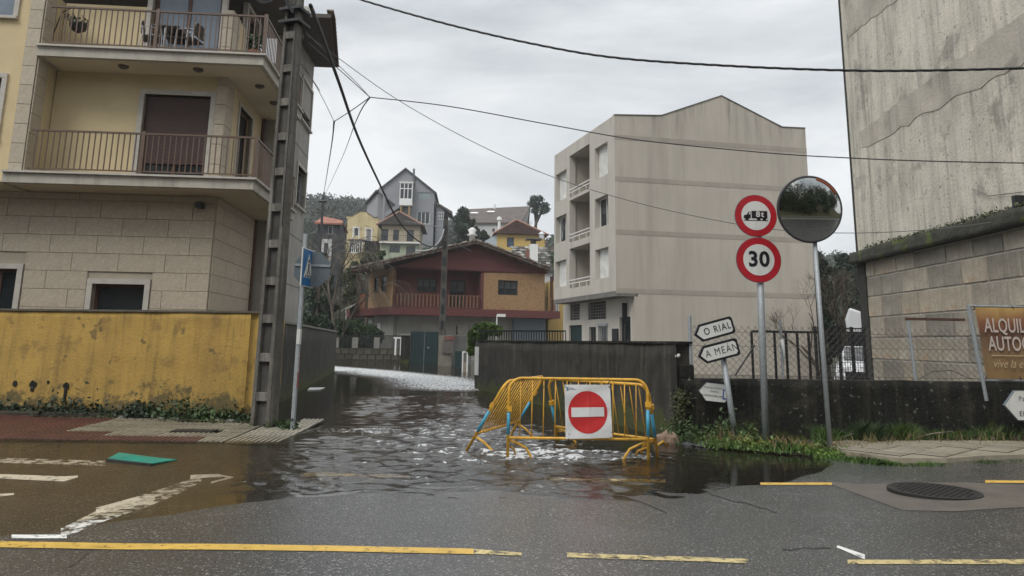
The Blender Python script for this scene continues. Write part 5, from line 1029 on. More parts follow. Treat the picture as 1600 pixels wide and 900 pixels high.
# ------------------------------------------------------------------ house with red gable
C0 = at(613, 470, 60); Ch = Fr((C0.x, 60), (1, .3)); bC = empty('brick_house', Ch.O, 'two-storey house with dark red gable, tan brick corners and a brown balcony', 'house')
CL = Fr((C0.x, 60), (-.66, 1), (1, .66), Ch.O)
zsl = Ch.z(700, 482); zsb = Ch.z(700, 491); zev = Ch.z(613, 419); uR_ = Ch.u(851, 450); z_e = zev
ul, ur = Ch.u(613, 440), uR_; b1_ = Ch.u(756, 440); zg0 = Ch.z(757, 424)
apx = (Ch.u(744, 381), Ch.z(744, 381))
vC = CL.u(577, 440)
wC = lambda x0, x1, y0, y1: (Ch.u(x0, y1), Ch.u(x1, y1), Ch.z((x0+x1)/2, y1), Ch.z((x0+x1)/2, y0))
hB = wC(778, 809, 438, 461); hA = wC(656, 687, 433, 455); hD = wC(707, 732, 436, 480)
MB(Ch).wall(b1_, ur, zsl, zg0+.3, 0, .3, [hB]).build('brick_wall', brick_tan, bC)
MB(Ch).wall(.02, b1_, zsl, zg0+.3, 1.4, .3, [hA, hD]).build('loggia_wall', red_paint, bC)
MB(Ch).box(b1_-.25, b1_, .0, 1.4, zsl, zg0).build('loggia_side', red_paint, bC); MB(CL).box(0, 1.4, .01, .27, zsl, zg0).build('loggia_side', red_paint, bC)
window(Ch, *hB, .1, bC, black_metal, glass_dark, 3, .08, curt=.55); window(Ch, *hA, 1.5, bC, black_metal, glass_dark, 3, .08, curt=.55); window(Ch, *hD, 1.5, bC, black_metal, glass_dark, 2, .08, 'balcony_door', curt=.4)
zcorn = zg0
eL = (Ch.u(596, 422), Ch.z(596, 420)); eR = (Ch.u(861, 424), Ch.z(861, 426))
MB(Ch).prism([(-.1, zcorn-.0), (ur+.05, zcorn), (eR[0]-.2, eR[1]-.05), (apx[0], apx[1]-.15), (eL[0]+.3, eL[1]+.03), (-.1, zcorn+.1)], -.06, .24).build('gable', red_paint, bC)
sh = [(CL.u(583+0, 450), 0)]
hs1 = (CL.u(604, 440), CL.u(596, 440), CL.z(600, 456), CL.z(600, 431)); hs2 = (CL.u(592, 440), CL.u(585, 440), CL.z(589, 458), CL.z(589, 433))
MB(CL).wall(.0, vC, zsl, zev, -.01, .25, [hs1, hs2]).build('brick_wall', brick_tan, bC)
for q in (hs1, hs2): window(CL, *q, .06, bC, black_metal, glass_dark, 1, .1)
# slab band, balcony railing, ground floor
def CU(s, t): return (CL.w(s, 0, 0)-Ch.O)+Ch.dx*t
mb = MB(); q4 = [CU(-.5, -.3), Ch(ur+1.2, -.6, 0), Ch(ur+1.2, 6, 0), CU(vC+4.2, -.3)]; mb.hexa([p+Vector((0, 0, zsb-.15)) for p in q4]+[p+Vector((0, 0, zsl)) for p in q4]); mb.build('balcony_slab', red_paint, bC)
railing(Ch, .05, b1_-.3, -.3, zsl, 1.1, bC, M('railing_wood', (.17, .085, .05), .6, .2, 5), pitch=.30, r=.06)
railing(Ch, ur+.1, ur+1.1, -.3, zsl, 1.1, bC, M('railing_wood', (.17, .085, .05), .6, .2, 5), pitch=.30, r=.06)
MB(Ch).box(ur+.5, ur+.7, -.2, 0, zsl, zg0-.2).build('veranda_post', wood_brown, bC)
tr_ = MB(CL); tr_.box(vC+.1, vC+4, -.25, -.15, zsl, zsl+1.0); tr_.build('terrace_parapet', M('railing_wood', (.17, .085, .05), .6, .2, 5), bC); MB(CL).box(vC+1.9, vC+2.2, -.2, 0, zsl, zev-.1).build('veranda_post', wood_brown, bC)
for k in range(4): MB(CL).lathe(CL(vC+.5+k*.8, -.2, zsl+1.0), [(.16, 0), (.2, .25)], 8).build('flower_pot', M('terracotta', (.3, .1, .05)), bC)
gr_ = (Ch.u(658, 510, .9), Ch.u(689, 510, .9), .05, Ch.z(670, 505, .9)); gw_ = (Ch.u(713, 510, .9), Ch.u(733, 510, .9), Ch.z(722, 523, .9), Ch.z(722, 508, .9)); gw3 = (Ch.u(776, 510, .9), Ch.u(792, 510, .9), Ch.z(780, 520, .9), Ch.z(780, 511, .9))
MB(Ch).wall(.6, ur-1, 0, zsb-.15, .9, .3, [gr_, gw_]).build('ground_floor_wall', grey_render, bC); window(Ch, *gr_, .98, bC, grey_render, M('garage_door', (.36, .35, .31), .7), 1, .1, 'garage_door')
window(Ch, *gw_, 1.1, bC, grey_render, glass_dark, 1, .05); 
for k in range(6): MB(Ch).box(gw_[0]+.12+(gw_[1]-gw_[0]-.2)*k/6, gw_[0]+.3+(gw_[1]-gw_[0]-.2)*k/6, .95, 1.0, gw_[2], gw_[3]).build('window_bar', M('bars_pale', (.4, .38, .33)), bC)
g3 = [(CL.u(594, 515, .6), CL.u(587, 515, .6), .8, CL.z(591, 505, .6)), (CL.u(615, 515, .6), CL.u(608, 515, .6), .8, CL.z(612, 505, .6))]
MB(CL).wall(.9, vC, 0, zsb-.15, .6, .3, [g3[0]]).build('ground_floor_wall', grey_render, bC); MB(CL).box(g3[0][0], g3[0][1], .7, .75, .8, g3[0][3]).build('door_leaf', white_paint, bC)
MB(Ch).box(ur-2.6, ur+.3, .5, .8, 0, zsb-.16).build('garage_door', grey_sign, bC)
MB(CL).box(vC-.02, vC+.3, 1.2, 9, 0, zev).build('rear_wall', grey_render, bC); MB(CL).box(vC+.28, vC+5, .3, .4, 0, 1.4).build('terrace_wall', grey_render, bC)
# roof: two slopes with overhang, tiles along the verge
def roofpl(a_, b_, name='roof_slope'):
    mb = MB(Ch); mb.prism([a_, b_, (b_[0], b_[1]+.28), (a_[0], a_[1]+.28)], -.9, 13.8); return mb.build(name, tile_old, bC)
eL2 = (Ch.u(548, 430, -.9), Ch.z(548, 424, -.9)); eR2 = (Ch.u(860, 424, -.9), Ch.z(860, 423, -.9)); ap2 = (Ch.u(745, 380, -.9), Ch.z(745, 380, -.9))
mb = MB(); q4 = [Ch(eL2[0], -.9, eL2[1]), Ch(ap2[0], -.9, ap2[1]), Ch(ap2[0], 13.8, ap2[1]), Ch(eL2[0]+7, 13.8, eL2[1]+1.9), Ch(eL2[0]+.4, 2.6, eL2[1]+.1)]
mb.v = [tuple(p) for p in q4]+[tuple(p+Vector((0, 0, .28))) for p in q4]; mb.f = [(4, 3, 2, 1, 0), (5, 6, 7, 8, 9)]+[(k, (k+1) % 5, 5+(k+1) % 5, 5+k) for k in range(5)]; mb.mi = [0]*7; mb.build('roof_slope', tile_old, bC); roofpl(ap2, eR2)
for (a_, b_) in ((eL2, ap2), (ap2, eR2)):
    n = int(abs(b_[0]-a_[0])/.42); ang = math.atan2(b_[1]-a_[1], b_[0]-a_[0])
    for k in range(n):
        f_ = (k+.5)/n; p = Ch(a_[0]+(b_[0]-a_[0])*f_, -.86, a_[1]+(b_[1]-a_[1])*f_+.30+random.uniform(-.03, .04)); piece('roof_tile', 'verge_tile', (.40, .3, .13), tile_old if k % 3 else M('tile_pale', (.34, .32, .28), .9, .4, 6), bC, p, (random.uniform(-.1, .1), -ang, math.atan(.3)))
MB().lathe(Ch(Ch.u(737, 395, 4), 4, apx[1]-1.2), [(.28, 0), (.25, 2.4), (.5, 2.5), (.25, 2.7), (.4, 3.0), (.1, 3.2)], 12).build('chimney', white_paint, bC, True)
# satellite/street lamp on the front
lm = empty('yard_lamp', at(776, 520, 52), 'pale wall lamp on a thin post in front of the brick house', 'lamp'); MB().box(-.04, .04, -.04, .04, -.9, 1.2).build('post', white_paint, lm); MB().box(0, .6, -.12, .12, 1.1, 1.3).build('lamp_head', white_paint, lm)
# ------------------------------------------------------------------ gate, pillars, hedge walls at the end of the street
gy = 54.; g_l, g_r = at(640, 563, gy), at(684, 563, gy); gt = empty('green_gate', (g_l.x, gy, 0), 'dark green double sheet-metal gate at the end of the flooded street', 'gate'); gwid = g_r.x-g_l.x; gz_ = at(660, 518, gy).z
for k in range(2):
    l_ = MB().box(gwid*k/2+.02, gwid*(k+1)/2-.02, 0, .06, -.1, gz_).build('gate_leaf', green_gate, gt)
    for j in range(4): MB().box(gwid*k/2+.1+j*gwid/8, gwid*k/2+.16+j*gwid/8, -.03, -.0, .1, gz_-.1).build('rib', green_gate, l_)
MB().box(gwid*.62, gwid*.62+.12, -.08, -.03, 1.0, 1.1).build('handle', galv, gt)
def block(name, px0, px1, pyt, Y, dep, mat, label, cat, capm=None, zb=-.6):
    a_, b_ = at(px0, pyt, Y), at(px1, pyt, Y); e_ = empty(name, (a_.x, Y, 0), label, cat); MB().box(0, b_.x-a_.x, 0, dep, zb, a_.z).build('body', mat, e_, bevel=.02)
    if capm: MB().box(-.06, b_.x-a_.x+.06, -.06, dep+.06, a_.z, a_.z+.12).build('cap', capm, e_)
    return e_, b_.x-a_.x, a_.z
block('gate_pillar', 627, 640, 524, 53.8, .6, dark_wall, 'dark stone pillar at the left of the green gate', 'pillar', kerb_m)
e_, wd_, zz_ = block('meter_pillar', 686, 706, 524, 47, .9, M('pillar_conc', (.17, .155, .13), .9, .3, 2, .3, 12, streak=((.07, .065, .055), .6, 2.)), 'pale concrete pillar with a meter box, in front of the far utility pole', 'pillar')
MB().box(.25, wd_+.15, -.12, 0, zz_-1.1, zz_-.35).build('meter_box', M('meter_grey', (.1, .09, .08)), e_); MB().box(.35, wd_+.2, -.05, 0, zz_-.28, zz_-.05).build('sign_plate', M('plate_red', (.16, .06, .05)), e_)
block('yard_wall', 706, 737, 524, 50, .3, M('yard_wall_grey', (.13, .13, .12), .9, .3, 1, .2), 'grey rendered wall between meter pillar and ivy bush', 'wall')
block('green_door', 711, 722, 548, 44, .1, green_gate, 'dark green door standing in the water beside the pillar', 'door')
fr_ = empty('white_door_frame', (at(722, 560, 38).x, 38, 0), 'white door frame standing in the flood beside the dark wall', 'door frame'); a0, a1_ = 0, at(731, 560, 38).x-at(722, 560, 38).x; zf_ = at(726, 549, 38).z
MB().box(0, .06, 0, .06, -.4, zf_).build('jamb', white_paint, fr_); MB().box(a1_-.06, a1_, 0, .06, -.4, zf_).build('jamb', white_paint, fr_); MB().box(.061, a1_-.061, 0, .06, zf_-.06, zf_).build('lintel', white_paint, fr_); MB().box(.065, a1_-.065, .02, .05, -.4, .5).build('panel', M('panel_pale', (.25, .22, .17)), fr_)
hw = empty('stone_garden_wall', (at(520, 560, 58).x, 58, 0), 'low mossy stone garden wall with pale posts and dark railings, end of the street left of the gate', 'wall'); hx = at(628, 560, 58).x-at(520, 560, 58).x; hz = at(570, 544, 58).z
MB().box(-1.5, hx, .02, .4, -.6, hz).build('wall_body', M('moss_stone', (.045, .045, .03), .9, .5, 1.5, .4, 6, dist=.1), hw)
R5 = random.Random(4)
x = -1.5
while x < hx:
    for r_ in range(3):
        wd_ = R5.uniform(.4, .8); piece('stone', 'stone_b', (.55, .08, .36), M('moss_stone2', (.075, .07, .05), .9, .5, 1.5, .4, 6, rnd=.3), hw, (x+(r_ % 2)*.3, 0, hz-.25-r_*.4))
    x += .6
for px in (524, 554, 588): a_ = at(px, 560, 58).x-hw.location.x; MB().box(a_-.25, a_+.2, -.02, .35, hz, at(px, 527, 58).z).build('post', M('post_pale', (.2, .19, .17)), hw)
mb = MB(); 
for k in range(60): a_ = hx*k/60; mb.box(a_-.02, a_+.02, .12, .16, hz, hz+1.0)
mb.box(0, hx, .11, .17, hz+.95, hz+1.0); mb.build('iron_railing', black_metal, hw)
wr = empty('white_railing', (at(616, 555, 55).x, 55, at(616, 555, 55).z), 'short white balustrade section beside the dark gate pillar', 'fence')
for k in range(5): MB().box(k*.4, k*.4+.12, 0, .1, 0, 1.2).build('baluster', white_paint, wr)
MB().box(-.1, 1.9, -.02, .12, 1.2, 1.3).build('rail', white_paint, wr)
# far utility pole
fp = at(689, 575, 49); ft = at(697, 337, 49); FP = empty('concrete_pole', (fp.x, 49, 0), 'slender dark concrete utility pole in front of the brick house', 'pole'); h_ = ft.z
mb = MB(); o_ = ft.x-fp.x
mb.hexa([(-.24, -.2, -.5), (.24, -.2, -.5), (.24, .2, -.5), (-.24, .2, -.5), (o_-.15, -.14, h_), (o_+.15, -.14, h_), (o_+.15, .14, h_), (o_-.15, .14, h_)]); mb.build('shaft', conc_pole_dk, FP)
for k in range(9): z = 1.2+k*1.05; x = o_*z/h_; MB().box(x-.1, x+.1, -.215+.006*k, -.18, z, z+.6).build('pocket', black_metal, FP)
MB().tube([(o_, 0, h_-1.6), (o_-.8, .1, h_-2.6)], .05, 6).build('bracket', black_metal, FP)
# ------------------------------------------------------------------ houses on the hillside
def hill_house(name, label, x0, x1, yb, ye, Y, depth, wallm, roofm, roof, wins=(), slope=.12, right=None, base=6, overhang=.4):
    a_ = at(x0, yb, Y); F = Fr((a_.x, Y), (1, slope)); e_ = empty(name, (a_.x, Y, a_.z-base), label, 'house'); F.O = Vector((a_.x, Y, a_.z-base)); F2 = F
    W_ = F.u(x1, ye); ze = F.z((x0+x1)/2, ye); zb = a_.z-base
    hl = [(F.u(q[0], q[3]), F.u(q[1], q[3]), F.z((q[0]+q[1])/2, q[3]), F.z((q[0]+q[1])/2, q[2])) for q in wins]
    kind = roof[0]
    MB(F).wall(0, W_, zb, ze, 0, .3, hl).build('front_wall', wallm, e_)
    MB(F).box(0, .3, .3, depth, zb, ze).build('side_wall', right or wallm, e_); MB(F).box(W_-.3, W_, .3, depth, zb, ze).build('side_wall', wallm, e_); MB(F).box(.3, W_-.3, depth-.3, depth, zb, ze).build('rear_wall', wallm, e_)
    for q, w_ in zip(hl, wins): window(F, *q, .1, e_, w_[4] if len(w_) > 4 else white_paint, w_[5] if len(w_) > 5 else glass_dark, max(1, int((w_[1]-w_[0])/6)), .09)
    if kind == 'gable':      # ridge runs into depth; apex pixel
        ap = F.uz(*roof[1]); MB(F).prism([(0, ze), (W_, ze), (ap[0], ap[1])], 0.0, .3).build('gable', wallm, e_)
        for (p, q) in (((-overhang, ze-overhang*(ap[1]-ze)/max(ap[0], .1)), ap), (ap, (W_+overhang, ze-overhang*(ap[1]-ze)/max(W_-ap[0], .1)))):
            MB(F).prism([p, q, (q[0], q[1]+.3), (p[0], p[1]+.3)], -overhang, depth+.4).build('roof_slope', roofm, e_)
    elif kind == 'hip':
        r0, r1 = F.uz(*roof[1], depth/2), F.uz(*roof[2], depth/2); o = overhang; zr_ = r0[1]; d = depth
        P = [F(-o, -o, ze-.05), F(W_+o, -o, ze-.05), F(W_+o, d+o, ze-.05), F(-o, d+o, ze-.05)]; A_, B_ = F(r0[0], d/2, zr_), F(max(r1[0], r0[0]+.05), d/2, zr_)
        mb = MB(); mb.v = [tuple(p) for p in P]+[tuple(A_), tuple(B_)]; mb.f = [(0, 1, 5, 4), (1, 2, 5), (2, 3, 4, 5), (3, 0, 4), (3, 2, 1, 0)]; mb.mi = [0]*5; ro = mb.build('roof', roofm, e_)
        rm = M('ridge_tile', (.38, .2, .13), .9, .3, 3, .3, 10)
        for (p, q) in ((P[0], A_), (P[1], B_), (A_, B_)):
            if (q-p).length > .3: MB().tube([p, q], .13, 6).build('ridge', rm, ro)
        # courses of tiles
        n = 14; mb = MB()
        for k in range(n):
            f0 = k/n; a0_, b0_ = P[0].lerp(A_, f0), P[1].lerp(B_, f0); a1_, b1_ = P[0].lerp(A_, f0+1/n), P[1].lerp(B_, f0+1/n); nrm = Vector((0, -.03, .09)); mb.quad(a0_+nrm*1.3, b0_+nrm*1.3, b1_+nrm*.2, a1_+nrm*.2)
        tag(mb.build('tile_courses', roofm, ro), kind='stuff')
    elif kind == 'long':     # ridge parallel to the front
        r0, r1 = F.uz(*roof[1], depth/2), F.uz(*roof[2], depth/2); o = overhang; mb = MB()
        mb.hexa([F(-o, -o, ze-.1), F(W_+o, -o, ze-.1), F(r1[0], depth/2, r1[1]-.2), F(r0[0], depth/2, r0[1]-.2), F(-o, -o, ze+.12), F(W_+o, -o, ze+.12), F(r1[0], depth/2, r1[1]), F(r0[0], depth/2, r0[1])]); mb.build('roof_slope', roofm, e_)
        mb = MB(); mb.hexa([F(r0[0], depth/2, r0[1]-.2), F(r1[0], depth/2, r1[1]-.2), F(W_+o, depth+o, ze-.1), F(-o, depth+o, ze-.1), F(r0[0], depth/2, r0[1]), F(r1[0], depth/2, r1[1]), F(W_+o, depth+o, ze+.12), F(-o, depth+o, ze+.12)]); mb.build('roof_slope', roofm, e_)
        mb = MB(); mb.v = [tuple(F(W_-.01, .0, ze)), tuple(F(W_-.01, depth, ze)), tuple(F(r1[0]-.1, depth/2, r1[1]-.2))]; mb.f = [(0, 1, 2)]; mb.mi = [0]; mb.build('gable', wallm, e_)
    return e_, F, W_, ze
gl_f = M('frame_dark', (.03, .03, .035))
# tall grey house
e_, F, W_, ze = hill_house('grey_gabled_house', 'tall grey gabled house with an outside staircase, highest on the hill', 586, 679, 402, 300, 130, 9, house_grey, M('slate_dark', (.07, .065, .065), .8, .2, 2), ('gable', (634, 265)), [(653, 673, 298, 312, house_grey, M('glass_pale', (.25, .3, .31), .3)), (651, 671, 331, 350, white_paint, glass_dark), (630, 640, 269, 283, white_paint, glass_dark)], slope=.05, base=9)
# bay window box, stairs, chimney, lower wing
f = lambda x, y, t=0: F.uz(x, y, t)
(b0_, bz0), (b1_2, bz1) = f(624, 311, -1.6), f(645, 286, -1.6)
bay = MB(F).box(b0_, b1_2, -1.6, -.01, bz0-1.1, bz0).build('bay_base', white_paint, e_); MB(F).box(b0_-.1, b1_2+.1, -1.7, -.02, bz1, bz1+.2).build('bay_roof', white_paint, e_); window(F, b0_, b1_2, bz0, bz1, -1.6, e_, white_paint, glass_dark, 3, .14, 'bay_window', mid=.65)
MB(F).box(b0_, b0_+.1, -1.5, -.02, bz0, bz1).build('bay_side', white_paint, e_); MB(F).box(b1_2-.1, b1_2, -1.5, -.02, bz0, bz1).build('bay_side', white_paint, e_)
for (x, y0) in ((627, 316), (640, 316)): s_, z_ = f(x, y0, -1.3); MB(F).box(s_-.15, s_+.15, -1.45, -1.15, z_-4.5, z_).build('bay_post', M('post_ochre', (.3, .2, .08)), e_)
q0, q1 = f(592, 300, -1.4), f(626, 326, -1.4); MB(F).prism([q0, q1, (q1[0], q1[1]+1.0), (q0[0], q0[1]+1.0)], -1.4, -.05).build('stair_flight', house_grey, e_)
q0, q1 = f(600, 341, -1.4), f(628, 321, -1.4); MB(F).prism([q0, q1, (q1[0], q1[1]+.9), (q0[0], q0[1]+.9)], -1.5, -.05).build('stair_flight', house_grey, e_)
s_, z_ = f(645, 315); MB(F).box(s_-.18, s_+.18, -.35, -.0, z_, f(645, 264)[1]).build('flue_pipe', M('flue', (.13, .13, .14)), e_)
MB(F).tube([F(f(603, 300)[0], -1.3, f(600, 345)[1]), F(f(603, 300)[0], -1.3, f(600, 305)[1])], .3, 8).build('stair_column', house_grey, e_)
s0, z0 = f(679, 400, 1); s1, z1 = f(699, 330, 1); 
MB(F).prism([(s0, z0-6), (s1, z0-6), (s1, f(699, 333, 1)[1]), (s0, f(679, 318, 1)[1])], 1, 7).build('side_wing', house_grey, e_); q = (f(684, 340, 1)[0], f(693, 340, 1)[0], f(688, 343, 1)[1], f(688, 332, 1)[1]); window(F, *q, .92, e_, white_paint, glass_dark, 3, .08, mid=.5)
MB(F).prism([(s0-.2, f(679, 318, 1)[1]), (s1+.9, f(702, 335, 1)[1]), (s1+.9, f(702, 334, 1)[1]+.35), (s0-.2, f(679, 318, 1)[1]+.35)], .4, 7.5).build('wing_roof', tile_grey, e_)
lf = Fr(F.w(0, 0, 0), (-.35, 1), (1, .35), F.O); vv = lf.u(575, 300); hh_ = ze
MB(lf).wall(0, vv, hh_-16, hh_, -.02, .25, [(vv*.35, vv*.55, lf.z(581, 352), lf.z(581, 338)), (vv*.3, vv*.6, lf.z(581, 306), lf.z(581, 296))]).build('side_wall', M('house_pale_grey', (.32, .32, .33), .85, .1, .4), e_)
MB(lf).box(vv*.3, vv*.6, .1, .2, hh_-12, hh_-.5).build('pane', glass_dark, e_)
MB(lf).box(-.3, vv+.4, -.5, .4, hh_-.15, hh_+.2).build('eaves', M('slate_dark', (.07, .065, .065), .8, .2, 2), e_)
# yellow house with curved gable
e_, F, W_, ze = hill_house('curved_gable_house', 'small yellow house with a stepped curved gable, left of the cream house', 541, 591, 381, 340, 114, 7, house_yel, tile_grey, ('none',), [(553, 560, 356, 369), (572, 580, 358, 379, white_paint, M('glass_grey', (.2, .2, .2), .3))], slope=.05, base=4)
f = lambda x, y: F.uz(x, y)
top = [(541, 341), (541, 338), (551, 338), (554, 335), (558, 334), (561, 331), (566, 330), (572, 331), (575, 334), (579, 336), (583, 340), (591, 340.5), (591, 343)]
MB(F).prism([f(x, y) for x, y in top][::-1]+[], -.02, .28).build('curved_gable', house_yel, e_)
MB(F).prism([(f(x, y)[0], f(x, y)[1]) for x, y in top[1:-1]]+[(f(x, y)[0], f(x, y)[1]+.12) for x, y in top[1:-1][::-1]], -.1, .34).build('gable_cap', tile_grey, e_)
for w_ in ((551, 562, 354, 373), (570, 582, 356, 381)): q = (F.u(w_[0], 360), F.u(w_[1], 360), F.z(w_[0], w_[3]), F.z(w_[0], w_[2])); MB(F).box(q[0], q[0]+.2, -.04, 0, q[2], q[3]).box(q[1]-.2, q[1], -.04, 0, q[2], q[3]).box(q[0]+.2, q[1]-.2, -.04, 0, q[3]-.2, q[3]).build('window_surround', white_paint, e_)
gl2 = empty('glazed_porch', at(545, 395, 112), 'white framed glazed lean-to below the yellow curved-gable house', 'porch'); GF = Fr(gl2.location.xy, (1, .05)); GF.O = gl2.location.copy(); z0 = gl2.location.z
window(GF, 0, GF.u(566, 390), z0, z0+1.9, 0, gl2, white_paint, glass_dark, 6, .12, 'glazed_front'); MB(GF).box(-.2, GF.u(566, 390)+.5, -.2, 1.5, z0+1.9, z0+2.1).build('porch_roof', tile_grey, gl2)
MB(GF).box(GF.u(569, 390), GF.u(592, 390), 0, 1, z0-5, z0+1.9).build('dark_terrace_wall', dark_wall, gl2)
# cream and green house
e_, F, W_, ze = hill_house('cream_green_house', 'cream house with pale green lower storey and dark hip roof, right of the curved gable', 594, 656, 412, 352, 108, 8, house_cream, tile_grey, ('hip', (623, 331), (625, 331)), [(595, 606, 358, 376, gl_f), (614, 623, 359, 376, gl_f), (635, 646, 359, 377, gl_f)], slope=.06, base=4, overhang=.7)
f = lambda x, y, t=0: F.uz(x, y, t)
zb2 = f(620, 379)[1]; MB(F).box(-.2, W_+.6, -.9, -.02, zb2-.2, zb2).build('balcony_slab', white_paint, e_); mb = MB(F)
for k in range(24): s_ = -.1+(W_+.5)*k/23; mb.box(s_-.02, s_+.02, -.85, -.81, zb2, zb2+.95)
mb.box(-.1, W_+.4, -.86, -.8, zb2+.95, zb2+1.0); mb.build('balcony_railing', black_metal, e_)
h2 = [(f(609, 390)[0], f(625, 390)[0], f(617, 395)[1], f(617, 384)[1]), (f(635, 390)[0], f(649, 390)[0], f(640, 397)[1], f(640, 385)[1])]
MB(F).wall(-.02, W_, zb2-8, zb2-.2, -.25, .24, h2).build('lower_wall', house_green, e_)
for q in h2: window(F, *q, -.15, e_, gl_f, glass_dark, 2, .06)
# dark shed house at the left
e_, F, W_, ze = hill_house('dark_shed_house', 'dark weathered house with a reddish roof edge beside the left building', 494, 531, 392, 350, 96, 7, dark_wood, M('red_tile_roof', (.3, .13, .09), .9, .4, 2, .4, 8), ('long', (505, 338), (535, 344)), [(498, 506, 353, 366, gl_f), (512, 520, 353, 366, M('frame_pale', (.35, .35, .36)))], base=7)
q = (F.u(502, 380), F.u(519, 380), F.z(510, 392), F.z(510, 374)); MB(F).box(q[0], q[1], -.3, -.02, q[2]-2, q[3]).build('white_wall', house_white, e_); MB(F).box(F.u(507, 380), F.u(513, 380), -.32, -.301, q[2]-2, q[3]-.5).build('dark_doorway', gl_f, e_)
# long slate roofed house
e_, F, W_, ze = hill_house('long_roof_house', 'long pale house with a wide grey slate roof and skylights, at right on the hill', 722, 812, 378, 349, 140, 12, house_white, tile_grey, ('long', (725, 327), (829, 322)), [(739, 744, 357, 368, gl_f), (745, 750, 357, 368, gl_f), (769, 773, 357, 362, gl_f)], slope=-.12, base=7)
for (x, y) in ((739, 335), (765, 333)): p = at(x, y, 143.3)-e_.location; MB().hexa([p+Vector((-.6, -.3, -.1)), p+Vector((.8, -.3, -.1)), p+Vector((1.1, .6, .3)), p+Vector((-.3, .6, .3)), p+Vector((-.6, -.5, .15)), p+Vector((.8, -.5, .15)), p+Vector((1.1, .4, .55)), p+Vector((-.3, .4, .55))]).build('skylight', white_paint, e_)
p = at(773, 327, 145)-e_.location; MB().tube([p-Vector((0, 0, .5)), p+Vector((0, 0, 1.0))], .2, 8).build('chimney', white_paint, e_)
# ochre house with hip roof
e_, F, W_, ze = hill_house('ochre_house', 'ochre yellow house with a red-edged hip roof and a blue window, behind the brick house', 776, 851, 400, 366, 98, 8, house_ochre, M('brown_roof_tile', (.15, .085, .07), .9, .35, 2, .6, 8, dist=.1), ('hip', (806, 344), (808, 344)), [(792, 803, 371, 386, gl_f, M('glass_blue', (.04, .07, .12), .2))], slope=.1, base=6, overhang=.5)
vv = Fr(F.w(0, 0, 0), (-.45, 1), (1, .45), F.O); MB(vv).prism([(0, ze-9), (vv.u(757, 390), ze-9), (vv.u(757, 390), vv.z(757, 377)), (0, ze-.1)], -.02, .2).build('side_lean_to', M('corrugated_pale', (.4, .45, .48), .6, .1, 2), e_)
for k in range(9): s_ = vv.u(757, 390)*k/9; MB(vv).box(s_, s_+.06, -.05, -.02, ze-8, ze-1.6).build('rib', M('corrugated_pale', (.4, .45, .48)), e_)
p = at(780, 352, 99)-e_.location; MB().lathe(p-Vector((0, 0, 1.3)), [(.2, 0), (.2, 1.9), (.35, 2.0), (.3, 2.4), (.05, 2.5)], 10).build('chimney', white_paint, e_)
# slate-roofed outbuilding behind the brick house
sl = empty('slate_roof_building', at(800, 425, 78), 'low building with a ragged slate roof and a white chimney, right of the brick gable', 'building'); SF = Fr(sl.location.xy, (1, .1)); SF.O = sl.location.copy()
sW = SF.u(864, 410); z0 = SF.z(830, 421); z1 = SF.z(830, 386, 3.5); s_l = [M('slate_'+n_, c_, .8, .4, 2, .3, 8, rnd=.3) for n_, c_ in (('dk', (.06, .055, .05)), ('md', (.14, .13, .115)), ('lt', (.3, .29, .26)))]
MB(SF).hexa([SF(0, 0, z0-.3), SF(sW, 0, z0-.3), SF(sW, 3.5, z1-.3), SF(.6, 3.5, z1-.3), SF(0, 0, z0-.05), SF(sW, 0, z0-.05), SF(sW, 3.5, z1-.05), SF(.6, 3.5, z1-.05)]).build('roof_deck', s_l[0], sl); MB(SF).box(.2, sW, .3, 6, z0-6, z0-.3).build('wall', house_white, sl)
R6 = random.Random(9)
for r_ in range(9):
    for k in range(10):
        f0 = (r_+.5)/9; s_ = .3+(sW-.3)*(k+.5*(r_ % 2))/10; L_ = (sW/10)*.93; p = SF(s_, 3.5*f0, z0+(z1-z0)*f0+.03+R6.uniform(0, .05)); piece('slate', 'slate', (round(L_, 2), .48, .07), R6.choice([s_l[0], s_l[1], s_l[1], s_l[2]]), sl, p, (math.atan2(z1-z0, 3.5)-.12, R6.uniform(-.04, .04), math.atan(.1)))
p0, p1 = SF.uz(827, 412, .6), SF.uz(840, 382, .6); MB(SF).box(p0[0], p1[0], .3, 1.3, p0[1]-.5, p1[1]).build('chimney_stack', white_paint, sl); MB(SF).box(p0[0]-.35, p0[0]-.003, .35, 1.2, p0[1]-.5, p1[1]-.6).build('brick_flank', M('brick_old', (.2, .09, .06)), sl)
MB(SF).box(p0[0]-.4, p1[0]+.4, .1, 1.5, p1[1]+.5, p1[1]+.65).build('chimney_cap', s_l[1], sl); MB(SF).lathe(SF((p0[0]+p1[0])/2, .8, p1[1]), [(.3, 0), (.3, .5)], 8).build('chimney_pot', s_l[1], sl); MB(SF).lathe(SF((p0[0]+p1[0])/2+.9, .8, p1[1]+.65), [(.25, 0), (.25, .5), (.4, .5), (.1, .8)], 8).build('chimney_pot', alu, sl)
# ochre building glimpsed beside the block
oy = empty('ochre_building', at(856, 520, 66), 'ochre building glimpsed between the brick house and the beige block', 'building'); OF = Fr(oy.location.xy, (1, .1)); OF.O = oy.location.copy(); zz = OF.z(870, 440)
MB(OF).box(0, OF.u(905, 500), 0, 5, oy.location.z-3, zz).build('wall', house_ochre, oy); q = (OF.u(866, 480), OF.u(873, 480), OF.z(870, 490), OF.z(870, 473)); window(OF, *q, -.08, oy, white_paint, glass_dark, 2, .1)
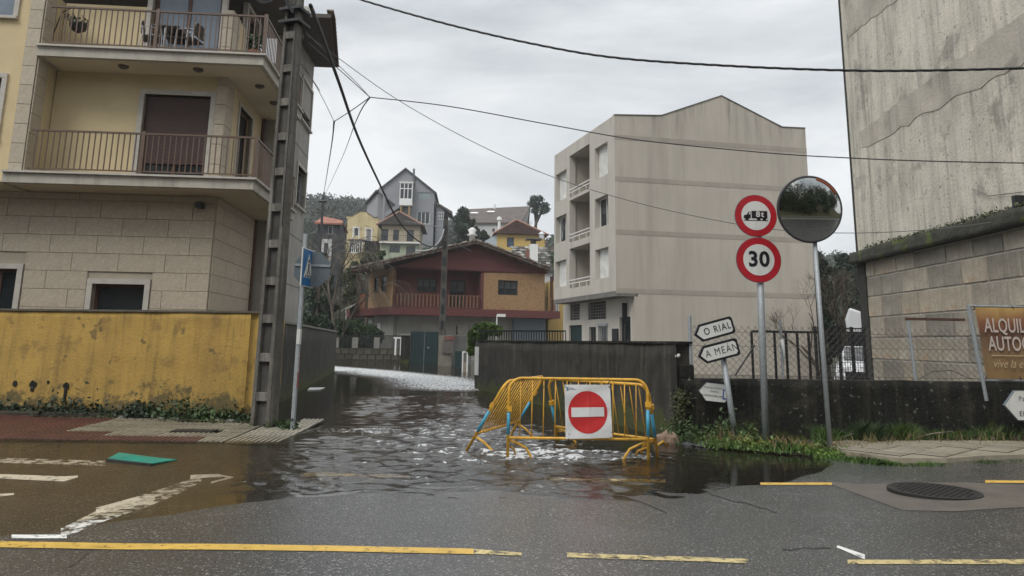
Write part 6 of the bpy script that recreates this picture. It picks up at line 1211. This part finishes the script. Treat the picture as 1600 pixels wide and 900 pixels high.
# ------------------------------------------------------------------ vehicles behind the fence
car_w = M('car_white', (.62, .63, .64), .25, .05, 2, 0); 
cx_, cy_ = at(1335, 570, 24).x+1.0, 24.
car = empty('parked_car', (cx_+.15, cy_+1.6, .05), 'white car parked behind the chain link, mostly hidden by the weathered building', 'car', rz=-.45)
body = [(-1.0, .35), (-1.0, .75), (-.9, .98), (-.55, 1.02), (-.2, 1.45), (.6, 1.5), (1.0, 1.45), (1.0, .35)]
def carsec(y): k = 1-.06*abs(y)/2.; return k
mb = MB(); secs = [(-2.1, .92, .55), (-2.0, .98, .8), (-1.2, 1.0, .98), (-.7, .99, 1.02), (.1, .93, 1.48), (1.3, .92, 1.5), (2.1, .95, .95)]
vs = []
for (y, wv_, h_) in secs:
    hw_ = .9*wv_; ws = hw_*(.78 if h_ > 1.2 else .93); vs += [(-hw_, y, .3), (-hw_*1.02, y, .7), (-hw_*.98, y, min(h_, .95)), (-ws, y, h_), (ws, y, h_), (hw_*.98, y, min(h_, .95)), (hw_*1.02, y, .7), (hw_, y, .3)]
mb.v = vs; mb.f = [(k*8+j, k*8+(j+1) % 8, (k+1)*8+(j+1) % 8, (k+1)*8+j) for k in range(6) for j in range(8)]+[tuple(range(7, -1, -1)), tuple(range(48, 56))]; mb.mi = [0]*len(mb.f); mb.build('body', car_w, car, True)
MB().box(-.62, .62, -2.14, -2.0, .42, .7).build('grille', black_metal, car); MB().hexa([(-.68, -.68, 1.04), (.68, -.68, 1.04), (.64, .06, 1.45), (-.64, .06, 1.45), (-.66, -.72, 1.06), (.66, -.72, 1.06), (.62, .02, 1.47), (-.62, .02, 1.47)]).build('windscreen', glass_dark, car)
for s_ in (-1, 1):
    MB().hexa([(s_*.85, -2.0, .62), (s_*.5, -2.12, .62), (s_*.5, -1.9, .62), (s_*.9, -1.7, .62), (s_*.85, -1.98, .8), (s_*.5, -2.08, .8), (s_*.5, -1.9, .8), (s_*.9, -1.7, .8)]).build('headlight', alu, car)
    for y in (-1.35, 1.35):
        wh = MB(lambda a, t, z: Vector((s_*.86+t, y+a, .34+z))); disc(wh, .33, -.1, .1, 20); wh_ = wh.build('wheel', black_metal, car); hb_ = MB(lambda a, t, z: Vector((s_*.97+t, y+a, .34+z))); disc(hb_, .2, -.005, .005, 14); hb_.build('rim', alu, wh_)
bus = empty('coach', (at(1338, 500, 33).x+2.9, 33, .05), 'white coach behind the car, its rounded front top showing beside the wall', 'coach', rz=-.43); bz = at(1338, 476, 33).z
zz0 = at(1330, 512, 33).z; mb = MB(); prof = [(-3.1, zz0+.35), (-2.9, zz0+.9), (-2.3, bz-.35), (-1.2, bz-.02), (0, bz+.1), (3, bz+.15), (3, .5), (-3.0, .5), (-3.05, zz0-.3)]
mb.prism(prof, 0, 7); mb.build('body', car_w, bus, bevel=.1); MB().prism([(-3.0, .9), (-3.07, zz0-.2), (2.5, zz0-.2), (2.5, .9)], -.02, .0).build('windscreen', glass_dark, bus)
MB().prism([(-2.5, zz0+.75), (-1.9, zz0+1.1), (-1.8, zz0+1.1), (-2.2, zz0+.72)], -.02, 0).build('dark_stripe', black_metal, bus)
for y in (1.5, 5.5): wh = MB(lambda a, t, z: Vector((-2.2+a, y+t, .45+z))); disc(wh, .45, -.15, .15, 18); wh.build('wheel', black_metal, bus)
df = empty('yard_fence', at(1276, 560, 20), 'dark wire yard fence behind the mossy wall, left of the weathered building', 'fence'); DF = Fr(df.location.xy, (1, .05)); DF.O = df.location.copy(); dW = DF.u(1352, 560); dz0, dz1 = -.2, DF.z(1300, 512); mb = MB(DF); n = int(dW/.07)
for k in range(n+1): s_ = dW*k/n; mb.box(s_-.005, s_+.005, -.005, .005, dz0, dz1)
for k in range(18): z = dz0+(dz1-dz0)*k/17; mb.box(0, dW, -.006, .004, z-.005, z+.005)
mb.build('wire_panel', black_metal, df)
for s_ in (0, .48*dW, .75*dW, dW): MB(DF).box(s_-.035, s_+.035, -.03, .03, -.3, dz1+.03).build('fence_post', black_metal, df)
MB(DF).box(0, dW, -.02, .02, dz1-.03, dz1).build('rail', black_metal, df)
# ------------------------------------------------------------------ trees and other vegetation
def tz(x, y): return float(terr_z(np.array(float(x)), np.array(float(y))))
def tree(name, label, base, clumps, n, size, mat, trunk=(.25, 4), group=None, tm=None, hollow=.5, limbs=6, aspect=.6):
    """clumps are relative to the base; tapered trunk with limbs reaching into the clumps"""
    e_ = empty(name, base, label, 'tree', group); top = max(clumps, key=lambda c: c[2]); mb = MB(); h = trunk[1]
    pts = [Vector((0, 0, -.5)), Vector((random.uniform(-.1, .1)*h*.3, 0, h*.4)), Vector((top[0]*.4, top[1]*.4, h)), Vector((top[0], top[1], top[2]))]; mb.tube(pts, [trunk[0], trunk[0]*.8, trunk[0]*.55, trunk[0]*.12], 7)
    for c in sorted(clumps, key=lambda c: -c[3])[:limbs]: mb.tube([pts[2]*random.uniform(.75, 1), (pts[2]+Vector(c[:3]))/2+Vector((0, 0, -.2)), Vector(c[:3])], [trunk[0]*.4, trunk[0]*.25, trunk[0]*.06], 5)
    mb.build('trunk', tm or bark, e_, True); foliage('crown', clumps, n, size, mat, e_, aspect, hollow); return e_
def rclumps(n, rx, ry, z0, z1, r, seed):
    R_ = random.Random(seed); out = []
    for k in range(n):
        f_ = (k+.5)/n; z = z0+(z1-z0)*f_; w_ = math.sin(math.pi*min(.97, .22+.7*f_)); a_ = R_.uniform(0, 6.28); q = R_.uniform(.2, 1)*w_; out.append((rx*q*math.cos(a_), ry*q*math.sin(a_), z, r*R_.uniform(.7, 1.25), r*R_.uniform(.7, 1.2), r*R_.uniform(.5, .9)))
    return out
def bare_tree(name, label, base, h, seed, mat, lean=0, r0=.22, depth=5, droop=.0, spread=.55):
    R_ = random.Random(seed); e_ = empty(name, base, label, 'tree'); mb = MB(); tw = MB()
    def grow(p, d, L_, r, lev):
        pts = [p]; q = p
        for k in range(3): d = (d+Vector((R_.uniform(-.2, .2), R_.uniform(-.2, .2), -droop*(lev > 2)))).normalized(); q = q+d*L_/3; pts.append(q)
        (mb if lev < 2 else tw).tube(pts, [r, r*.85, r*.72, r*.6], 6 if lev < 2 else 3, cap=False)
        if lev < depth:
            for k in range(3 if lev else 4):
                a_ = R_.uniform(0, 6.28); nd_ = (d+Vector((math.cos(a_), math.sin(a_), R_.uniform(-.2, .5)))*spread*R_.uniform(.6, 1.3)).normalized(); grow(pts[R_.choice([2, 3, 3])], nd_, L_*R_.uniform(.55, .8), r*.55, lev+1)
    grow(Vector((0, 0, -.3)), Vector((lean, 0, 1)).normalized(), h*.42, r0, 0); mb.build('trunk', mat, e_, True); tw.build('twigs', mat, e_); return e_
# wooded hill: thousands of crowns reading as one mass
def forest(name, lab, xr, yr, n, size, leaf, per, mat, cond=None, crown=3.2):
    x = RNG.uniform(*xr, n); y = RNG.uniform(*yr, n)
    if cond is not None: k = cond(x, y); x, y = x[k], y[k]
    z = terr_z(x, y); h = RNG.uniform(.6, 1.3, len(x))*crown; cl = np.stack([x, y, z+h*.7], 1)
    d = RNG.normal(size=(len(x), per, 3)); d /= np.linalg.norm(d, axis=2)[..., None]; d[..., 2] = np.abs(d[..., 2])*1.1-.25; r = RNG.uniform(.6, 1.05, (len(x), per, 1)); P_ = (cl[:, None]+d*r*h[:, None, None]*np.array([.75, .75, .95])).reshape(-1, 3)
    v_, f_ = leaf_quads(P_, leaf, .7); return tag(npmesh(name, v_, f_, mat), lab, 'forest', kind='stuff')
forest('hillside_forest', 'far wooded hill behind the village, green grey woods', (-190, 130), (190, 400), 5200, 0, .62, 62, leaf_forest, crown=5.2)
forest('hillside_forest', 'brownish bare woods mixed into the far hill', (-190, 200), (170, 380), 1300, 0, .6, 45, leaf_brown, crown=4.6)
forest('hillside_forest', 'wooded slope behind the parking yard at the right', (40, 190), (70, 330), 1700, 0, .5, 60, leaf_dark, lambda x, y: x/y > .3, crown=4.6)
house_fp = [(-26, -12, 105, 125), (-34, -18, 110, 140), (-12, 4, 90, 112), (-14, 8, 135, 160), (-4, 10, 72, 90)]
def free(x, y):
    k = np.ones(len(x), bool)
    for a_, b__, c__, d__ in house_fp: k &= ~((x > a_) & (x < b__) & (y > c__) & (y < d__))
    return k
forest('hillside_shrubs', 'dark shrubs and ivy covering the terraced slope below the houses', (-50, -6), (72, 106), 900, 0, .32, 60, leaf_dark, free, 1.5)
forest('hillside_shrubs', 'lighter green shrubs and brambles on the terraced slope', (-48, 2), (72, 135), 700, 0, .30, 50, leaf_olive, free, 1.1)
forest('hillside_shrubs', 'mid green garden shrubs between the hillside houses', (-40, 12), (84, 170), 600, 0, .34, 60, leaf_mid, free, 1.4)
def onT(px, Y): p = at(px, 500, Y); return Vector((p.x, Y, tz(p.x, Y)))
def tree_px(name, label, px, ytop, Y, wpx, mat, n, seed, size=.22, ybase=None, nc=12, group=None, tr=.28):
    b_ = onT(px, Y); top = at(px, ytop, Y).z-b_.z; rx = wpx/2*Y/FPX; z0 = .25*top if ybase is None else at(px, ybase, Y).z-b_.z
    return tree(name, label, b_, rclumps(nc, rx*.75, rx*.75, z0, top-rx*.25, rx*.45, seed), n, size, mat, (tr, top*.45), group)
tree_px('evergreen_tree', 'big dark evergreen between the grey house and the long roofed house', 722, 326, 120, 52, leaf_dark, 9000, 1, .26, 400, 16, tr=.4)
tree_px('evergreen_tree', 'dark evergreen in front of the long pale house', 752, 362, 112, 30, leaf_dark, 3500, 2, .24, 400, 9)
tree_px('evergreen_tree', 'small green tree at the foot of the grey house wing', 686, 372, 108, 22, leaf_mid, 1500, 3, .22, 410, 6)
tree_px('conifer', 'tall dark ivy-clad evergreen beside the left building, behind the signs', 494, 392, 62, 34, leaf_dark, 9000, 4, .18, 520, 18)
tree_px('conifer', 'dark bushy evergreen left of the bare tree', 512, 428, 60, 30, leaf_dark, 7000, 5, .17, 520, 14)
tree_px('shrub_tree', 'olive green shrub tree right of the bare tree', 548, 408, 66, 36, leaf_olive, 5000, 6, .16, 470, 12)
tree_px('shrub_tree', 'dark green shrub tree below the yellow curved-gable house', 574, 398, 72, 38, leaf_dark, 5000, 7, .17, 430, 12)
tree_px('shrub_tree', 'pale green shrub under the cream house', 590, 392, 80, 22, leaf_mid, 2000, 8, .16, 415, 8)
bare_tree('bare_tree', 'pale bare tree with drooping twigs behind the grey street wall', Vector((at(521, 500, 57).x, 57, 0)), 10.2, 12, M('bark_grey', (.13, .11, .085), .9, .4, 4), .0, .2, 6, .3, .36)
bare_tree('bare_tree', 'slim bare tree leaning right behind the crossing sign', Vector((at(530, 500, 60).x, 60, 0)), 8.8, 15, M('bark_grey', (.13, .11, .085), .9, .4, 4), .0, .12, 6, .25, .3)
for k, (px, yt, lab) in enumerate(((505, 318, 'small bare tree on the hill edge beside the left building'), (664, 392, 'thin bare tree by the foot of the grey house'), (818, 345, 'small bare tree beside the umbrella pine'))):
    Y = (130, 112, 140)[k]; b_ = onT(px, Y); bare_tree('bare_tree', lab, b_, at(px, yt, Y).z-b_.z, 30+k, bark, 0, .2, 5, 0, .5)
# umbrella pine
Y = 150; b_ = onT(836, Y); t_ = at(840, 309, Y); q = t_-b_; up_ = empty('umbrella_pine', b_, 'lone wind-shaped pine with a rounded open crown on the skyline', 'tree')
crw = [at(x, y, Y)-b_ for x, y in ((834, 312), (843, 311), (851, 320), (840, 320), (831, 320), (848, 331), (836, 330), (853, 326))]
mb = MB(); mb.tube([Vector((0, 0, -1)), at(836, 372, Y)-b_, at(837, 352, Y)-b_, at(841, 335, Y)-b_], [.45, .4, .32, .2], 7)
for c in crw: mb.tube([at(837, 352, Y)-b_, (c+(at(839, 340, Y)-b_))/2, c], [.2, .14, .04], 5)
mb.build('trunk', bark, up_, True); foliage('crown', [(c.x, c.y+random.uniform(-.8, .8), c.z, .95, .95, .75) for c in crw], 2600, .2, leaf_dark, up_, hollow=.3)
# trees in the yard at the right
for k, (px, Y, yt, w_, m_, lab) in enumerate(((1290, 48, 400, 40, leaf_dark, 'ivy-covered dark tree behind the yard fence, left of the coach'), (1318, 56, 392, 46, leaf_forest, 'tall bushy tree behind the coach'), (1275, 60, 388, 40, leaf_forest, 'dark tree half hidden behind the beige block'), (1345, 62, 396, 50, leaf_dark, 'dark tree beside the weathered building'))):
    b_ = onT(px, Y); top = at(px, yt, Y).z-b_.z; rx = w_/2*Y/FPX; tree('dark_tree', lab, b_, rclumps(14, rx*.8, rx*.8, .12*top, top-rx*.3, rx*.5, 50+k), 8000, .13, m_, (.2, top*.45))
bare_tree('bare_tree', 'bare branched tree behind the yard fence', onT(1308, 42), 6.2, 61, bark, .1, .12, 6, 0, .6); bare_tree('bare_tree', 'bare tree behind the mirror post', onT(1284, 40), 5.2, 66, bark, -.1, .1, 6, 0, .6)
# hedges and bushes at the end of the street
def bush(name, label, pts, Y, n, size, mat, rz=1.):
    c0 = at(*pts[0][:2], Y); e_ = empty(name, (c0.x, Y, 0), label, 'bush'); cl = [(at(x, y, Y).x-c0.x, random.uniform(-.3, .3), at(x, y, Y).z, r*Y/FPX, r*Y/FPX*.8, r*Y/FPX*rz) for x, y, r in pts]
    MB().tube([(0, 0, -.2), (cl[-1][0]*.3, 0, cl[0][2])], .06, 6).build('stem', bark, e_); foliage('leaves', cl, n, size, mat, e_, hollow=.6)
bush('hedge', 'clipped green hedge behind the stone garden wall', [(520, 518, 16), (535, 515, 17), (550, 516, 17), (560, 520, 15), (545, 532, 15), (525, 532, 14)], 60, 9000, .12, leaf_mid, .9)
bush('round_bush', 'round clipped bush in front of the brick house ground floor', [(567, 523, 15), (577, 522, 16), (586, 527, 13), (573, 535, 14)], 59.5, 6000, .12, leaf_mid, .9)
bush('ivy_bush', 'bright green bush spilling over the end of the dark street wall', [(746, 516, 9), (757, 513, 9), (768, 514, 8), (740, 524, 8), (738, 535, 7), (737, 548, 6), (778, 517, 7), (752, 524, 9), (750, 536, 6)], 31, 8000, .085, leaf_bright)
bush('dark_bush', 'darker shrub at the far left behind the grey street wall', [(497, 515, 12), (508, 512, 13), (488, 508, 14)], 50, 5000, .13, leaf_dark)
# terraces on the slope
for k, (x0, x1, y, Y, lab) in enumerate(((505, 548, 474, 68, 'lower dark terrace wall on the slope behind the bare tree'), (520, 566, 447, 74, 'middle dark terrace wall on the overgrown slope'), (540, 592, 418, 84, 'upper dark terrace wall under the yellow house'))):
    a_, b__ = at(x0, y, Y), at(x1, y, Y); e_ = empty('terrace_wall', (a_.x, Y, 0), lab, 'wall'); MB().box(0, b__.x-a_.x, 0, .6, -.5, a_.z).build('body', dark_wall, e_)
    R5 = random.Random(k)
    for r_ in range(3):
        for c__ in range(int((b__.x-a_.x)/.8)): piece('stone', 'stone_b', (.74, .12, .42), M('moss_stone2', (.075, .07, .05), .9, .5, 1.5, .4, 6, rnd=.3), e_, (.4+c__*.8, -.02, a_.z-.3-r_*.45))
cn = empty('canopy', at(533, 487, 63), 'pale corrugated lean-to canopy at the left of the brick house', 'canopy'); a_ = at(550, 480, 63)-cn.location
MB().hexa([Vector((0, 0, 0)), a_, a_+Vector((0, 3, .5)), Vector((0, 3, .5)), Vector((0, 0, .12)), a_+Vector((0, 0, .12)), a_+Vector((0, 3, .62)), Vector((0, 3, .62))]).build('sheet_roof', M('canopy_sheet', (.3, .32, .26)), cn); MB().box(.3, .45, .05, .2, -3, .1).build('post', white_paint, cn)
# ------------------------------------------------------------------ overhead cables
def cable(label, pts, r, mat=cable_m, twist=0, name='overhead_cable', group=None):
    P_ = [at(x, y, Y) for x, y, Y in pts]; c0 = P_[0]; Q = [p-c0 for p in P_]; out = []
    for k in range(len(Q)-1):     # smooth through the points
        p0, p1, p2, p3 = Q[max(k-1, 0)], Q[k], Q[k+1], Q[min(k+2, len(Q)-1)]; n = 14 if not twist else max(10, int((p2-p1).length/.05))
        for j in range(n): t = j/n; out.append(.5*((2*p1)+(p2-p0)*t+(2*p0-5*p1+4*p2-p3)*t*t+(3*p1-p0-3*p2+p3)*t**3))
    out.append(Q[-1]); mb = MB()
    if twist:
        s_ = 0; ph_ = []
        for k, p in enumerate(out): s_ += (out[k]-out[k-1]).length if k else 0; ph_.append(s_)
        for o_ in (0, 2.09, 4.19): mb.tube([p+Vector((0, math.cos(f_*twist+o_), math.sin(f_*twist+o_)))*r*.9 for p, f_ in zip(out, ph_)], r, 5)
    else: mb.tube(out, r, 5)
    o = mb.build(name, mat, None, True); o.location = c0; return tag(o, label, 'cable', group)
cable('thick twisted black cable crossing the whole sky at the top', [(520, -18, 13.2), (565, 0, 13), (700, 38, 12.4), (830, 68, 12), (960, 90, 11.6), (1140, 103, 11.2), (1320, 110, 10.9), (1460, 110, 10.6), (1660, 105, 10.2)], .0115, cable_m, 9)
cable('long thin cable sagging from the left bracket to the weathered wall', [(578, 152, 16), (700, 166, 15.6), (860, 195, 15.2), (1000, 219, 14.8), (1200, 239, 14.2), (1330, 247, 13.6), (1460, 252, 13), (1660, 256, 12.2)], .012)
cable('thin cable sagging past the beige block to the weathered building', [(480, 55, 16), (525, 88, 17), (620, 155, 18), (740, 222, 18), (860, 275, 18), (1000, 318, 17.5), (1150, 350, 17), (1240, 361, 17), (1340, 364, 17), (1460, 358, 16), (1600, 341, 14.9)], .009, cable_g)
cable('heavy black cable dropping from the near pole to the far pole', [(485, 8, 13.0), (505, 60, 15), (530, 130, 18), (560, 215, 23), (595, 291, 30), (619, 339, 36), (643, 368, 42), (667, 384, 46), (683, 383, 48), (695, 368, 48.8)], .042, cable_m, 0)
cable('cable from the left building corner to the cable knot', [(480, 65, 15), (520, 100, 17), (545, 122, 17), (578, 152, 16)], .011); cable('second cable from the building corner to the cable knot', [(478, 50, 15), (525, 98, 17), (556, 128, 17), (578, 152, 16)], .009, cable_g)
cable('short cable from the knot down to the hanging junction', [(578, 152, 16), (550, 172, 18), (522, 190, 20)], .012); cable('cable hanging from the junction down to the roof bracket', [(522, 190, 20), (516, 240, 40), (505, 308, 90)], .028)
cable('faint grey line crossing down to the roof bracket', [(578, 152, 16.05), (556, 190, 25), (533, 250, 50), (506, 308, 91)], .018, cable_g); cable('thin line from the pole to the hanging junction', [(474, 100, 14), (505, 155, 18), (522, 190, 20)], .008, cable_g)
cable('pale looping cable at the far pole', [(650, 392, 48.5), (672, 390, 48.6), (688, 375, 48.7), (694, 358, 48.8)], .05, M('cable_pale', (.4, .4, .4))); cable('service cable from the far pole to the chimney', [(697, 372, 49), (720, 384, 56), (742, 396, 64)], .03, cable_g)
cable('cable from the far pole to the hillside', [(697, 356, 49), (670, 352, 70), (630, 345, 100)], .035, cable_g); cable('cable along the left wall top behind the pole', [(470, 100, 16), (484, 118, 18), (500, 142, 24)], .012)
bp_ = empty('roof_bracket', at(505, 312, 92), 'dark cable bracket with insulators on a roof at the far left', 'bracket'); MB().tube([(0, 0, -7), (0, 0, .5)], .16, 6).build('mast', black_metal, bp_); MB().tube([(-.5, 0, -.2), (.5, 0, -.2)], .2, 6).build('insulator_bar', black_metal, bp_)
# ------------------------------------------------------------------ the other side of the road, behind the viewpoint (seen in the mirror)
tag(MB().slab([(-40, -9.5), (40, -9.5), (40, -7), (-40, -7)], -.3, .12).build('pavement_behind', kerb_m), kind='structure')
tag(npmesh('earth_bank', *grid(np.linspace(-40, 40, 60), np.linspace(-30, -9.6, 24), lambda X_, Y_: .1+np.clip((-9.6-Y_)*.45, 0, 9)+.15*lumps(X_, Y_, 4)), M('bank_soil', (.09, .08, .04), .95, .4, 1, .4, 6, patch=((.06, .09, .02), .9, 1.))), kind='structure')
lw = empty('stone_parapet', (0, -9.7, 0), 'low pale stone wall across the road behind the viewpoint', 'wall'); MB().box(-30, 30, -.3, 0, 0, .75).build('body', M('parapet_stone', (.25, .23, .19), .9, .4, 2, .3), lw)
tag(foliage('wooded_bank', [(x_, -24+random.uniform(-3, 3), 7+random.uniform(-3, 6), 5, 4, 6) for x_ in range(-48, 52, 4)], 60000, .32, leaf_olive, None, hollow=.3), 'dense wooded bank behind the viewpoint', 'woods', kind='stuff')
for k in range(16):
    x = -26+3.5*k+random.uniform(-1, 1); y = -12-random.uniform(0, 5)
    if k % 3 == 2: bare_tree('bare_tree', 'bare roadside tree behind the viewpoint', Vector((x, y, .8)), 15, 80+k, bark, 0, .16, 4)['group'] = 'bare trees behind the viewpoint'
    else: tree('roadside_tree', ['green roadside tree behind the viewpoint', 'olive roadside tree behind the viewpoint'][(k+1) % 2], Vector((x, y, .8)), rclumps(16, 3.0, 2.4, 1.0, 11 if k % 2 else 8, 1.7, 90+k), 3500, .22, leaf_mid if k % 2 else leaf_olive, (.2, 3), 'roadside trees behind the viewpoint')
# ------------------------------------------------------------------ haze over the far hill
hz_m = bpy.data.materials.new('haze_air'); hz_m.use_nodes = True; t = hz_m.node_tree; t.nodes.clear(); o_ = t.nodes.new('ShaderNodeOutputMaterial'); pvn = t.nodes.new('ShaderNodeVolumePrincipled'); pvn.inputs['Color'].default_value = (.9, .93, .96, 1); pvn.inputs['Density'].default_value = .0006; t.links.new(pvn.outputs[0], o_.inputs['Volume'])
hzb = MB().box(-430, 430, -90, 560, -3, 110).build('haze', hz_m); tag(hzb, 'pale rainy haze over the valley', 'haze', kind='stuff')
